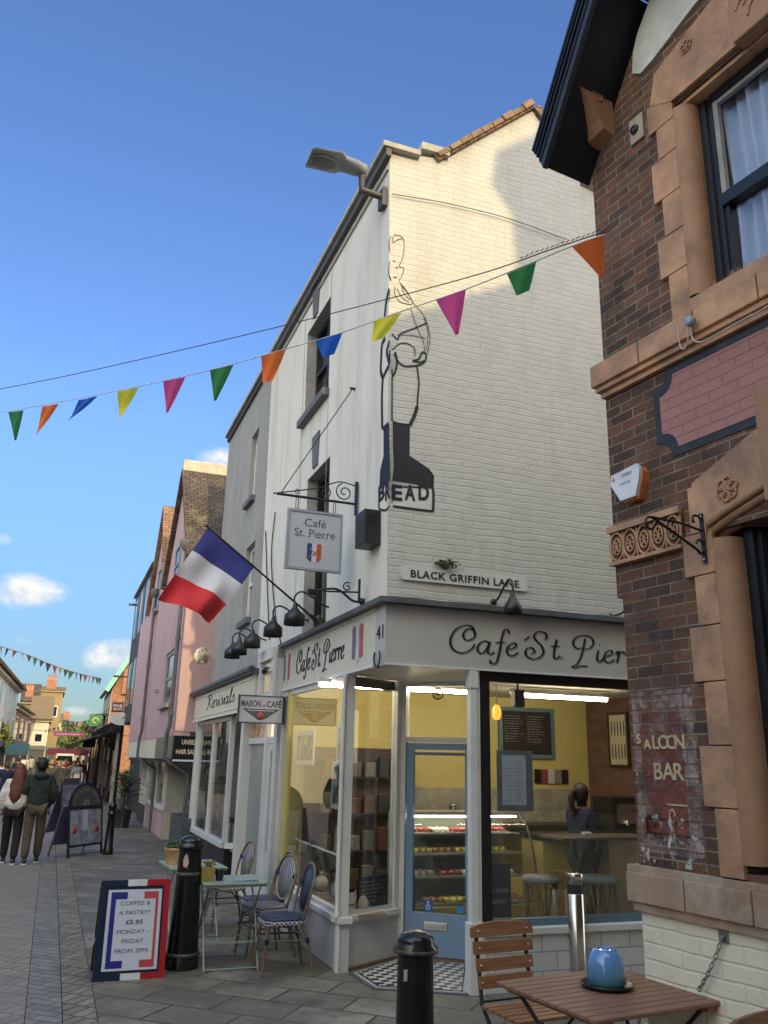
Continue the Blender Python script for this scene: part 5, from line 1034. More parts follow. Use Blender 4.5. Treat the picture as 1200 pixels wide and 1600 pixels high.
# flag
uf = SU.px(492, 965)[0]; TFg = TU(uf); fp = [TFg.px(*p) for p in ((325, 824), (398, 884), (332, 974), (251, 938), (492, 968))]
fl = thing('french_flag', TFg.P(fp[4][0], 0, fp[4][1]), 'blue white and red French flag flying from an angled black pole on the cafe', 'flag')
mb = MB(); mb.tube([TFg.P(fp[4][0]+.0, 0, fp[4][1]), TFg.P(fp[0][0]-.01, 0, fp[0][1]+.01)], [.014, .010], 8); mb.ball(TFg.P(fp[0][0]-.015, 0, fp[0][1]+.015), .02, 8); mb.build('pole', black_iron, fl)
mb = MB(); mb.tube([TFg.P(fp[4][0]+.08, 0, fp[4][1]-.07), TFg.P(fp[4][0]-.06, 0, fp[4][1]+.05)], .024, 8); mb.build('pole_socket', black_iron, fl)
cols3 = [(.025, .03, .20), (.60, .60, .66), (.56, .02, .03)]
NA, NB = 24, 18
def fpt(s, t):   # s along the pole, t away from it
    A = Vector(fp[0])*(1-s)+Vector(fp[1])*s; B = Vector(fp[3])*(1-s)+Vector(fp[2])*s
    bow = .10*math.sin(math.pi*t)*(1-s*.3); p = A*(1-t)+B*t; d = (B-A).normalized(); nn = Vector((-d.y, d.x))
    p += nn*(-.035*math.sin(s*5+t*2)*t)+Vector((0, -.05))*math.sin(t*3.14)*0
    ripple = .07*math.sin(s*7.5+t*4)*t+.03*math.sin(s*15-t*3)*t
    return TFg.P(p.x, ripple, p.y+.04*math.sin(s*math.pi)*t*(1 if s < 1 else 0))
for k in range(3):
    mb = MB(); t0, t1 = k/3, (k+1)/3; n = 8; vs = [fpt(i/NA, t0+(t1-t0)*j/n) for j in range(n+1) for i in range(NA+1)]
    mb.add(vs, [(j*(NA+1)+i, j*(NA+1)+i+1, (j+1)*(NA+1)+i+1, (j+1)*(NA+1)+i) for j in range(n) for i in range(NA)], True)
    m_, t_, b_ = base('flag_cloth'); b_.inputs['Base Color'].default_value = cols3[k]+(1,); b_.inputs['Roughness'].default_value = .8; b_.inputs['Sheen Weight'].default_value = .2; bump(t_, b_, noise_n(t_, 300, 2), .1, .002)
    mb.build('stripe', m_, fl, recalc=False)
# moss basket, floodlight bracket, black box, socket
mo = thing('moss_basket', SU.P(uf, .12, 3.3), 'mossy dark basket on the ledge at the foot of the flag pole', 'basket')
cb_ = TFg.px(505, 985); mb = MB(); mb.lathe(TFg.P(cb_[0], -.05, cb_[1]), [(.02, -.02), (.07, .02), (.11, .10), (.115, .12)], 12); mb.build('bowl', M('basket_brown', (.05, .04, .03), .9), mo)
mosm = M('moss', (.075, .10, .035), .95, var=.5, scale=30, bmp=.6, bscale=80)
mb = MB(); 
for i in range(26): a_ = random.random()*6.28; r_ = random.random()*.09; mb.ball(TFg.P(cb_[0]+r_*math.cos(a_), -.05+r_*math.sin(a_), cb_[1]+.13+random.uniform(-.01, .02)), random.uniform(.02, .035), 7)
mb.build('moss', mosm, mo)
fb = thing('flood_light', SU.P(1.2, 0, 3.5), 'black scrolled bracket with a small floodlight above the Café St. Pierre board', 'light')
uq = SU.px(570, 940)[0]; TQ = TU(uq); a = TQ.px(566, 940); b = TQ.px(483, 925)
mb = MB(); mb.tube(smooth2([TQ.P(a[0], 0, a[1]), TQ.P(a[0]-.10, 0, a[1]+.0), TQ.P(a[0]-.28, 0, a[1]+.10), TQ.P(b[0], 0, b[1])]), .012, 6); mb.tube([TQ.P(a[0]-.03, 0, a[1]+.09), TQ.P(a[0]-.40, 0, b[1]+.02)], .009, 6); mb.box(TQ, a[0]-.045, a[0]-.025, -.01, .01, a[1], a[1]+.22); mb.tube(spiral(TQ, a[0]-.16, a[1]+.13, .05, 1.3, 1), .007, 5); mb.lathe(TQ.P(a[0]+.0, 0, a[1]), [(.0, -.03), (.035, -.02), (.035, .02), (0, .03)], 10, ax=Fr((0, 0, 0), TQ.n, TQ.ez, TQ.ex)); mb.build('bracket', black_iron, fb)
mb = MB(); mb.box(TQ, b[0]-.02, b[0]+.08, -.04, .04, b[1]-.03, b[1]+.03, .01); mb.build('lamp_head', black_iron, fb)
q = SU.px(592, 826); q1 = SU.px(592, 853)[1]; q2 = SU.px(592, 800)[1]
bx = thing('wall_box', SU.P(q[0], 0, q1), 'slim black louvred box on the street wall beside the painted word BREAD', 'wall box')
TB = TU(q[0]+.0); w_ = TB.px(574, 826)[0]; 
mb = MB(); mb.box(SU, q[0]-.06, q[0]+.22, .002, .17, q1, q2, .006); mb.build('casing', M('box_black', (.02, .02, .022), .45), bx)
mb = MB()
for i in range(4): mb.box(SU, q[0]-.063, q[0]-.0605, .03, .14, q2-.06-i*.03, q2-.05-i*.03)
mb.build('louvres', black_iron, bx)
# goose-neck lamps
def gooseneck(mount, over, r=.085, drop=.16, label='', rise=.14):
    t = thing('gooseneck_lamp', mount, label, 'lamp'); m0 = Vector(mount); o_ = Vector(over); hd = (o_-m0); hd.z = 0
    pts = [m0, m0+hd*.25+Vector((0, 0, .02)), m0+hd*.55+Vector((0, 0, rise*.75)), m0+hd*.85+Vector((0, 0, rise+.02)), m0+hd*1.02+Vector((0, 0, rise-.04)), Vector((o_.x, o_.y, m0.z-.0))]
    mb = MB(); mb.tube(smooth2(pts), .011, 8); mb.lathe(m0, [(.0, -.012), (.035, -.01), (.035, .012), (0, .014)], 12, ax=Fr((0, 0, 0), hd.cross(Vector((0, 0, 1))), Vector((0, 0, 1)), hd)); mb.build('arm', black_iron, t)
    c = Vector((o_.x, o_.y, m0.z-.02)); mb = MB(); mb.lathe(c, [(.018, .05), (.024, .03), (.03, 0), (.05, -.03), (r, -.09), (r*1.02, -drop), (r*.98, -drop), (r*.92, -.09), (.04, -.02)], 16); mb.build('shade', black_iron, t)
    mb = MB(); mb.ball(c+Vector((0, 0, -.09)), .03, 8); mb.build('bulb', M('bulb_off', (.5, .5, .45), .2), t); return t
names = ['nearest the flag', 'second from the flag', 'middle one', 'fourth from the flag', 'farthest from the flag, by the console']
for i, (x, y) in enumerate(((457, 985), (424, 995), (392, 1003), (372, 1012), (361, 1020))):
    u = S.px(x, y, .36)[0]; zz = 3.50; g_ = gooseneck(S.P(u-.05, -.08, zz), S.P(u+.02, .34, zz), .115, .20, 'black gooseneck lamp over the street name board, '+names[i]); tag(g_, group='gooseneck lamps along the street front')
q = LU.px(771, 941); o_ = L.px(803, 950, .32); g_ = gooseneck(LU.P(q[0], .0, q[1]), L.P(o_[0], .30, q[1]), .085, .15, 'black gooseneck lamp over the lane side name board, below the lane name sign')
g_['label'] = 'black gooseneck lamp over the lane side name board, below the lane name sign'
q = LU.px(955, 963); gooseneck(LU.P(q[0], .0, q[1]), L.P(q[0]+.25, .30, q[1]), .085, .15, 'black gooseneck lamp over the lane, half hidden behind the pub corner')
# cctv
cc = thing('security_camera', S.P(3.9, .1, 3.0), 'small white and black security camera on the silver console by the café board', 'camera'); 
q = S.px(452, 1062, .12); mb = MB(); mb.tube([S.P(SWF+.1, .1, 2.95), S.P(SWF+.1, .24, 2.95)], .018, 8); mb.build('mount', white_paint, cc); mb = MB(); mb.tube([S.P(SWF-.0, .26, 2.92), S.P(SWF+.14, .20, 2.97)], .032, 10); mb.build('body', black_iron, cc)
# street name plate
P_ = [LU.px(*p) for p in ((626, 885), (822, 909), (822, 922), (626, 902))]
u0_, u1_ = P_[0][0], P_[1][0]; zc = LU.px(725, 905)[1]; nl = thing('street_name_sign', LU.P(u0_, 0, zc-.07), 'white street name plate reading BLACK GRIFFIN LANE on the painted brick', 'sign')
def capsule(u0, u1, z0, z1, r=.03):
    P = []
    for cu, cz, a0 in ((u0+r, z0+r, 180), (u1-r, z0+r, 270), (u1-r, z1-r, 0), (u0+r, z1-r, 90)): P += [(cu+r*math.cos(rad(a0+k*22.5)), cz+r*math.sin(rad(a0+k*22.5))) for k in range(5)]
    return P
mb = MB(); mb.prism(LU, capsule(u0_, u1_, zc-.065, zc+.065), .004, .022); mb.build('plate', M('name_plate', (.62, .62, .60), .4, var=.05, dirt=(.35, .32, .28), dscale=5, dlo=.6, dhi=.8), nl)
mb = MB(); mb.text(LU, 'BLACK GRIFFIN LANE', (u0_+u1_)/2, zc-.035, .07, .0225, width=(u1_-u0_)*.86, bold=.018, depth=.003, spacing=1.1); mb.build('lettering', black_paint, nl)
def leaves(name, c, rad_, n, s, m, par=None, frame=WORLD, flat=1):
    mb = MB()
    for i in range(n):
        v = Vector((random.gauss(0, 1), random.gauss(0, 1), random.gauss(0, 1))).normalized()*random.random()**.4; p = Vector(c)+Vector((v.x*rad_[0], v.y*rad_[1], v.z*rad_[2])); a = Vector((random.gauss(0, 1), random.gauss(0, 1), random.gauss(0, .6))).normalized(); b = a.cross(Vector((random.gauss(0, 1), random.gauss(0, 1), random.gauss(0, 1)))).normalized()
        ss = s*random.uniform(.6, 1.3); mb.add([p-a*ss, p+b*ss*.4, p+a*ss, p-b*ss*.4], [(0, 1, 2, 3)])
    return mb.build(name, m, par, recalc=False)
leafg = M('leaf_green', (.06, .10, .03), .6, var=.5, scale=20, bmp=0)
q = LU.px(695, 886); pl = leaves('wall_fern', LU.P(q[0], .05, q[1]+.02), (.13, .04, .045), 160, .022, leafg); tag(pl, 'small green weed growing on top of the lane name sign', 'weed')
# street light at the corner
um = SU.px(598, 310)[0]; TL = TU(um); sl_t = thing('street_light', TL.P(-.05, 0, 7.3), 'grey street light on a short arm at the top corner of the cafe', 'street light')
a = TL.px(597, 308); b = TL.px(565, 297); c = TL.px(566, 276)
grey_l = M('lamp_grey', (.38, .38, .36), .5, var=.15, dirt=(.22, .22, .2)); darkp = M('lamp_arm', (.06, .06, .065), .5)
mb = MB(); mb.tube([TL.P(a[0]+.02, 0, a[1]), TL.P(b[0], 0, b[1]), TL.P(c[0], 0, c[1])], .04, 10); mb.box(TL, a[0]-.02, a[0]+.03, -.07, .07, a[1]-.14, a[1]+.09); mb.build('arm', darkp, sl_t)
h0_, h1_ = TL.px(572, 270), TL.px(482, 245); n = 12; rings = []
F2 = Fr(TL.P(*[h0_[0], 0, h0_[1]]), (TL.P(h1_[0], 0, h1_[1])-TL.P(h0_[0], 0, h0_[1])), TL.n, (0, 0, 1)); Lh = (TL.P(h1_[0], 0, h1_[1])-TL.P(h0_[0], 0, h0_[1])).length
for t, w, hh, dz_ in ((0, .03, .03, .0), (.02, .08, .07, .01), (.2, .10, .085, .02), (.40, .11, .075, .03), (.45, .16, .05, .03), (.5, .18, .045, .025), (.96, .17, .03, .0), (1.0, .14, .012, -.01)):
    rings.append([F2.P(Lh*t, w*math.cos(a_), dz_+hh*math.sin(a_)*(1 if math.sin(a_) > 0 else .8)) for a_ in [2*math.pi*k/14 for k in range(14)]])
mb = MB(); mb.loft(rings); mb.build('head', grey_l, sl_t)
rings = [[F2.P(Lh*t, w*math.cos(a_), dz_+.03*math.sin(a_)) for a_ in [2*math.pi*k/12 for k in range(12)]] for t, w, dz_ in ((.54, .06, -.02), (.6, .10, -.025), (.8, .12, -.03), (.95, .09, -.03))]
mb = MB(); mb.loft(rings); mb.build('lens', M('lamp_lens', (.16, .16, .15), .25), sl_t)
# wires on the gable
wire = M('wire_black', (.02, .02, .02), .6)
def wire_px(name, F, pts, r, v, label, m=wire):
    mb = MB(); mb.tube(smooth2([F.P(F.px(x, y, v)[0], v, F.px(x, y, v)[1]) for x, y in pts], 6), r, 5); return tag(mb.build(name, m), label, 'cable')
wire_px('wall_cable', LU, [(613, 303), (650, 309), (700, 318), (790, 340), (885, 374)], .006, .03, 'thin grey cable sagging across the sunlit top of the gable', M('wire_grey', (.22, .20, .16), .7))
for i, pts in enumerate(([(430, 800), (424, 870), (430, 960), (440, 1010)], [(415, 830), (417, 900), (421, 1000)])): wire_px('wall_cable', SU, pts, .009, .02, ['pair of dark cables', 'single dark cable'][i]+' running down the wall '+['left of the hanging sign', 'on the grey house by the cafe'][i])
# ------------------------------------------------------------ maison sign
um = S.px(443, 1110, .02)[0]; TM = TU(um); a = TM.px(374, 1087); b = TM.px(441, 1130)
ms_ = thing('cafe_sign', TM.P(b[0], 0, b[1]), 'projecting enamel sign reading MAISON DU CAFÉ with dark blue triangle', 'sign')
enam = M('enamel_lilac', (.36, .38, .46), .35, var=.05); navy = M('enamel_navy', (.015, .02, .06), .35); W_ = b[0]-a[0]; H_ = a[1]-b[1]
mb = MB(); mb.box(TM, a[0], b[0], .012, -.012, b[1], a[1]); mb.build('panel', enam, ms_)
mb = MB()
for q in ((a[0]-.01, a[0]+.012, b[1], a[1]), (b[0]-.012, b[0]+.02, b[1], a[1]), (a[0]-.01, b[0]+.02, a[1]+.001, a[1]+.014), (a[0]-.01, b[0]+.02, b[1]-.014, b[1]-.001)): mb.box(TM, q[0], q[1], .02, -.02, q[2], q[3])
mb.build('frame', navy, ms_)
cx_ = (a[0]+b[0])/2; mb = MB(); mb.text(TM, 'MAISON', a[0]+W_*.27, a[1]-H_*.40, H_*.24, .0125, width=W_*.44, bold=.03, depth=.002); mb.text(TM, 'DU', a[0]+W_*.56, a[1]-H_*.40, H_*.09, .0125, width=W_*.08, bold=.03, depth=.002); mb.text(TM, 'CAFÉ', a[0]+W_*.79, a[1]-H_*.40, H_*.24, .0125, width=W_*.34, bold=.03, depth=.002); mb.build('lettering', navy, ms_)
mb = MB(); mb.prism(TM, [(a[0]+W_*.08, a[1]-H_*.48), (b[0]-W_*.08, a[1]-H_*.48), (cx_+W_*.06, b[1]+H_*.08), (cx_-W_*.06, b[1]+H_*.08)], .012, .0145); mb.build('triangle', navy, ms_)
mb = MB(); mb.box(TM, a[0]+W_*.2, b[0]-W_*.2, .0146, .016, a[1]-H_*.56, a[1]-H_*.53); mb.build('small_print', enam, ms_)
mb = MB(); mb.lathe(TM.P(cx_, .0146, b[1]+H_*.26), [(0, 0), (H_*.14, 0), (H_*.14, .003), (0, .003)], 14, ax=Fr((0, 0, 0), TM.ex, TM.ez, TM.n)); mb.build('emblem', M('emblem_red', (.4, .08, .06), .4), ms_)
# ------------------------------------------------------------ bunting and overhead cables
def along(x, y, d): return EYE+ray(x, y)*d
def dpx(x, x0, d0, x1, d1): t = (x-x0)/(x1-x0); return 1/((1/d0)*(1-t)+(1/d1)*t)
dm = lambda x: dpx(x, 0, 11.5, 930, 5.9)
rope = [(-60, 655), (0, 645), (60, 634), (130, 621), (200, 607), (270, 592), (350, 573), (440, 547), (530, 521), (620, 489), (725, 453), (830, 411), (880, 390), (945, 366)]
bt = thing('bunting', along(930, 370, 5.9), 'near string of large coloured bunting flags stretched across the street to the pub', 'bunting')
mb = MB(); mb.tube(smooth2([along(x, y, dm(x)) for x, y in rope], 4), .005, 5); mb.build('cord', M('cord_white', (.45, .47, .5), .8), bt)
fc = dict(g=(.04, .22, .07), o=(.75, .17, .04), b=(.02, .12, .50), y=(.68, .62, .05), p=(.60, .08, .25))
def cloth_m(c):
    m_ = bpy.data.materials.new('bunting_cloth'); m_.use_nodes = True; t_ = m_.node_tree; b_ = t_.nodes['Principled BSDF']; b_.inputs['Base Color'].default_value = c+(1,); b_.inputs['Roughness'].default_value = .7; b_.inputs['Transmission Weight'].default_value = 0
    tl = N(t_, 'ShaderNodeBsdfTranslucent'); tl.inputs[0].default_value = tuple(min(1, x*1.3) for x in c)+(1,); mx = N(t_, 'ShaderNodeMixShader'); mx.inputs[0].default_value = .45; t_.links.new(b_.outputs[0], mx.inputs[1]); t_.links.new(tl.outputs[0], mx.inputs[2]); t_.links.new(mx.outputs[0], t_.nodes['Material Output'].inputs[0]); return m_
fcm = {k: cloth_m(v) for k, v in fc.items()}
flags = [('g', (13, 644), (37, 641), (24, 688), .0), ('o', (66, 635), (92, 631), (56, 680), .3), ('b', (123, 625), (153, 619), (107, 657), .5), ('y', (183, 612), (217, 605), (186, 655), .6), ('p', (255, 596), (290, 589), (261, 645), .2), ('g', (328, 578), (365, 570), (336, 626), .2), ('o', (408, 556), (447, 546), (418, 597), .15),
         ('b', (493, 532), (535, 520), (513, 556), .1), ('y', (584, 502), (628, 488), (590, 531), .1), ('p', (681, 469), (728, 452), (714, 523), .0), ('g', (792, 428), (838, 409), (817, 458), .1), ('o', (893, 385), (945, 365), (940, 432), .1)]
def bflag(par, P0, P1, P2, m, curl, sq=.0):
    n = 8; vs = []; nn = (P1-P0).cross(P2-P0).normalized()
    for j in range(n+1):
        t = j/n
        for i in range(n+1):
            s = i/n; w = 1-t*(1-sq); A = P0.lerp(P2, t); B = P1.lerp(P2, t); mid = (A+B)/2; q = mid+(B-A)*(s-.5)*(w/(max(1-t, .001)) if False else 1)
            if sq: c = P2-(P0+P1)/2; q = P0.lerp(P1, s)+c*t; q = q.lerp((P0+P1)/2+c*t, t*(1-sq))
            vs.append(q+nn*(curl*.12*math.sin(t*2.5+s*1.5)*t+.012*math.sin(s*6+t*3)))
    mb = MB(); mb.add(vs, [(j*(n+1)+i, j*(n+1)+i+1, (j+1)*(n+1)+i+1, (j+1)*(n+1)+i) for j in range(n) for i in range(n)], True); return mb.build('flag', m, par, recalc=False)
for i, (k, a, b, c, cu) in enumerate(flags):
    d = dm((a[0]+b[0])/2); bflag(bt, along(*a, d), along(*b, d*.995), along(*c, d*1.0), fcm[k], cu+.12*math.sin(i*2.3), .45 if i in (6, 7, 8, 10) else .12)
mb = MB(); mb.tube(smooth2([along(x, y, dm(x)*1.02) for x, y in ((-40, 615), (0, 608), (115, 585), (300, 543), (450, 507), (610, 466), (760, 425), (860, 390), (945, 362))], 5), .0045, 5); o = mb.build('overhead_cable', wire); tag(o, 'thin black overhead cable crossing above the large bunting', 'cable')
mb = MB()
for i in range(16): x = 815+i*8; y = 405-i*2.75+random.uniform(-1, 1)-2; p = along(x, y, dm(x)*1.02); mb.tube([p-Vector((.01, 0, .004)), p+Vector((.012, 0, .016))], .0035, 4)
tag(mb.build('cable_ties', wire), 'row of black ties standing up on the overhead cable near the pub', 'cable ties')
def far_bunting(pts, D, n, s, label, cols='gboyprkk', fl_=None):
    t = thing('bunting', along(*pts[0], D), label, 'bunting', 'far strings of small bunting'); P = smooth2([along(x, y, D) for x, y in pts], 10)
    mb = MB(); mb.tube(P, .012, 4); mb.build('cord', M('far_cord', (.2, .2, .2), .8), t)
    for i in range(n):
        q = (i+.5)/n*(len(P)-1); k = int(q); p = P[k].lerp(P[min(k+1, len(P)-1)], q-k); d = (P[min(k+1, len(P)-1)]-P[k]).normalized(); w = s*random.uniform(.2, .9); a = p-d*w/2; b = p+d*w/2; c = p+Vector((random.uniform(-.3, .3)*s, 0, -s*random.uniform(.9, 1.3)))
        col = [(.03, .15, .06), (.03, .06, .25), (.02, .03, .08), (.35, .05, .08), (.4, .38, .06), (.03, .03, .05)][i % 6]
        mb = MB(); mb.add([a, b, c, a+Vector((0, .01, 0)), b+Vector((0, .01, 0)), c+Vector((0, .01, 0))], [(0, 1, 2), (3, 4, 5), (0, 1, 4, 3), (1, 2, 5, 4), (2, 0, 3, 5)]); mb.build('flag', FB[i % 6], t)
FB = [M('far_flag', c_, .8, bmp=0) for c_ in ((.02, .09, .05), (.02, .03, .12), (.012, .018, .05), (.16, .03, .05), (.2, .19, .05), (.03, .03, .05))]
far_bunting([(-10, 1007), (40, 1022), (90, 1042), (130, 1054), (158, 1060)], 26, 20, .20, 'dark string of small bunting flags high across the street at the far left')
far_bunting([(98, 1124), (120, 1128), (140, 1124), (160, 1114)], 48, 10, .26, 'tiny string of bunting just above the purple banner')
far_bunting([(70, 1141), (95, 1136), (120, 1140)], 85, 8, .35, 'faint string of bunting behind the purple banner')
# ------------------------------------------------------------ bollards
def ring(z, r, t=.012): return [(r-.012, z-t), (r, z-t*.6), (r, z+t*.6), (r-.012, z+t)]
def cast_bollard(loc, h, rb, rt, label, name='bollard', group=None):
    t = thing(name, loc, label, 'bollard', group); b = Vector(loc); hs_ = h-rt*1.25
    mb = MB(); mb.lathe(b, [(rb*1.08, 0), (rb*1.08, .09), (rb*1.0, .11), (rb, .13), (rt+(rb-rt)*.5, hs_*.55), (rt, hs_)], 28); mb.build('post', black_gloss, t)
    mb = MB(); mb.lathe(b, [(rt*.95, hs_), (rt*1.24, hs_+.012), (rt*1.26, hs_+.035), (rt*1.05, hs_+.055), (rt*1.04, hs_+.07)]+[(rt*1.04*math.cos(a), hs_+.07+(h-hs_-.07)*math.sin(a)) for a in [rad(k*12) for k in range(1, 8)]]+[(0.001, h)], 28); mb.build('cap', M('bollard_cap', (.010, .010, .012), .2, var=.4, dirt=(.07, .06, .035), dscale=9, dlo=.55, dhi=.7, bmp=.3, bscale=60), t)
    return t
NBP = Vector((.225, 4.95, 0)); NH = Fr(NBP, (1, 0, 0)).px(651, 1453)[1]
nb = cast_bollard(NBP, NH, .108, .095, 'black domed iron bollard in front of the cafe door, cut by the bottom edge')
nz = gnd(651, 1455, 0)
wn = M('worn_ring', (.10, .09, .07), .5, .3, var=.5, scale=30)
mb = MB(); mb.lathe(NBP, [(.119, NH-.105), (.123, NH-.10), (.123, NH-.09), (.119, NH-.085)], 28); mb.build('collar', wn, nb)
sticker = M('sticker_white', (.6, .6, .6), .5)
mb = MB(); mb.box(Fr(NBP, dirv(90-30), Vector((-.5, -.87, 0))), -.018, .018, .0965, .100, NH-.23, NH-.175); mb.build('sticker', sticker, nb)
lbp = gnd(283, 1512); lb = cast_bollard(lbp, 1.14, .142, .105, 'tall black tapered iron bollard between the COFFEE board and the green tables')
mb = MB()
for z, r in ((.80, .117), (.12, .155)): mb.lathe(lbp, [(r-.004, z-.016), (r+.004, z-.01), (r+.004, z+.01), (r-.004, z+.016)], 26)
mb.build('collars', wn, lb)
fL_ = Fr(lbp, dirv(90), Vector((-.0, -1, 0))); mb = MB(); mb.add([fL_.P(x, math.sqrt(max(.118**2-x*x, 0))+.003, z) for x, z in ((-.035, .87), (.0, .86), (.015, .90), (.01, .94), (-.01, .985), (-.03, .96), (-.04, .92))], [tuple(range(7))]); mb.build('sticker', M('torn_sticker', (.5, .36, .30), .6), lb)
fbp = gnd(168, 1335); f_b = thing('bollard', fbp, 'slim black ringed bollard right of the arched tattoo board', 'bollard')
mb = MB(); mb.lathe(fbp, [(.10, 0), (.10, .10), (.085, .12), (.07, .6), (.068, .72), (.085, .73), (.085, .76), (.065, .78), (.055, .82), (.075, .85), (.08, .89), (.055, .94), (.03, .955), (.03, .965), (.0, .98)], 20); mb.build('post', black_gloss, f_b)
stp = gnd(905, 1548); stz = .98
st_ = thing('steel_bollard', stp, 'polished stainless steel bollard with dark band, at the mouth of the lane', 'bollard')
steel = M('stainless', (.55, .53, .50), .22, 1, var=.08, bmp=.02)
TSt = Fr(stp, dirv(90)); stz = TSt.px(901, 1364)[1]; rr = .072
mb = MB(); mb.lathe(stp, [(rr, 0), (rr, stz-.17), (rr*.97, stz-.168)], 32); mb.build('post', steel, st_)
mb = MB(); mb.lathe(stp, [(rr*.97, stz-.17), (rr*.97, stz-.09)], 32); mb.build('band', M('band_dark', (.02, .02, .02), .5), st_)
mb = MB(); mb.lathe(stp, [(rr*.97, stz-.09), (rr, stz-.088), (rr, stz-.006), (rr*.95, stz), (0, stz)], 32); mb.build('cap', steel, st_)
# ------------------------------------------------------------ A-boards
pa, pb_ = gnd(143, 1535), gnd(256, 1528); exb = (pb_-pa).normalized(); nb_ = Vector((exb.y, -exb.x, 0)); Wb = (pb_-pa).length
AF = Fr(pa, exb, nb_, (nb_.x*-.16, nb_.y*-.16, 1)); Hb = AF.px(205, 1375)[1]
ab = thing('coffee_board', pa, 'red white and blue framed A-board advertising COFFEE and A PASTRY', 'A-board')
navyp = M('board_navy', (.010, .016, .045), .35, bmp=.05); redp = M('board_red', (.38, .012, .02), .35, bmp=.05); whitep = M('board_white', (.68, .68, .70), .4, bmp=.05)
for m_, rects, nm in ((navyp, ((0, .05, 0, Hb), (.05, Wb*.38, 0, .05), (.05, Wb*.38, Hb-.05, Hb)), 'blue_frame'), (whitep, ((Wb*.38+.001, Wb*.66, 0, .05), (Wb*.38+.001, Wb*.66, Hb-.05, Hb)), 'white_frame'), (redp, ((Wb-.05, Wb, 0, Hb), (Wb*.66+.001, Wb-.05, 0, .05), (Wb*.66+.001, Wb-.05, Hb-.05, Hb)), 'red_frame')):
    if nm == 'white_frame':
        for q in rects: mb = MB(); mb.box(AF, q[0], q[1], .0, -.03, q[2], q[3]); mb.build(nm, m_, ab)
        continue
    mb = MB()
    for q in rects: mb.box(AF, q[0], q[1], .0, -.03, q[2], q[3])
    mb.build(nm, m_, ab)
paper = M('poster_paper', (.56, .58, .68), .5, var=.02, bmp=0)
mb = MB(); mb.box(AF, .05, Wb-.05, -.008, -.02, .05, Hb-.05); mb.build('backing', navyp, ab)
x0_, x1_, z0_, z1_ = .068, Wb-.068, .072, Hb-.078
mb = MB(); mb.box(AF, x0_, x1_, -.006, -.0079, z0_, z1_); po = mb.build('poster', paper, ab)
bl_m = M('poster_blue', (.015, .015, .22), .5, bmp=0); rd_m = M('poster_red', (.50, .06, .07), .5, bmp=0); w5 = x1_-x0_; h5 = z1_-z0_
mb = MB(); mb.prism(AF, [(x0_+w5*.06, z0_+h5*.03), (x0_+w5*.36, z0_+h5*.03), (x0_+w5*.36, z0_+h5*.12), (x0_+w5*.15, z0_+h5*.12), (x0_+w5*.15, z0_+h5*.88), (x0_+w5*.36, z0_+h5*.88), (x0_+w5*.36, z0_+h5*.97), (x0_+w5*.06, z0_+h5*.97)], -.0059, -.0045); mb.build('blue_band', bl_m, po)
mb = MB(); mb.prism(AF, [(x1_-w5*.06, z0_+h5*.03), (x1_-w5*.33, z0_+h5*.03), (x1_-w5*.33, z0_+h5*.12), (x1_-w5*.11, z0_+h5*.12), (x1_-w5*.11, z0_+h5*.88), (x1_-w5*.33, z0_+h5*.88), (x1_-w5*.33, z0_+h5*.97), (x1_-w5*.06, z0_+h5*.97)], -.0059, -.0045); mb.build('red_band', rd_m, po)
mb = MB(); ct = (x0_+x1_)/2+w5*.02
for i, (s_, w_, bo) in enumerate((('COFFEE &', .56, 0), ('A PASTRY*', .58, 0), ('£5.95', .32, .02), ('MONDAY –', .60, 0), ('FRIDAY', .40, 0), ('FROM 3PM.', .62, 0))): mb.text(AF, s_, ct, z0_+h5*(.80-i*.118), h5*.052, -.0058, width=w5*w_, bold=bo, depth=.0015)
mb.build('lettering', M('poster_ink', (.07, .07, .10), .6), po)
BFk = Fr(AF.P(0, -.03, Hb-.03), exb, nb_, (nb_.x*-.38, nb_.y*-.38, -1)); mb = MB(); kb = Fr(pa-nb_*.42, exb, nb_, (nb_.x*.30, nb_.y*.30, 1)); mb.box(kb, .0, .05, 0, -.03, 0, Hb-.02); mb.box(kb, Wb-.05, Wb, 0, -.03, 0, Hb-.02); mb.box(kb, .05, Wb-.05, 0, -.02, .05, Hb-.05); mb.build('back_leaf', M('board_back', (.05, .03, .02), .7), ab)
mb = MB(); mb.tube(smooth2([AF.P(.0, -.03, .33), AF.P(-.02, -.1, .24), AF.P(-.01, -.2, .25), AF.P(.0, -.3, .34)]), .005, 5); mb.build('string', M('rope_white', (.5, .48, .45), .9), ab)
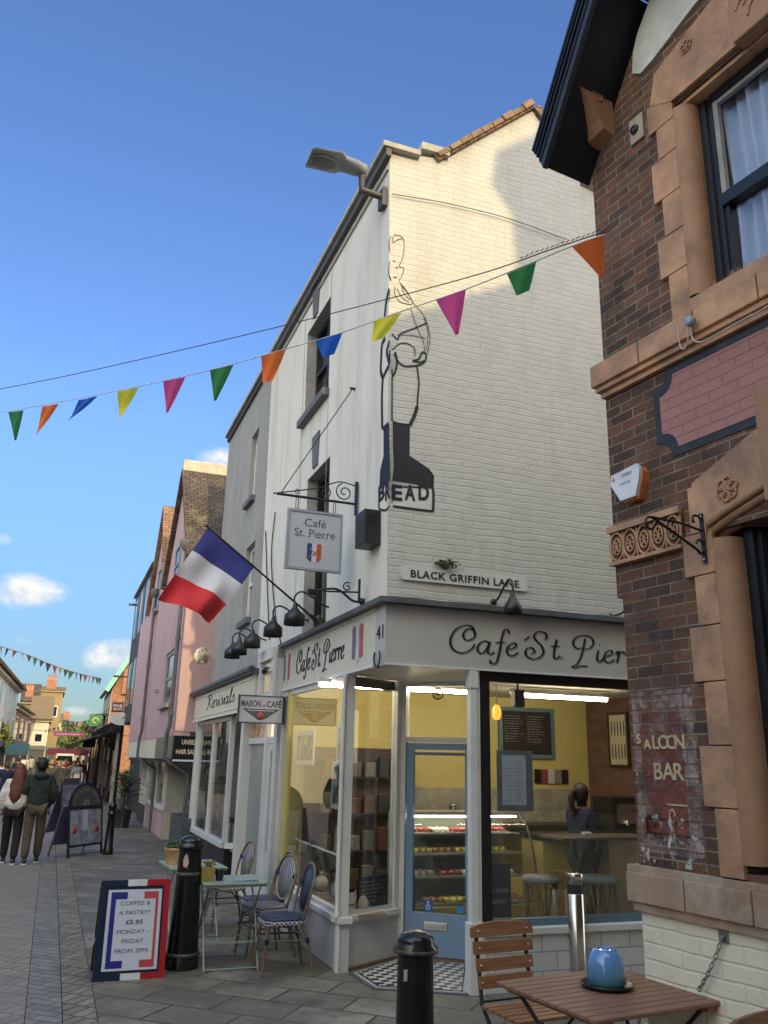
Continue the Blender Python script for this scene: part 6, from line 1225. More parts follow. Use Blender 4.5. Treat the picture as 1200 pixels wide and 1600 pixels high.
def aboard2(pxa, pxb, top_y, label, cat, arch=True):
    pa, pb_ = gnd(*pxa), gnd(*pxb); ex_ = (pb_-pa).normalized(); nn = Vector((ex_.y, -ex_.x, 0)); Wd = (pb_-pa).length
    F = Fr(pa, ex_, nn, (nn.x*-.13, nn.y*-.13, 1)); Ht = F.px((pxa[0]+pxb[0])/2, top_y)[1]; t = thing('pavement_board', pa, label, cat)
    za = Ht-Wd*.42 if arch else Ht; fm = M('frame_navy', (.02, .02, .035), .4)
    mb = MB(); mb.box(F, 0, .04, .0, -.03, 0, za); mb.box(F, Wd-.04, Wd, 0, -.03, 0, za); mb.box(F, .04, Wd-.04, 0, -.03, .17, .21); mb.box(F, .04, Wd-.04, .0, -.03, za-.05, za); mb.build('frame', fm, t)
    pm, pt, pbs = base('poster'); c_ = mixrgb(pt, ramp(pt, noise_n(pt, 7, 4), .35, .65), (.16, .17, .24), (.42, .44, .52)); pt.links.new(c_, pbs.inputs['Base Color']); pbs.inputs['Roughness'].default_value = .3
    mb = MB(); mb.box(F, .04, Wd-.04, -.01, -.02, .21, za-.05); p_ = mb.build('poster', pm, t)
    mb = MB(); cm = Wd/2
    mb.loft([[F.P(cm+math.cos(a)*w, -.009, z+0) for a in [0]]]) if False else None
    mb.prism(F, [(cm-.10, .45), (cm-.07, .75), (cm-.10, .95), (cm, 1.02 if za > 1.1 else za-.1), (cm+.10, .92), (cm+.06, .70), (cm+.09, .45)], -.0095, -.008); mb.build('figure', M('poster_figure', (.50, .52, .60), .5), p_)
    for s_ in (-1, 1):
        mb = MB(); mb.lathe(F.P(cm+s_*Wd*.32, -.0095, .47), [(0, 0), (.07, 0), (.07, .002), (0, .002)], 12, ax=Fr((0, 0, 0), F.ex, F.ez, F.n)); mb.build('red_spot', M('poster_spot', (.45, .10, .10), .5), p_)
    if arch:
        mb = MB(); A_ = [(cm+math.cos(a)*Wd*.5, za+math.sin(a)*Wd*.42) for a in [rad(k*15) for k in range(13)]]; mb.prism(F, A_, .0, -.03); hd_ = mb.build('arched_head', fm, t)
        mb = MB(); mb.prism(F, [(cm+math.cos(a)*Wd*.44, za+.01+math.sin(a)*Wd*.37) for a in [rad(k*15) for k in range(13)]], .001, .003); mb.build('head_panel', M('head_panel', (.09, .085, .09), .4), hd_)
        mb = MB(); cr = M('cream_letters', (.42, .38, .28), .5)
        for i, c_ in enumerate('CITY TATTOO STUDIO'):
            if c_ == ' ': continue
            a = rad(165-i*8.8); G = Fr(F.P(cm+math.cos(a)*Wd*.36, 0, za+math.sin(a)*Wd*.30), F.ex*math.sin(a)-F.ez*math.cos(a), F.n, F.ex*math.cos(a)+F.ez*math.sin(a)); mb.text(G, c_, 0, -.02, .038, .0035, bold=.01, depth=.001)
        mb.text(F, 'CITY', cm, za+.07, .05, .0035, bold=.02, depth=.001); mb.text(F, 'TATTOO', cm, za+.02, .035, .0035, bold=.01, depth=.001); mb.build('lettering', cr, hd_)
    G = Fr(pa-nn*.45, ex_, nn, (nn.x*.24, nn.y*.24, 1)); mb = MB(); mb.box(G, 0, .03, 0, -.03, 0, za); mb.box(G, Wd-.03, Wd, 0, -.03, 0, za); mb.box(G, .03, Wd-.03, 0, -.02, .2, za); mb.build('back_leaf', M('back_leaf', (.14, .12, .20), .5), t); return t
aboard2((106, 1341), (160, 1333), 1223, 'dark A-board with arched head and grey tattoo poster on the kerb', 'A-board')
w2 = aboard2((96, 1318), (124, 1312), 1216, 'white edged A-board standing just behind the arched tattoo board', 'A-board', False)
# ------------------------------------------------------------ bistro chairs
def weave(name, a, b, k):
    m, t, bs = base(name); c = N(t, 'ShaderNodeTexChecker'); c.inputs['Scale'].default_value = k; c.inputs['Color1'].default_value = a+(1,); c.inputs['Color2'].default_value = b+(1,)
    g = N(t, 'ShaderNodeTexCoord'); t.links.new(g.outputs['Object'], c.inputs['Vector']); t.links.new(c.outputs[0], bs.inputs['Base Color']); bs.inputs['Roughness'].default_value = .45; bump(t, bs, c.outputs['Fac'], .4, .003); return m
wv_back = weave('woven_white_navy', (.36, .35, .32), (.015, .02, .07), 42); wv_seat = weave('woven_navy_seat', (.02, .03, .075), (.04, .05, .095), 60); wv_rim = weave('woven_rim', (.55, .54, .50), (.015, .02, .08), 50)
wv_dark = weave('woven_dark_back', (.010, .018, .05), (.03, .055, .095), 42); wv_grey = weave('woven_grey_seat', (.12, .13, .15), (.2, .21, .22), 60)
bamboo = M('bamboo_frame', (.17, .125, .075), .4, var=.35, scale=14, dirt=(.08, .06, .04), dscale=9); binding = M('blue_binding', (.012, .012, .06), .5)
def rrect(w, d, r, n=6):
    P = []
    for cx, cy, a0 in ((w-r, d-r, 0), (-w+r, d-r, 90), (-w+r, -d+r, 180), (w-r, -d+r, 270)): P += [(cx+r*math.cos(rad(a0+90*i/n)), cy+r*math.sin(rad(a0+90*i/n))) for i in range(n+1)]
    return P
def bistro_chair(back_m, seat_m, label, az, loc, group='woven bistro chairs at the green tables'):
    o = Vector((0, 0, 0)); t = thing('bistro_chair', (0, 0, 0), label, 'chair', group)
    def ringz(s, z): return [Vector((x*s, y*s, z)) for x, y in rrect(.21, .20, .12)]
    mb = MB(); mb.loft([ringz(.97, .445), ringz(1, .455), ringz(.96, .468), ringz(.6, .472)]); mb.build('seat', seat_m, t)
    mb = MB(); mb.loft([ringz(.985, .405), ringz(1.01, .41), ringz(1.01, .442), ringz(.985, .4445)]); mb.build('seat_rim', wv_rim, t)
    for sx in (-1, 1):
        mb = MB(); mb.tube([(sx*.16, .15, .42), (sx*.19, .20, 0)], [.014, .012], 8); mb.build('leg', bamboo, t)
        mb = MB(); mb.tube([(sx*.17, -.15, .44), (sx*.19, -.23, .2), (sx*.20, -.27, 0)], [.014, .013, .012], 8); mb.build('leg', bamboo, t)
    mb = MB(); hoop = smooth2([(-.17, -.15, .42), (-.21, -.19, .60), (-.20, -.235, .76), (-.12, -.265, .875), (0, -.272, .905), (.12, -.265, .875), (.20, -.235, .76), (.21, -.19, .60), (.17, -.15, .42)], 5); mb.tube(hoop, .0135, 8); mb.build('back_hoop', bamboo, t)
    mb = MB()
    ov = lambda k, s, dy: Vector((.158*s*math.cos(k), -.232-.045*math.sin(k)*s*.9+dy, .69+.185*s*math.sin(k)))
    n = 24; R = [[ov(2*math.pi*i/n, s, dy) for i in range(n)] for s, dy in ((.05, .006), (1, .006), (1, -.006), (.05, -.006))]; mb.loft(R); mb.build('backrest', back_m, t)
    mb = MB(); mb.tube([ov(2*math.pi*i/n, 1.02, 0) for i in range(n+1)], .010, 6); mb.build('backrest_edge', binding if back_m is wv_dark else M('edge_cream', (.4, .37, .28), .5), t)
    mb = MB()
    for sx in (-1, 1):
        mb.tube([(sx*.155, -.235, .72), (sx*.20, -.225, .74)], .02, 8); mb.tube([(sx*.178, .165, .26), (sx*.181, .172, .30)], .02, 8); mb.tube([(sx*.188, -.21, .26), (sx*.186, -.20, .30)], .02, 8)
    mb.build('binding', binding, t)
    mb = MB()
    for a, b in (((-.18, .17, .28), (.18, .17, .28)), ((-.187, -.205, .28), (.187, -.205, .28)), ((-.18, .17, .28), (-.187, -.205, .28)), ((.18, .17, .28), (.187, -.205, .28))): mb.tube([a, b], .009, 6)
    for sx in (-1, 1): mb.tube(smooth2([(sx*.178, .17, .28), (sx*.10, .165, .38), (0, .16, .41)]), .008, 6); mb.tube(smooth2([(sx*.185, -.20, .28), (sx*.10, -.18, .37), (0, -.17, .41)]), .008, 6); mb.tube(smooth2([(sx*.185, -.20, .28), (sx*.19, -.05, .38), (sx*.175, .1, .41)]), .008, 6)
    mb.build('stretcher', bamboo, t)
    t.location = loc; t.rotation_euler = (0, 0, rad(-az)); return t
bistro_chair(wv_dark, wv_seat, 'woven chair with dark navy back, nearest to the cafe window corner', 250, (-.86, 8.47, 0))
c2 = bistro_chair(wv_back, wv_seat, 'woven chair with white checked back, second from the window corner', 246, (-1.16, 9.45, 0))
c3 = bistro_chair(wv_back, wv_grey, 'woven chair with grey seat tucked between the navy chair and the front table', 236, (-1.10, 9.06, 0))
c4 = clone(c2, (-1.72, 10.45, 0), rad(-243), 'white checked woven chair farthest from the camera, by the back table')
# ------------------------------------------------------------ green folding tables
mint = M('mint_paint', (.25, .32, .26), .45, var=.1, dirt=(.2, .2, .14), dscale=6, dlo=.6, dhi=.75)
def bistro_table(loc, az, label, w=.30, d=.30):
    t = thing('bistro_table', (0, 0, 0), label, 'table', 'pale green folding tables')
    mb = MB(); mb.box(WORLD, -w, w, -d, d, .715, .735, .006); mb.box(WORLD, -w+.01, w-.01, -d+.01, d-.01, .70, .714); mb.build('tabletop', mint, t)
    for sy in (-1, 1):
        for sx in (-1, 1):
            mb = MB(); mb.tube(smooth2([(sx*w*.75, sy*d*.82, .70), (-sx*w*.15, sy*d*.82, .42), (-sx*w*1.0, sy*d*.82, .0)]), .009, 6); mb.build('leg', mint, t)
    mb = MB()
    for sx in (-1, 1):
        mb.tube([(sx*w*.97, -d*.8, .02), (sx*w*.97, d*.8, .02)], .007, 6); mb.box(WORLD, sx*w*.52-.012, sx*w*.52+.012, -d*.8, d*.8, .205, .215)
    mb.build('crossbar', mint, t); t.location = loc; t.rotation_euler = (0, 0, rad(-az)); return t
bistro_table((-1.39, 8.70, 0), 70, 'front pale green folding table with a menu on it'); bistro_table((-2.0, 9.82, 0), 66, 'back pale green folding table carrying the terracotta plant pot', .38, .30)
pp = Vector((-2.2, 9.72, .736)); pot = thing('plant_pot', pp, 'tan pot with small green succulents on the back green table', 'plant pot')
mb = MB(); mb.lathe(pp, [(.065, 0), (.085, .14), (.092, .145), (.092, .17), (.08, .17), (.078, .15)], 18); mb.build('pot', M('tan_pot', (.52, .33, .17), .6), pot); mb = MB(); mb.lathe(pp, [(.079, .13), (.079, .15), (0, .152)], 14); mb.build('soil', M('soil', (.03, .02, .015), 1), pot)
leaves('foliage', pp+Vector((0, 0, .19)), (.10, .10, .05), 140, .028, leafg, pot)
p2 = gnd(325, 1376, .736); bxt = thing('wooden_box', p2, 'yellowish wooden box with small plants on the front green table', 'box'); BXF = Fr(p2, dirv(70)); mb = MB(); mb.box(BXF, -.07, .05, -.05, .05, 0.001, .12, .004); mb.build('box', M('yellow_box', (.30, .22, .06), .7, dirt=(.1, .07, .03)), bxt); leaves('plants', BXF.P(0, 0, .15), (.06, .04, .03), 60, .02, M('leaf_yellow', (.25, .2, .05), .7, var=.5), bxt)
p3 = BXF.P(.105, .0, 0.001); blp = thing('black_pot', p3, 'small dark cup standing beside the wooden box on the front table', 'cup'); mb = MB(); mb.lathe(p3, [(.035, 0), (.042, .09), (.044, .10), (.038, .10), (.036, .02)], 16); mb.build('cup', M('black_ceramic', (.015, .015, .03), .3), blp)
p4 = gnd(385, 1376, .737); MF = Fr(p4, dirv(75), dirv(165)); mb = MB(); mb.box(MF, -.12, .11, -.09, .09, 0.0, .006); mb.add([MF.P(-.11, -.08, .012), MF.P(.09, -.085, .010), MF.P(.10, .07, .014), MF.P(-.10, .075, .010)], [(0, 1, 2, 3)]); tag(mb.build('menu', M('menu_blue', (.30, .35, .45), .5)), 'pale folded menu lying on the front green table', 'menu')
# ------------------------------------------------------------ slatted chair and table near the camera
slat = M('hardwood_slat', (.235, .105, .050), .5, var=.3, scale=4, dirt=(.14, .07, .04), dscale=5, dlo=.5, dhi=.8, bmp=.2, bscale=70); slat2 = M('table_slat', (.20, .095, .060), .55, var=.25, scale=4, dirt=(.12, .06, .04), dscale=3, bmp=.2, bscale=70)
def grain(name, a, b, rough=.5, ax=0):
    m, t, bs = base(name); g = N(t, 'ShaderNodeTexCoord'); mp = N(t, 'ShaderNodeMapping'); mp.inputs['Scale'].default_value = (2, 26, 26) if ax == 0 else (26, 2, 26); t.links.new(g.outputs['Object'], mp.inputs[0]); f = noise_n(t, 2.2, 6, .7, mp.outputs[0]); t.links.new(mixrgb(t, ramp(t, f, .3, .7), a, b), bs.inputs['Base Color']); bs.inputs['Roughness'].default_value = rough; bump(t, bs, f, .25, .003); return m
slat = grain('hardwood_slat', (.18, .072, .032), (.37, .17, .080)); slat2 = grain('table_slat', (.17, .085, .052), (.31, .165, .10), .55)
def wood_chair(loc, az, label):
    t = thing('folding_chair', (0, 0, 0), label, 'chair', 'brown slatted folding chairs'); w = .235
    rk = .16
    yb = lambda z: -.20-(z-.45)*rk
    for i in range(4):
        z0 = .535+i*.093; z1 = z0+.068; mb = MB()
        if i < 3: P = [(-w+.012*(3-i), z0), (w-.012*(3-i), z0), (w-.012*(3-i), z1), (-w+.012*(3-i), z1)]
        else: P = [(-w, z0), (w, z0), (w, z1-.02)]+[(w*math.cos(rad(k*15)), z1-.02+.035*math.sin(rad(k*15))) for k in range(1, 12)]+[(-w, z1-.02)]
        y_ = yb(z0); F = Fr((0, y_+(z0)*rk, 0), (1, 0, 0), (0, 1, 0), (0, -rk, 1)); mb.prism(F, P, .006, -.012); sl__ = mb.build('back_slat', slat, t)
        mb = MB()
        for sx in (-1, 1): mb.ball(F.P(sx*(w-.05), .008, (z0+z1)/2), .007, 8)
        mb.build('bolt', M('bolt', (.7, .68, .6), .3, 1), sl__)
    for sx in (-1, 1):
        mb = MB(); x = sx*(w-.05)
        mb.tube([(x, yb(.88)-.018, .86), (x, yb(.45)-.018, .45), (x, .20, .0)], .009, 6, flat=1.6); mb.build('frame_bar', black_iron, t)
        mb = MB(); mb.tube([(x+sx*.02, .17, .445), (x+sx*.02, -.12, .18), (x+sx*.02, -.24, .0)], .009, 6); mb.build('leg', black_iron, t)
    for i in range(6):
        mb = MB(); y = -.17+i*.064; mb.box(WORLD, -w+.01, w-.01, y, y+.052, .445, .463, .004); mb.build('seat_slat', slat, t)
    mb = MB(); mb.tube([(-w+.05, .0, .16), (w-.05, .0, .16)], .007, 6); mb.tube([(-w+.05, yb(.47), .47), (w-.05, yb(.47), .47)], .007, 6); mb.build('crossbar', black_iron, t)
    t.location = loc; t.rotation_euler = (0, 0, rad(-az)); return t
wood_chair((.93, 5.58, 0), 153, 'brown slatted folding chair beyond the wooden table, backrest towards the blue door')
c5 = wood_chair((1.5, 3.86, 0), 330, 'brown slatted chair in the bottom right corner, mostly cut off'); g5 = gnd(1192, 1592, .86); c5.location = g5+dirv(330)*.25-Vector((0, 0, .86))
TW = Fr(Vector((1.205, 4.785, 0)), dirv(61.7), dirv(151.7)); wt = thing('slatted_table', TW.P(0, 0, 0), 'brown slatted wooden table carrying the blue vase in front of the pub', 'table')
mb = MB()
hw_, hd_2 = .43, .385
ns = 11
for i in range(ns):
    v = -hd_2+(2*hd_2)*i/ns; mb = MB(); e = .0 if 0 < i < ns-1 else .0
    mb.box(TW, -hw_, hw_, v+.003, v+2*hd_2/ns-.003, .733, .753, .005); mb.build('slat', slat2, wt)
mb = MB(); mb.box(TW, -hw_+.06, -hw_+.12, -hd_2+.02, hd_2-.02, .705, .7325); mb.box(TW, hw_-.12, hw_-.06, -hd_2+.02, hd_2-.02, .705, .7325); mb.build('batten', slat, wt)
for sx in (-1, 1):
    mb = MB(); mb.tube([TW.P(sx*(hw_-.1), -.3, .70), TW.P(sx*(hw_-.1)*.3, .3, 0)], .011, 6); mb.build('leg', black_iron, wt); mb = MB(); mb.tube([TW.P(sx*(hw_-.1), .3, .70), TW.P(sx*(hw_-.1)*.3, -.3, 0)], .011, 6); mb.build('leg', black_iron, wt)
vb = gnd(948, 1543, .754); bv = thing('blue_vase', vb, 'glazed blue pot tapering upward, on the wooden table', 'vase')
glz, t_, b_ = base('blue_glaze'); g_ = N(t_, 'ShaderNodeTexCoord'); sp = N(t_, 'ShaderNodeSeparateXYZ'); t_.links.new(g_.outputs['Object'], sp.inputs[0]); f_ = mth(t_, 'ADD', mth(t_, 'MULTIPLY', sp.outputs['Z'], 5.0), mth(t_, 'MULTIPLY', noise_n(t_, 14, 5), .5)); t_.links.new(mixrgb(t_, ramp(t_, f_, .25, 1.0), (.06, .17, .19), (.10, .24, .50)), b_.inputs['Base Color']); b_.inputs['Roughness'].default_value = .08; b_.inputs['Coat Weight'].default_value = .6; bump(t_, b_, noise_n(t_, 12, 2), .12, .01)
mb = MB(); mb.lathe(vb, [(.001, .006), (.086, .006), (.098, .03), (.101, .065), (.095, .11), (.080, .155), (.058, .182), (.046, .186), (.042, .178), (.05, .12), (.0, .1)], 32); mb.build('pot', glz, bv)
mb = MB(); mb.lathe(vb, [(.0, 0), (.11, 0), (.135, .014), (.138, .024), (.130, .024), (.108, .010), (0, .005)], 28); mb.build('saucer', M('black_saucer', (.012, .012, .013), .3), bv)
bench = thing('bench_plank', (1.95, 4.45, 0), 'pale worn timber bench end behind the table at the bottom right', 'bench'); BNF = Fr(PB.P(.9, .30, 0), PB.ex, PB.n)
mb = MB(); mb.box(BNF, -.15, 1.3, -.17, .12, .44, .50, .008); mb.build('seat', M('pine_worn', (.38, .25, .12), .7, var=.3, scale=3, dirt=(.12, .09, .06)), bench); mb = MB(); mb.box(BNF, -.0, .06, -.12, .08, 0, .439); mb.build('leg', black_iron, bench); mb = MB(); mb.box(BNF, 1.1, 1.16, -.12, .08, 0, .439); mb.build('leg', black_iron, bench)
# ------------------------------------------------------------ inside the cafe
def vz_(x, y, z):
    lo, hi = -6., 0.
    for _ in range(40):
        m = (lo+hi)/2
        if (L.px(x, y, m)[1] > z) : lo = m
        else: hi = m
    return m
tube_m = M('lit_tube', (1, 1, 1), .5, emit=(1, .84, .60), es=52.0, bmp=0)
def tube_light(u0, u1, v, label):
    t = thing('strip_light', L.P(u0, v, 2.6), label, 'strip light'); mb = MB(); mb.tube([L.P(u0, v, 2.62), L.P(u1, v, 2.62)], .018, 8); mb.build('tube', tube_m, t); mb = MB(); mb.box(L, u0-.02, u1+.02, v-.04, v+.04, 2.645, 2.70); mb.build('fitting', white_paint, t)
v1_ = vz_(800, 1086, 2.62); ua_ = L.px(800, 1086, v1_)[0]; ub_ = L.px(948, 1095, v1_)[0]
tube_light(ua_, ub_, v1_, 'glowing strip light under the ceiling seen through the lane window')
tube_light(ua_-2.3, ua_-.5, v1_, 'glowing strip light seen through the fanlight over the blue door')
def onback(x, y, v=VB+.03): q = L.px(x, y, v); return q
mbd = thing('menu_board', L.P(*[onback(782, 1112)[0], VB, 1.8]), 'large black menu board in a blue frame on the yellow back wall', 'menu board')
A_ = onback(784, 1110); B_ = onback(862, 1180); mb = MB(); mb.box(L, A_[0], B_[0], VB+.03, VB+.001, B_[1], A_[1]); mb.build('board', M('chalk_black', (.015, .013, .013), .8), mbd)
mb = MB()
for q in ((A_[0]-.05, A_[0], B_[1], A_[1]), (B_[0], B_[0]+.05, B_[1], A_[1]), (A_[0]-.05, B_[0]+.05, A_[1], A_[1]+.05), (A_[0]-.05, B_[0]+.05, B_[1]-.05, B_[1])): mb.box(L, q[0], q[1], VB+.05, VB+.001, q[2], q[3])
mb.build('frame', M('frame_blue', (.10, .17, .20), .5), mbd)
chalk = M('chalk', (.30, .28, .25), .9)
def scribble(par, F, u0, u1, z0, z1, v, rows, m=chalk, th=.009, seed=3, cols=1):
    rnd = random.Random(seed); mb = MB(); 
    for c in range(cols):
        a = u0+(u1-u0)*c/cols; b = a+(u1-u0)/cols*.85
        for r in range(rows):
            z = z1-(z1-z0)*(r+.5)/rows; u = a; e = a+(b-a)*rnd.uniform(.5, 1)
            while u < e: w = rnd.uniform(.02, .07)*(u1-u0)*1.2; w = min(w, e-u+.005); mb.box(F, u, u+w, v, v+.002, z-th/2, z+th/2*rnd.uniform(.2, 1)); u += w+.02*(u1-u0)
    return mb.build('writing', m, par)
scribble(mbd, L, A_[0]+.04, B_[0]-.02, B_[1]+.15, A_[1]-.05, VB+.031, 11, cols=2, seed=5)
def on_r(x, y, v=.02): return RWF.px(x, y, v)
A_ = on_r(952, 1118); B_ = on_r(983, 1195); fp_ = thing('framed_print', RWF.P(A_[0], .02, 1.5), 'cream framed print of dark utensils on the brick wall', 'picture')
a_, b__ = sorted((A_[0], B_[0])); mb = MB(); mb.box(RWF, a_, b__, .002, .03, B_[1], A_[1]); mb.build('print', M('print_cream', (.55, .50, .34), .6), fp_)
mb = MB()
for q in ((a_-.03, a_, B_[1]-.03, A_[1]+.03), (b__, b__+.03, B_[1]-.03, A_[1]+.03), (a_, b__, A_[1], A_[1]+.03), (a_, b__, B_[1]-.03, B_[1])): mb.box(RWF, q[0], q[1], .002, .045, q[2], q[3])
mb.build('frame', M('frame_dark', (.04, .02, .015), .5), fp_)
mb = MB()
for r_ in range(2):
    for k in range(5): cu = a_+(b__-a_)*(k+.8)/5.6; cz = B_[1]+(A_[1]-B_[1])*(.26+.46*r_); hh = (A_[1]-B_[1])*.15; mb.prism(RWF, [(cu-.008, cz-hh), (cu+.008, cz-hh), (cu+.014, cz), (cu+.006, cz+hh), (cu-.006, cz+hh), (cu-.014, cz)], .031, .033)
mb.build('utensil_drawings', M('print_ink', (.04, .035, .03), .7), fp_)
lt = thing('lantern', L.P(1, -1, 2), 'small orange glowing lantern hanging inside the lane window', 'lantern'); vl_ = -1.3; q = L.px(776, 1112, vl_)
mb = MB(); mb.lathe(L.P(q[0], vl_, q[1]-.09), [(.0, 0), (.035, .01), (.05, .06), (.045, .12), (.02, .16), (0, .165)], 14); mb.build('shade', M('orange_glass', (.7, .25, .03), .4, emit=(1, .35, .04), es=1.2), lt); mb = MB(); mb.tube([L.P(q[0], vl_, q[1]+.07), L.P(q[0], vl_, 2.7)], .004, 5); mb.build('cord', black_iron, lt)
vs_ = -1.0; q = L.px(809, 1090, vs_); sp_ = thing('speaker', L.P(q[0], vs_, q[1]), 'dark grey speaker hung under the cafe ceiling', 'speaker'); mb = MB(); mb.box(L, q[0]-.06, q[0]+.06, vs_-.05, vs_+.05, q[1]-.10, q[1]+.08, .01); mb.build('cabinet', M('speaker_grey', (.09, .09, .085), .6), sp_); mb = MB(); mb.tube([L.P(q[0], vs_, q[1]+.06), L.P(q[0], vs_, 2.7)], .012, 6); mb.build('bracket', black_iron, sp_)
# display cabinet
VC0, VC1 = -1.55, -2.35; cu0 = L.px(648, 1330, VC0)[0]; cu1 = L.px(838, 1330, VC0)[0]
cab = thing('display_cabinet', L.P(cu0, VC1, 0), 'curved glass pastry display cabinet lit from inside behind the cafe door', 'display cabinet')
mb = MB(); mb.box(L, cu0, cu1, VC0-.02, VC1, .03, .42); mb.build('base', M('cab_base', (.30, .24, .07), .5), cab)
mb = MB(); mb.box(L, cu0, cu1, VC1+.02, VC1-.02, .42, 1.30); mb.build('back', M('cab_back', (.22, .24, .18), .4), cab)
mb = MB(); mb.box(L, cu0, cu1, VC0-.35, VC1, 1.30, 1.33); mb.build('top', M('cab_top', (.45, .45, .42), .3, .5), cab)
for k, z in enumerate((.43, .68, .90, 1.10)): mb = MB(); mb.box(L, cu0+.02, cu1-.02, VC0-.08-.08*k, VC1+.03, z, z+.012); mb.build('shelf', M('shelf_steel', (.45, .46, .44), .25, .7), cab)
curve = [(VC0-.0, .42), (VC0-.02, .75), (VC0-.09, 1.0), (VC0-.20, 1.2), (VC0-.34, 1.30)]
mb = MB(); C2 = smooth2(curve, 4); vs = [L.P(u, p.x, p.y) for p in C2 for u in (cu0, cu1)]; mb.add(vs, [(2*i, 2*i+1, 2*i+3, 2*i+2) for i in range(len(C2)-1)], True); mb.build('curved_glass', glass('cab_glass', (.97, .99, .97), 1.0), cab, recalc=False)
for u in (cu0, cu1): mb = MB(); mb.tube([L.P(u, p.x, p.y) for p in C2], .012, 6); mb.build('end_frame', M('cab_frame', (.05, .05, .05), .4), cab)
mb = MB(); mb.tube([L.P(cu0+.04, VC0-.38, 1.285), L.P(cu1-.04, VC0-.38, 1.285)], .010, 6); mb.build('lamp_tube', M('cab_tube', (1, 1, 1), .5, emit=(1, .93, .75), es=30), cab)
food = [M('pastry', (.42, .22, .08), .6, var=.4, scale=30), M('icing', (.62, .58, .45), .5), M('lemon', (.65, .60, .12), .4), M('berry', (.30, .04, .05), .35)]
pn = ['golden', 'iced', 'lemon yellow', 'berry red']; pos_n = ['bottom', 'second', 'third', 'top']
for k, z in enumerate((.445, .695, .915, 1.115)):
    for i in range(5):
        u = cu0+.15+(cu1-cu0-.3)*(i+.5)/5+random.uniform(-.05, .05); v = VC0-.2-.08*k+random.uniform(-.06, .03); c = L.P(u, v, z); kind = (i*2+k) % 4
        t = thing('tray_of_pastries', c, '', 'pastries', 'trays of pastries in the display cabinet'); t['label'] = pn[kind]+' pastries on the '+pos_n[k]+' cabinet shelf, '+['left end', 'left of centre', 'centre', 'right of centre', 'right end'][i]
        mb = MB(); mb.box(L, u-.13, u+.13, v-.10, v+.10, z, z+.008); mb.build('tray', M('tray', (.5, .5, .48), .3, .6) if i == k == 0 else bpy.data.materials['tray'], t)
        mb = MB()
        for a in range(3):
            for b in range(2): mb.ball(L.P(u-.08+a*.08, v-.045+b*.085, z+.03), .036, 8, (1, 1, .75))
        mb.build('pastries', food[kind], t)
# counter, worktop and machines
q0, q1 = L.px(850, 1380, -2.1)[0], L.px(1000, 1380, -2.1)[0]
ctr = thing('counter', L.P(q0, -2.5, 0), 'yellow fronted serving counter behind the stools', 'counter'); mb = MB(); mb.box(L, q0, q0+.75, -2.1, -2.6, .03, 1.0); mb.build('front', yel, ctr)
mb = MB(); mb.box(L, q0+.76, q0+1.25, -1.9, -2.6, .03, 1.02); mb.build('cupboard', M('cream_cupboard', (.42, .38, .30), .6), ctr)
mb = MB(); mb.box(L, q0-.05, q0+1.9, -1.88, -2.65, 1.03, 1.07); mb.build('worktop', M('worktop_dark', (.03, .025, .02), .35), ctr)
stuff_m = [M('clutter_white', (.55, .55, .52), .4), M('clutter_black', (.015, .015, .016), .3), M('clutter_steel', (.5, .5, .5), .25, .9)]
def canister(u, v, z, r, h, m, label, cat='jar'):
    t = thing('canister', L.P(u, v, z), label, cat); mb = MB(); mb.lathe(L.P(u, v, z), [(.0, 0), (r, 0), (r, h*.85), (r*.8, h*.88)], 12); mb.build('body', m, t); mb = MB(); mb.lathe(L.P(u, v, z), [(r*.85, h*.88), (r*.85, h), (0, h)], 12); mb.build('lid', stuff_m[2], t); return t
for i in range(7):
    g_ = canister(q0-1.6+i*.22, -3.05, 1.14, .05, random.uniform(.14, .26), stuff_m[i % 3], 'jar on the back shelf behind the counter, '+['first', 'second', 'third', 'fourth', 'fifth', 'sixth', 'seventh'][i]+' from the left'); tag(g_, group='jars on the back shelf')
mb = MB(); mb.box(L, 0.3, UR-.05, VB+.01, VB+.45, 1.09, 1.13); bs = mb.build('back_worktop', M('worktop_back', (.04, .035, .03), .4)); tag(bs, 'long dark worktop along the yellow back wall', 'worktop')
mb = MB(); mb.box(L, .3, UR-.05, VB+.006, VB+.02, 1.135, 1.55); tag(mb.build('splashback', M('splash', (.34, .32, .26), .4, var=.35, scale=7)), 'pale splashback over the worktop on the back wall', 'splashback')
cm = thing('coffee_machine', L.P(q0+1.2, -2.2, 1.07), 'black espresso machine at the right end of the counter', 'coffee machine'); mb = MB(); mb.box(L, q0+.95, q0+1.6, -2.05, -2.5, 1.075, 1.50, .02); mb.build('body', stuff_m[1], cm); mb = MB(); mb.box(L, q0+1.0, q0+1.25, -2.0, -2.045, 1.2, 1.42); mb.build('panel', stuff_m[2], cm)
mb = MB()
for i in range(2): mb.lathe(L.P(q0+1.1+i*.3, -1.98, 1.18), [(.03, 0), (.03, .05), (.01, .06)], 10)
mb.build('group_head', stuff_m[2], cm)
ctd = [(q0-.1, 'upper'), (q0+.2, 'lower')]
for i in range(5): mb = MB(); u = L.px(852+i*11, 1235, -3.0)[0]; mb.box(L, u, u+.10, VB+.03, VB+.025, 1.62, 1.80); tag(mb.build('photo_card', [stuff_m[1], M('card_red', (.25, .05, .05), .6), stuff_m[0], M('card_grey', (.2, .2, .2), .6), stuff_m[1]][i]), ['black', 'red', 'white', 'grey', 'small black'][i]+' card pinned below the menu board on the yellow wall', 'card')
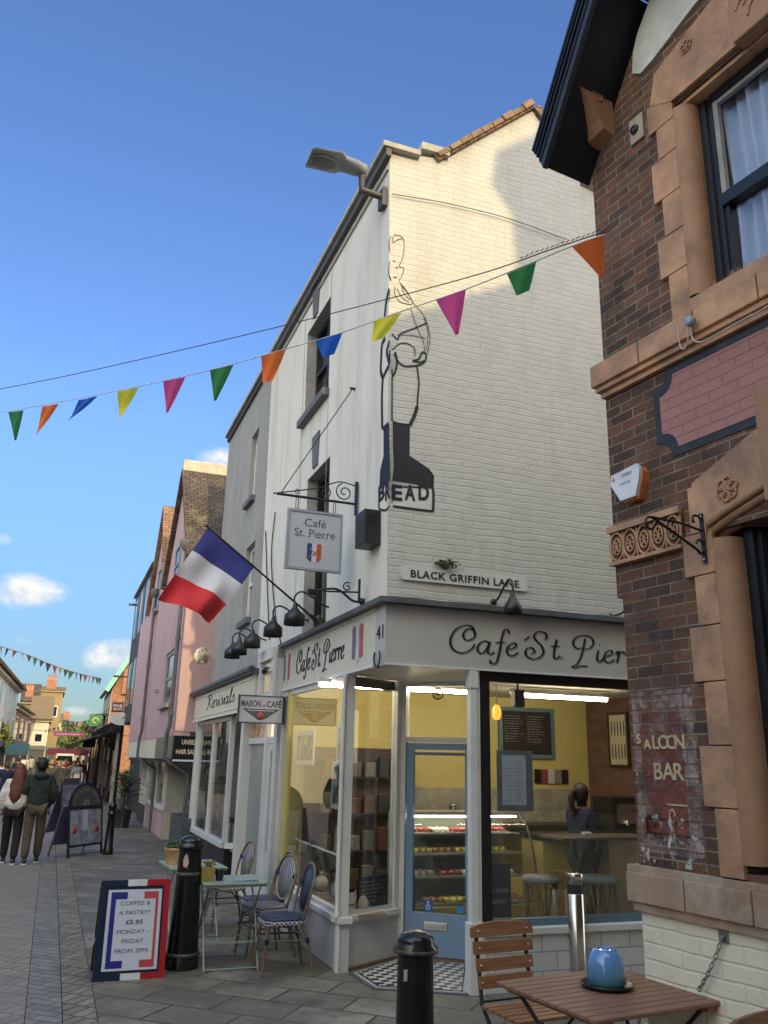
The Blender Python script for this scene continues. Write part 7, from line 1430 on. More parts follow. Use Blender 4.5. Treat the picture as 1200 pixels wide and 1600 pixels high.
# window bar table and stools
vT = -.62; a = L.px(862, 1306, vT); zb2_ = a[1]; uT = L.px(925, 1306, vT)[0]
bt_ = thing('bar_table', L.P(uT, vT, 0), 'tall dark bar table with a turned leg in the lane window', 'table'); mb = MB(); mb.box(L, a[0], a[0]+1.1, vT-.25, vT+.2, zb2_-.03, zb2_, .006); mb.build('tabletop', M('bar_top', (.07, .045, .03), .35), bt_); up = L.px(899, 1340, vT)[0]; mb = MB(); mb.lathe(L.P(up, vT, .03), [(.2, 0), (.2, .02), (.03, .05), (.022, .3), (.035, .4), (.022, .5), (.03, .8), (.022, .9), (.03, zb2_-.07)], 14); mb.build('leg', black_iron, bt_)
mb = MB(); q = L.px(915, 1300, vT); mb.box(L, q[0]-.04, q[0]+.05, vT-.03, vT+.04, zb2_+.001, zb2_+.035, .008); tag(mb.build('napkin_holder', stuff_m[0]), 'small white dish on the tall bar table', 'dish')
for i, (x, y) in enumerate(((846, 1372), (938, 1372))):
    vS = -.55; q = L.px(x, y, vS); t = thing('bar_stool', L.P(q[0], vS, 0), ['bar stool with woven seat left of the steel bollard', 'bar stool with woven seat right of the steel bollard'][i], 'stool', 'woven stools in the lane window')
    H_ = q[1]; mb = MB(); mb.lathe(L.P(q[0], vS, H_), [(.0, .02), (.17, .02), (.185, .0), (.185, -.03), (.15, -.04)], 20); mb.build('seat', wv_grey, t)
    for k in range(4):
        a = rad(45+90*k); mb = MB(); mb.tube([L.P(q[0]+.14*math.cos(a), vS+.14*math.sin(a), H_-.03), L.P(q[0]+.19*math.cos(a), vS+.19*math.sin(a), .03)], .014, 8); mb.build('leg', bamboo, t)
    mb = MB(); mb.tube([L.P(q[0]+.175*math.cos(a), vS+.175*math.sin(a), .30) for a in [j*.524 for j in range(13)]], .010, 6)
    for k in range(4):
        a = rad(45+90*k); b = a+rad(90); mb.tube(smooth2([L.P(q[0]+.165*math.cos(a), vS+.165*math.sin(a), .36), L.P(q[0]+.13*math.cos((a+b)/2), vS+.13*math.sin((a+b)/2), H_-.06), L.P(q[0]+.165*math.cos(b), vS+.165*math.sin(b), .36)]), .008, 5)
    mb.build('footring', bamboo, t)
# framed menu on the glass
A_ = L.px(778, 1172, -.05); B_ = L.px(836, 1268, -.05); mf = thing('framed_menu', L.P(A_[0], -.05, B_[1]), 'grey framed paper menu fixed inside the lane window', 'menu'); mb = MB(); mb.box(L, A_[0], B_[0], -.070, -.085, B_[1], A_[1], .002); mb.build('frame', M('menu_frame', (.16, .18, .19), .5), mf)
mb = MB(); w_ = B_[0]-A_[0]; h_2 = A_[1]-B_[1]; mb.box(L, A_[0]+w_*.13, B_[0]-w_*.2, -.068, -.0695, B_[1]+h_2*.1, A_[1]-h_2*.08); pg = mb.build('paper', M('menu_paper', (.50, .52, .62), .6), mf); scribble(pg, L, A_[0]+w_*.2, B_[0]-w_*.25, B_[1]+h_2*.15, A_[1]-h_2*.15, -.0675, 12, M('menu_ink', (.2, .2, .25), .7), .005, 9, 2)
# things on the glass of the door and return window
DFq = lambda x, y: DF.px(x, y, -.018)
q = DFq(669, 1415); sk = thing('door_sticker', DF.P(q[0], 0, q[1]), 'square blue sticker with a white mother and baby sign low on the door glass', 'sticker'); sb2 = M('sticker_blue', (.015, .12, .42), .4)
mb = MB(); mb.box(DF, q[0]-.045, q[0]+.045, -.019, -.017, q[1]-.055, q[1]+.055); mb.build('sheet', sb2, sk); mb = MB(); Gd = Fr((0, 0, 0), DF.ex, DF.ez, DF.n); mb.lathe(DF.P(q[0]+.0, -.017, q[1]+.028), [(0, 0), (.014, 0), (.014, .001), (0, .001)], 12, ax=Gd); mb.tube([DF.P(q[0]+.022*math.cos(a), -.0165, q[1]-.012+.02*math.sin(a)) for a in [j*.6 for j in range(11)]], .006, 4); mb.ball(DF.P(q[0], -.017, q[1]-.008), .008, 6); mb.build('symbol', sticker, sk)
q = DFq(719, 1421); mb = MB(); mb.box(DF, q[0]-.032, q[0]+.03, -.019, -.017, q[1]-.035, q[1]+.03); tag(mb.build('door_sticker', M('sticker_blue2', (.02, .22, .58), .4)), 'small plain blue sticker at the bottom right of the door glass', 'sticker')
q = DF.px(684, 1084, -.03); wh = thing('wheel_ornament', DF.P(q[0], 0, q[1]), 'round straw wheel ornament hanging in the fanlight above the door', 'ornament'); strw = M('straw', (.25, .16, .06), .7); mb = MB(); r_ = .055
mb.tube([DF.P(q[0]+r_*math.cos(a), -.035, q[1]+r_*math.sin(a)) for a in [j*math.pi/10 for j in range(21)]], .010, 6); mb.ball(DF.P(q[0], -.035, q[1]), .014, 8)
for j in range(10): a = j*math.pi/5; mb.tube([DF.P(q[0], -.035, q[1]), DF.P(q[0]+r_*math.cos(a), -.035, q[1]+r_*math.sin(a))], .004, 4)
mb.build('wheel', strw, wh)
def r1(x, y, v=-.05): return R1.px(x, y, v)
A_ = r1(562, 1372); B_ = r1(590, 1420); chb = thing('chalk_board', R1.P(A_[0], -.1, B_[1]), 'dark blue chalkboard with pale writing low in the return window', 'chalkboard'); mb = MB(); mb.box(R1, A_[0], R1l-.12, -.075, -.09, RZ+.06, A_[1]); mb.build('board', M('slate_blue_board', (.012, .02, .04), .6), chb); scribble(chb, R1, A_[0]+.03, R1l-.14, RZ+.09, A_[1]-.03, -.074, 6, chalk, .009, 4)
q = r1(545, 1404, -.033); mb = MB(); mb.box(R1, q[0]-.0, q[0]+.07, -.034, -.032, q[1]-.05, q[1]+.05); tag(mb.build('window_sticker', sticker), 'white paper notice at the bottom left of the return window', 'notice')
q = L.px(764, 1430, -.07); mb = MB(); lbd = thing('window_board', L.P(q[0], -.1, .5), 'dark blue board with painted words low in the left of the lane window', 'board'); u2 = L.px(800, 1430, -.08)[0]; mb.box(L, q[0], u2, -.09, -.105, RZ+.13, L.px(780, 1350, -.08)[1]); mb.build('board', M('blueboard', (.01, .018, .05), .6), lbd); mb = MB(); mb.text(L, 'ALL NATURAL', (q[0]+u2)/2, RZ+.33, .035, -.089, width=(u2-q[0])*.8); mb.text(L, 'BAKERY', (q[0]+u2)/2, RZ+.24, .035, -.089, width=(u2-q[0])*.6); mb.build('lettering', chalk, lbd)
# shelves and things in the street window
mb = MB(); mb.box(S, 1.1, SWE-.1, -.12, -.50, RZ-.02, RZ+.02); tag(mb.build('window_shelf', M('win_shelf', (.25, .2, .15), .6)), 'low display shelf inside the street window of the cafe', 'shelf')
def sw(x, y, v=-.1): return S.px(x, y, v)
for i, (x0, y0, x1, y1, c_, lb) in enumerate(((545, 1128, 526, 1195, (.30, .32, .33), 'upper black and white photograph hung at the right of the street window'), (541, 1190, 518, 1265, (.35, .37, .38), 'lower black and white photograph hung at the right of the street window'), (490, 1142, 463, 1195, (.33, .28, .22), 'picture of a coffee cup hung behind the street window'))):
    a, b = sw(x0, (y0+y1)/2), sw(x1, (y0+y1)/2); zt_, zb3 = sw((x0+x1)/2, y0)[1], sw((x0+x1)/2, y1)[1]; t = thing('window_picture', S.P(a[0], -.1, zb3), lb, 'picture'); mb = MB(); mb.box(S, a[0], b[0], -.10, -.115, zb3, zt_); mb.build('frame', M('pic_white', (.5, .52, .52), .5), t); mb = MB(); mb.box(S, a[0]+.04, b[0]-.04, -.098, -.0995, zb3+.05, zt_-.05); mb.build('image', M('pic_image', c_, .4, var=.8, scale=5, dirt=(.04, .04, .045), dscale=6, dlo=.45, dhi=.55), t)
for i in range(7):
    u = 1.3+i*.33; c = S.P(u, -.3-.06*(i % 2), RZ+.021); s_ = [1, .8, 1.2, .9, 1.1, .8, 1][i]; cc = [(.45, .40, .28), (.30, .05, .05), (.42, .40, .36), (.1, .12, .08), (.5, .45, .35), (.25, .1, .06), (.35, .33, .3)][i]
    t = thing('teapot', c, ['cream', 'dark red', 'pale grey', 'dark green', 'ivory', 'brown', 'grey'][i]+' teapot on the shelf of the street window', 'teapot', 'teapots in the street window'); mb = MB(); mb.lathe(c, [(.04*s_, 0), (.075*s_, .04*s_), (.08*s_, .08*s_), (.05*s_, .13*s_), (.03*s_, .14*s_)], 14); mb.build('body', M('glazed', cc, .2), t)
    mb = MB(); mb.lathe(c, [(.032*s_, .141*s_), (.02*s_, .155*s_), (.012*s_, .16*s_), (.015*s_, .18*s_), (0, .185*s_)], 12); mb.build('lid', bpy.data.materials[t.children[0].data.materials[0].name] if t.children else stuff_m[0], t); mb = MB(); mb.tube(smooth2([c+S.ex*.07*s_+Vector((0, 0, .04*s_)), c+S.ex*.12*s_+Vector((0, 0, .09*s_)), c+S.ex*.14*s_+Vector((0, 0, .13*s_))]), [.016, .014, .012]*1+[.012]*10 if False else .012, 6); mb.build('spout', M('glazed_spout', cc, .2), t)
mb = MB(); mb.tube([S.P(SWE-.1, -.15, .95), S.P(1.7, -.3, .88)], .012, 6); tag(mb.build('window_rail', white_paint), 'white rail slanting across the inside of the street window', 'rail')
vnd = thing('vending_shelf', S.P(2.2, -1.8, 0), 'tall dark dresser of jars and boxes inside the cafe behind the street window', 'dresser'); mb = MB(); mb.box(L, .15, 1.3, -2.75, -3.2, .03, 2.0); mb.build('carcass', M('dresser_brown', (.035, .02, .015), .6), vnd)
mb = MB()
for k in range(4): mb.box(L, .2, 1.25, -2.70, -2.749, .45+k*.4, .47+k*.4)
mb.build('shelf', M('dresser_shelf', (.10, .08, .06), .5), vnd)
for k in range(4):
    for i in range(6): mb = MB(); mb.box(L, .22+i*.17, .34+i*.17, -2.60, -2.70, .471+k*.4, .471+k*.4+random.uniform(.12, .26), .01); mb.build('packet', M('packet', random.choice([(.07, .065, .05), (.07, .02, .015), (.015, .02, .03), (.08, .05, .02), (.12, .11, .09)]), .6), vnd)
# ------------------------------------------------------------ people
def skin(name, J, E, R, mats, parent=None, sub=2, pick=None):
    me = bpy.data.meshes.new('sk'); me.from_pydata([Vector(p) for p in J], E, []); o = bpy.data.objects.new('sk', me); COL.objects.link(o)
    m = o.modifiers.new('s', 'SKIN'); m.use_smooth_shade = True
    for i, r in enumerate(R):
        v = me.skin_vertices[0].data[i]; v.radius = r if isinstance(r, tuple) else (r, r); v.use_root = (i == 0)
    s = o.modifiers.new('u', 'SUBSURF'); s.levels = sub; s.render_levels = sub
    dg = bpy.context.evaluated_depsgraph_get(); ev = o.evaluated_get(dg); nm = bpy.data.meshes.new_from_object(ev); bpy.data.objects.remove(o)
    ob = bpy.data.objects.new(name, nm); COL.objects.link(ob); nm.materials.clear()
    for q in mats: nm.materials.append(q)
    for p in nm.polygons:
        p.use_smooth = True
        if pick: p.material_index = pick(p.center)
    if parent: ob.parent = parent
    return ob
skinm = M('skin', (.36, .20, .14), .55, var=.06, bmp=0)
def person(label, loc, az, h=1.75, top=(.02, .02, .025), legs=(.02, .02, .03), hair=(.03, .02, .015), stride=.12, sway=1, group=None, detail=False, long_hair=False, coat_len=.80, wide=1.0, simple=True, arms='down'):
    t = thing('person', (0, 0, 0), label, 'person', group); k = h/1.75; st = stride
    J = [(0, 0, .96), (0, .0, 1.14), (0, .01, 1.33), (0, .0, 1.47), (0, .01, 1.57), (0, .02, 1.66), (0, .015, 1.71),
         (-.17, 0, 1.42), (-.22, -.03*sway, 1.16), (-.23, .04, .93), (-.235, .06, .83), (.17, 0, 1.42), (.22, .03*sway, 1.16), (.23, .06, .93), (.235, .08, .83),
         (-.09, 0, .92), (-.10, st*.55+.03, .50), (-.10, st, .09), (-.10, st+.13, .03), (.09, 0, .92), (.10, -st*.2+.02, .50), (.10, -st, .09), (.10, -st+.13, .03)]
    if arms == 'pockets':
        J[9] = (-.21, .10, .98); J[10] = (-.17, .13, .92); J[8] = (-.26, -.02, 1.18); J[13] = (.21, .10, .98); J[14] = (.17, .13, .92); J[12] = (.26, -.02, 1.18)
    if arms == 'front': J[8] = (-.20, .05, 1.2); J[9] = (-.12, .26, 1.12); J[10] = (-.08, .32, 1.12); J[12] = (.20, .05, 1.2); J[13] = (.12, .26, 1.12); J[14] = (.08, .32, 1.12)
    E = [(0, 1), (1, 2), (2, 3), (3, 4), (4, 5), (5, 6), (2, 7), (7, 8), (8, 9), (9, 10), (2, 11), (11, 12), (12, 13), (13, 14), (0, 15), (15, 16), (16, 17), (17, 18), (0, 19), (19, 20), (20, 21), (21, 22)]
    R = [(.15, .11), (.14, .10), (.15, .11), .055, .07, .085, .06, .075, .05, .038, .03, .075, .05, .038, .03, .085, .062, .042, .035, .085, .062, .042, .035]
    mats = [skinm, M('clothes', top, .9), M('trousers', legs, .9), M('shoes', (.02, .02, .02), .6), M('hair', hair, .8)]
    def pick(c):
        if c.z > 1.51: return 4 if (c.y < .03 or c.z > 1.68) else 0
        if c.z > 1.47: return 0
        if abs(c.x) > .17 and c.z < .90: return 0
        if c.z > coat_len or (abs(c.x) > .19 and c.z > .88): return 1
        if c.z > .10: return 2
        return 3
    skin('body', J, E, R, mats, t, 1 if simple else 2, pick)
    if not simple:
        # clothing as its own meshes over the body
        JT = [(0, 0, coat_len+.02), (0, 0, 1.14), (0, .01, 1.33), (0, .0, 1.47)]+J[7:10]+J[11:14]; ET = [(0, 1), (1, 2), (2, 3), (2, 4), (4, 5), (5, 6), (2, 7), (7, 8), (8, 9)]
        RT = [(.20*wide, .15*wide), (.185*wide, .14*wide), (.185, .14), (.08, .08), .10, .078*wide, .062*wide, .10, .078*wide, .062*wide]
        skin('jacket' if arms == 'pockets' else 'jumper', JT, ET, RT, [M('jacket_cloth', top, .95, var=.3, scale=9, bmp=.9, bscale=9, bdist=.05)], t, 2)
        JL = [J[0], J[15], J[16], J[17], J[19], J[20], J[21]]; skin('trousers', JL, [(0, 1), (1, 2), (2, 3), (0, 4), (4, 5), (5, 6)], [(.16, .12), .11, .085, .068, .11, .085, .068], [M('trouser_cloth', legs, .9, bmp=.9, bscale=11, bdist=.04)], t, 2)
        for sx, a, b in ((-1, J[17], J[18]), (1, J[21], J[22])):
            mb = MB(); bb = Vector((a[0], a[1], 0)); mb.box(WORLD, bb.x-.045, bb.x+.045, bb.y-.09, bb.y+.17, .0, .028, .01); mb.build('sole', M('sole_white', (.6, .58, .55), .6), t)
            mb = MB(); mb.ball((bb.x, bb.y+.02, .06), .06, 10, (.75, 1.9, .8)); mb.build('shoe', M('shoe_dark', (.03, .03, .035), .6), t)
        hm = M('hair_strands', hair, .55, var=.5, scale=22, bmp=.6, bscale=120)
        mb = MB(); mb.ball((0, -.005, 1.665), .106, 18, (.95, 1.05, 1.14)); rh = random.Random(3); mb.v = [p+Vector((rh.gauss(0, 1), rh.gauss(0, 1), rh.gauss(0, 1)))*.006 for p in mb.v]; 
        if long_hair:
            rings = []
            for z, w, d, y in ((1.74, .05, .05, 0), (1.70, .10, .10, -.01), (1.6, .115, .11, -.03), (1.5, .12, .08, -.07), (1.35, .12, .06, -.12), (1.2, .10, .05, -.145), (1.1, .06, .03, -.15), (1.06, .02, .015, -.15)):
                rings.append([Vector((w*math.cos(a)*(1+.12*math.sin(a*7+z*14)+rh.gauss(0, .05))+.02*math.sin(z*9), y+d*math.sin(a)*(1+rh.gauss(0, .08)), z+rh.gauss(0, .012))) for a in [2*math.pi*i/18 for i in range(18)]])
            mb.loft(rings)
        if arms == 'front': mb.ball((0, -.12, 1.68), .045, 10); mb.tube([(0, -.13, 1.69), (0, -.17, 1.60), (0, -.15, 1.47), (0, -.13, 1.38)], [.03, .04, .035, .008], 10)
        mb.build('hair', hm, t)
        if arms == 'pockets': mb = MB(); mb.ball((0, -.10, 1.47), .12, 14, (1.1, .6, .5)); mb.build('hood', M('hood_cloth', dk(top, .9), .95, bmp=.4, bscale=100), t)
    t.scale = (k, k, k); t.location = loc; t.rotation_euler = (0, 0, rad(-az)); return t
wp = gnd(11, 1350, -.02); mp_ = gnd(46, 1350, -.02)
person('woman with long auburn hair and loose white jumper walking away, at the left edge', wp, -17, 1.66, (.62, .60, .56), (.012, .012, .014), (.13, .035, .02), .15, 1, None, long_hair=True, wide=1.32, coat_len=.86, simple=False)
person('man in dark green hooded jacket and brown trousers walking away beside the woman', mp_, -22, 1.77, (.022, .035, .028), (.085, .065, .05), (.012, .010, .010), -.14, 1, None, arms='pockets', wide=1.12, coat_len=.84, simple=False)
# barista
vb_ = -1.75; q = L.px(908, 1250, vb_); bp_ = L.P(q[0], vb_, .03)
person('woman with dark ponytail and navy top working behind the counter in the cafe', bp_, 60, 1.60, (.012, .02, .06), (.01, .01, .012), (.015, .008, .006), .0, 1, None, arms='front', simple=False, coat_len=.86)
# distant crowd
crowd = [(5, 34, 'pale blue'), (14, 27, 'dark navy'), (83, 30, 'olive green'), (94, 40, 'black'), (30, 44, 'black'), (70, 36, 'navy'), (101, 33, 'black and white'), (108, 48, 'dark red'), (117, 42, 'grey'), (78, 48, 'dark grey'), (124, 38, 'pale grey'), (90, 58, 'brown'), (40, 60, 'white'), (131, 46, 'maroon'), (112, 62, 'black'), (97, 70, 'blue'), (62, 64, 'charcoal'), (122, 60, 'tan'), (22, 52, 'teal'), (50, 75, 'cream'), (104, 82, 'purple'), (86, 88, 'rust')]
ccol = {'pale blue': (.35, .4, .45), 'dark navy': (.015, .02, .05), 'olive green': (.05, .05, .035), 'black': (.012, .012, .012), 'navy': (.02, .025, .06), 'black and white': (.05, .05, .05), 'dark red': (.12, .02, .02), 'grey': (.15, .15, .15), 'dark grey': (.05, .05, .05), 'pale grey': (.3, .3, .32), 'brown': (.08, .05, .03), 'white': (.6, .6, .6), 'maroon': (.08, .015, .02), 'blue': (.03, .06, .2), 'charcoal': (.03, .03, .03), 'tan': (.25, .18, .1), 'teal': (.03, .12, .12), 'cream': (.45, .42, .32), 'purple': (.08, .03, .1), 'rust': (.2, .07, .03)}
where = {0: 'at the far left edge', 1: 'left of the woman in white', 2: 'just right of the couple', 3: 'beyond the arched board', 4: 'far off behind the couple'}
for i, (x, D, c) in enumerate(crowd):
    p_ = at(x, D, -.02); person('distant pedestrian in '+c+' top about '+str(int(D))+' metres up the street', p_, [-20, -26, -15, 158, -22][i % 5], 1.62+.12*((i*7) % 5)/4, ccol[c], [(.02, .02, .03), (.05, .05, .07), (.1, .08, .06)][i % 3], [(.02, .015, .01), (.1, .06, .03), (.25, .2, .12), (.01, .01, .01)][i % 4], .12, 1, 'distant pedestrians in the street')
# ------------------------------------------------------------ far street furniture
def tsign(x0, y0, x1, y1, D, m, label, text=None, tm=None, shape='rect', cat='sign', frame=black_iron, grp=None):
    T_ = TF(D); a = T_.px(x0, y0); b = T_.px(x1, y1); t = thing('projecting_sign', T_.P(b[0], 0, b[1]), label, cat, grp); mb = MB()
    if shape == 'rect': mb.box(T_, a[0], b[0], .03, -.03, b[1], a[1])
    else:
        cx, cz, rx, rz = (a[0]+b[0])/2, (a[1]+b[1])/2, (b[0]-a[0])/2, (a[1]-b[1])/2; mb.prism(T_, [(cx+rx*math.cos(k*.262), cz+rz*math.sin(k*.262)) for k in range(24)], .03, -.03)
    mb.build('panel', m, t); mb = MB(); mb.box(T_, a[0], b[0]+.8, .015, -.015, a[1]+.02, a[1]+.05); mb.build('arm', frame, t)
    if text:
        mb = MB(); n = len(text); hh = (a[1]-b[1])*.7/n
        for i, s_ in enumerate(text): mb.text(T_, s_, (a[0]+b[0])/2, a[1]-(a[1]-b[1])*.15-hh*(i+.85), hh*.75, .031, width=(b[0]-a[0])*.8, bold=.03)
        mb.build('lettering', tm or sticker, t)
    return t, T_, a, b
t, T_, a, b = tsign(140, 1117, 158, 1135, 40, M('sign_green', (.01, .16, .05), .5), 'square bright green projecting sign over the far shops')
mb = MB(); mb.tube([T_.P((a[0]+b[0])/2+.13*math.cos(k*.7), .04, (a[1]+b[1])/2+.13*math.sin(k*.7)) for k in range(8)], .04, 5); mb.build('emblem', M('emblem_pale', (.45, .45, .15), .5), t)
t, T_, a, b = tsign(173, 1113, 208, 1134, 27, M('sign_oval_white', (.60, .60, .66), .5), 'white oval hanging sign next to the pink house', shape='oval')
mb = MB(); mb.ball(T_.P((a[0]+b[0])/2, .04, (a[1]+b[1])/2+.08), .05, 8); mb.box(T_, (a[0]+b[0])/2-.22, (a[0]+b[0])/2+.22, .031, .034, (a[1]+b[1])/2-.04, (a[1]+b[1])/2-.02); mb.build('emblem', gold, t)
dred = M('sign_dark_red', (.10, .012, .02), .5)
tsign(165, 1150, 189, 1163, 33, dred, 'dark red sign with white words FIVE GUYS above the black awning', ['FIVE', 'GUYS'])
t, T_, a, b = tsign(170, 1133, 192, 1152, 32.8, M('sign_round_black', (.015, .012, .012), .5), 'round black sign with cream ring just under the white oval sign', shape='oval')
mb = MB(); mb.tube([T_.P((a[0]+b[0])/2+.14*math.cos(k*.5), .04, (a[1]+b[1])/2+.14*math.sin(k*.5)) for k in range(13)], .018, 5); mb.ball(T_.P((a[0]+b[0])/2, .035, (a[1]+b[1])/2), .06, 8); mb.build('emblem', M('emblem_cream', (.45, .35, .25), .5), t)
tsign(176, 1098, 192, 1113, 35, dred, 'upper dark red sign with white letters behind the white oval', ['FIVE', 'GUYS'])
tsign(131, 1152, 148, 1168, 44, M('sign_navy', (.01, .03, .08), .5), 'plain dark navy projecting sign above the far awning')
# lamp and long arm on the pink and slate houses
for (x0, x1, y, D, lb) in ((181, 214, 1057, 33, 'dark street lamp arm sticking out level in front of the brick gable'), (205, 224, 945, 28, 'small street lamp high on the slate house')):
    T_ = TF(D); a = T_.px(x0, y); b = T_.px(x1, y); t = thing('wall_lamp', T_.P(b[0], 0, b[1]), lb, 'street lamp'); mb = MB(); mb.tube([T_.P(a[0], 0, a[1]), T_.P(b[0]+.6, 0, b[1])], .03, 6); mb.build('arm', darkp, t); mb = MB(); mb.box(T_, a[0]-.1, a[0]+.35, -.07, .07, a[1]-.03, a[1]+.05, .01); mb.build('lamp_head', darkp, t)
# black awning and dark shopfront beyond the pink house
aw = thing('black_awning', S.P(pend+2, 0, 0), 'long black awning over dark shopfronts beyond the pink house', 'awning'); blk_c = M('awning_black', (.012, .011, .014), .8)
u0_, u1_ = 27.5, 56; PJ2 = 1.75
mb = MB(); A0 = [S.P(u0_, .4, 2.85), S.P(u1_, .4, 2.85), S.P(u1_, PJ2, 2.35), S.P(u0_, PJ2, 2.35)]; mb.add(A0+[p-Vector((0, 0, .05)) for p in A0], [(0, 1, 2, 3), (7, 6, 5, 4), (0, 4, 5, 1), (1, 5, 6, 2), (2, 6, 7, 3), (3, 7, 4, 0)]); mb.build('canopy', blk_c, aw); mb = MB(); mb.box(S, u0_, u1_, PJ2+.001, PJ2+.02, 2.15, 2.36); mb.build('valance', blk_c, aw)
dsf = thing('dark_shopfront', S.P(u0_, .3, 0), 'row of dark shopfronts with pale posts beneath the long black awning', 'shopfront'); mb = MB(); mb.box(S, u0_, u1_, .30, .2, 0.01, 3.3); mb.build('wall', M('dark_front', (.012, .009, .011), .9, spec=.1), dsf)
for i in range(8):
    u_ = u0_+.6+i*3.4; mb = MB(); mb.box(S, u_, u_+2.9, .34, .301, .5, 2.4); mb.build('pane', dark_glass, dsf); mb = MB(); mb.box(S, u_-.25, u_-.1, .42, .301, 0.01, 2.7); mb.build('post', M('shop_post', [(.35, .32, .26), (.08, .02, .06), (.2, .2, .19)][i % 3], .6), dsf)
# palm in a pot
pb2 = gnd(187, 1293); pl_ = thing('potted_palm', pb2, 'dark bushy potted palm on the pavement beyond the slim bollard', 'palm'); mb = MB(); mb.lathe(pb2, [(.22, 0), (.28, .45), (.3, .47), (.26, .47), (.24, .4)], 16); mb.build('pot', M('dark_pot', (.03, .03, .03), .6), pl_); mb = MB(); mb.tube([pb2+Vector((0, 0, .4)), pb2+Vector((.03, 0, 1.1))], [.07, .05], 8); mb.build('trunk', M('palm_trunk', (.08, .06, .04), .9), pl_)
mb = MB(); rn = random.Random(5)
for i in range(46):
    a = rn.random()*6.28; el = rn.uniform(-.2, 1.3); Lf = rn.uniform(.5, .85); c0 = pb2+Vector((.03, 0, 1.0+rn.uniform(-.45, .25))); d = Vector((math.cos(a)*math.cos(el), math.sin(a)*math.cos(el), math.sin(el))); pts = [c0+d*Lf*t+Vector((0, 0, -.45*t*t*Lf)) for t in (0, .25, .5, .75, 1)]
    side = d.cross(Vector((0, 0, 1))).normalized()
    for j in range(4):
        for s_ in (-1, 1):
            for m_ in (0, .5):
                p = pts[j].lerp(pts[j+1], m_); tip = p+side*s_*.17*(1-j*.15)+d*.13-Vector((0, 0, .05)); mb.add([p, p+d*.03, tip], [(0, 1, 2)])
mb.build('fronds', M('palm_leaf', (.035, .065, .025), .6, var=.4), pl_, recalc=False)
# purple banner across the street
T_ = TF(72); a = T_.px(84, 1143); b = T_.px(131, 1151); bn = thing('street_banner', T_.P(a[0], 0, a[1]), 'purple and red banner strung across the far end of the street', 'banner'); mb = MB(); mb.box(T_, a[0], b[0], .02, -.02, b[1], a[1]); mb.build('cloth', M('banner_purple', (.22, .05, .16), .8, var=.4, scale=1.5), bn); mb = MB(); mb.tube([T_.P(a[0]-6, 0, a[1]+.3), T_.P(a[0], 0, a[1]), T_.P(b[0], 0, a[1]), T_.P(b[0]+3, 0, a[1]+.3)], .02, 5); mb.build('rope', wire, bn)
mb = MB(); a = T_.px(88, 1146); b = T_.px(126, 1148.5); mb.box(T_, a[0], b[0], .021, .03, b[1], a[1]); mb.build('pale_stripe', M('banner_line', (.45, .3, .4), .8), bn)
# stalls, van and trees at the far left
def stall(x, D, label, c1, c2, w=3.0):
    p = at(x, D); F = Fr(p, dirv(-20.6+90), dirv(-20.6+180)); t = thing('market_stall', p, label, 'market stall'); cm_ = M('stall_cloth', c1, .8); 
    mb = MB(); A0 = [F.P(-w/2, .7, 1.95), F.P(w/2, .7, 1.95), F.P(w/2, -.9, 2.35), F.P(-w/2, -.9, 2.35)]; mb.add(A0+[q+Vector((0, 0, .04)) for q in A0], [(0, 1, 2, 3), (7, 6, 5, 4), (0, 4, 5, 1), (1, 5, 6, 2), (2, 6, 7, 3), (3, 7, 4, 0)]); mb.box(F, -w/2, w/2, .70, .71, 1.75, 1.95); mb.build('canopy', cm_, t)
    for sx in (-1, 1):
        mb = MB(); mb.tube([F.P(sx*w*.48, .65, 0), F.P(sx*w*.48, .65, 1.95)], .025, 6); mb.build('post', M('stall_post', (.4, .4, .4), .4), t)
    mb = MB(); mb.box(F, -w*.45, w*.45, -.3, .5, 0, .9); mb.build('counter', M('stall_counter', c2, .8), t); return t
stall(26, 54, 'market stall with teal canopy at the left of the far street', (.02, .07, .09), (.06, .16, .14), 1.2); stall(2, 62, 'market stall with dark navy canopy at the left picture edge', (.02, .03, .06), (.05, .05, .06), 2.4); stall(110, 95, 'market stall with dark red canopy at the far end of the street', (.14, .015, .03), (.1, .05, .05), 4.5)
vp_ = at(102, 90); VF = Fr(vp_, dirv(-20.6+90), dirv(-20.6+180)); vn = thing('white_van', vp_, 'white van parked facing the camera at the far end of the street', 'van')
mb = MB(); mb.prism(VF, [(-.85, .35), (.85, .35), (.88, 1.1), (.78, 1.9), (-.78, 1.9), (-.88, 1.1)], 0, -4.2); mb.build('body', M('van_white', (.7, .7, .7), .3), vn); mb = MB(); mb.prism(VF, [(-.74, 1.15), (.74, 1.15), (.68, 1.7), (-.68, 1.7)], .0, .02); mb.build('windscreen', dark_glass, vn)
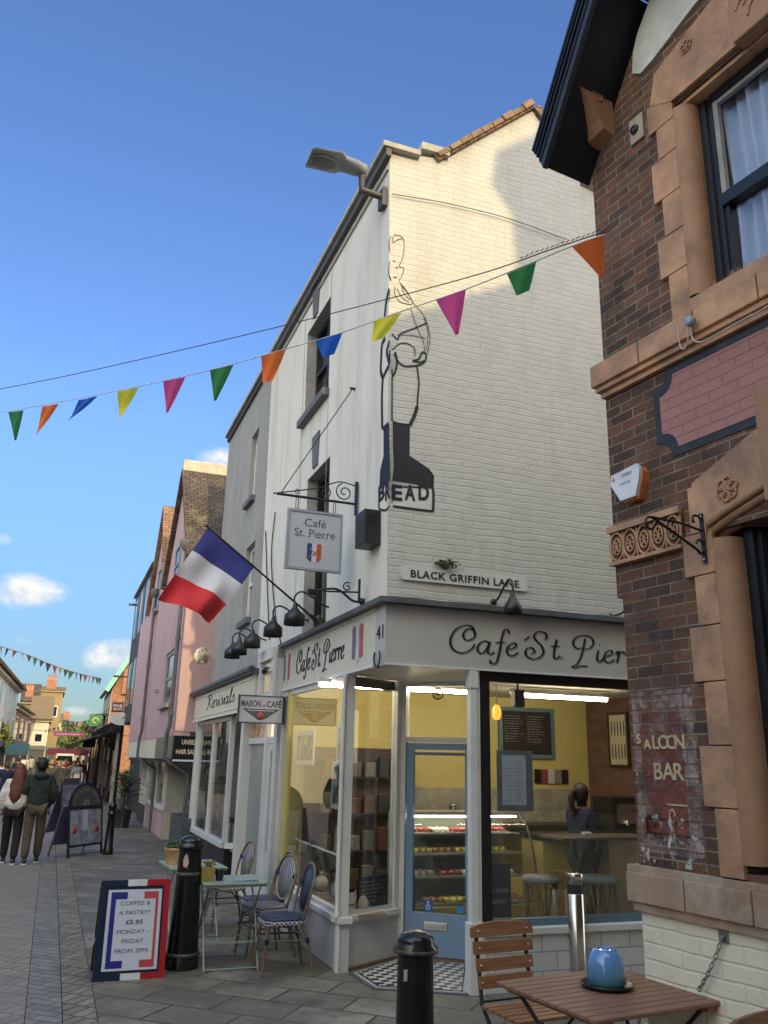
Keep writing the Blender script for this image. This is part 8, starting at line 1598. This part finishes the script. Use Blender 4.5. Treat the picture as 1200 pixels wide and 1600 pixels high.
for sx in (-1, 1):
    mb = MB(); mb.box(VF, sx*.62-.12, sx*.62+.12, .0, .03, .75, .92); mb.build('headlight', sticker, vn); mb = MB(); mb.lathe(VF.P(sx*.75-.1, -.7, .32), [(0, 0), (.32, 0), (.32, .2), (0, .2)], 14, ax=Fr((0, 0, 0), VF.n, VF.ez, VF.ex)); mb.build('wheel', black_iron, vn)
def tree(loc, h, r, label, cols, n=1500, s=.28, trunk_h=None):
    t = thing('tree', loc, label, 'tree'); th = trunk_h or h*.45; b = Vector(loc); rn = random.Random(int(h*97)); mb = MB(); mb.tube([b, b+Vector((.1, 0, th*.6)), b+Vector((0, .1, h*.75))], [.25, .2, .08], 8)
    for i in range(7): a = rn.random()*6.28; p = b+Vector((0, 0, th*rn.uniform(.7, 1.2))); mb.tube([p, p+Vector((math.cos(a)*r*.5, math.sin(a)*r*.5, h*.25))], [.09, .03], 6)
    mb.build('trunk', M('bark', (.07, .055, .04), .9), t); mb = MB(); cl = [(b+Vector((rn.gauss(0, 1)*r*.45, rn.gauss(0, 1)*r*.45, h*.72+rn.gauss(0, 1)*h*.13)), r*rn.uniform(.25, .5)) for _ in range(13)]
    for i in range(n):
        c, rr = cl[i % 13]; v = Vector((rn.gauss(0, 1), rn.gauss(0, 1), rn.gauss(0, 1))).normalized()*rr*rn.random()**.35; p = c+v; a = Vector((rn.gauss(0, 1), rn.gauss(0, 1), rn.gauss(0, 1))).normalized()*s*rn.uniform(.5, 1.2); q = a.cross(Vector((rn.gauss(0, 1), rn.gauss(0, 1), rn.gauss(0, 1)))).normalized()*s*.5; mb.add([p-a, p+q, p+a, p-q], [(0, 1, 2, 3)])
    mb.build('crown', cols, t, recalc=False)
tree(at(98, 150), 6.5, 3.0, 'leafy tree behind the white van at the end of the street', M('leaf_far3', (.10, .13, .03), .8, var=.5, scale=1.5)); tree(at(124, 140), 6.0, 2.8, 'rounded tree right of the far banner', M('leaf_far4', (.08, .11, .03), .8, var=.5, scale=1.5)); tree(at(112, 128), 5.6, 2.6, 'yellow green leafy tree at the far end of the street', M('leaf_far', (.13, .16, .03), .8, var=.5, scale=1.5)); tree(at(-6, 60), 3.4, .9, 'small yellow green tree at the left picture edge by the cream terrace', M('leaf_far2', (.16, .18, .04), .8, var=.5, scale=1.5), 900, .18)
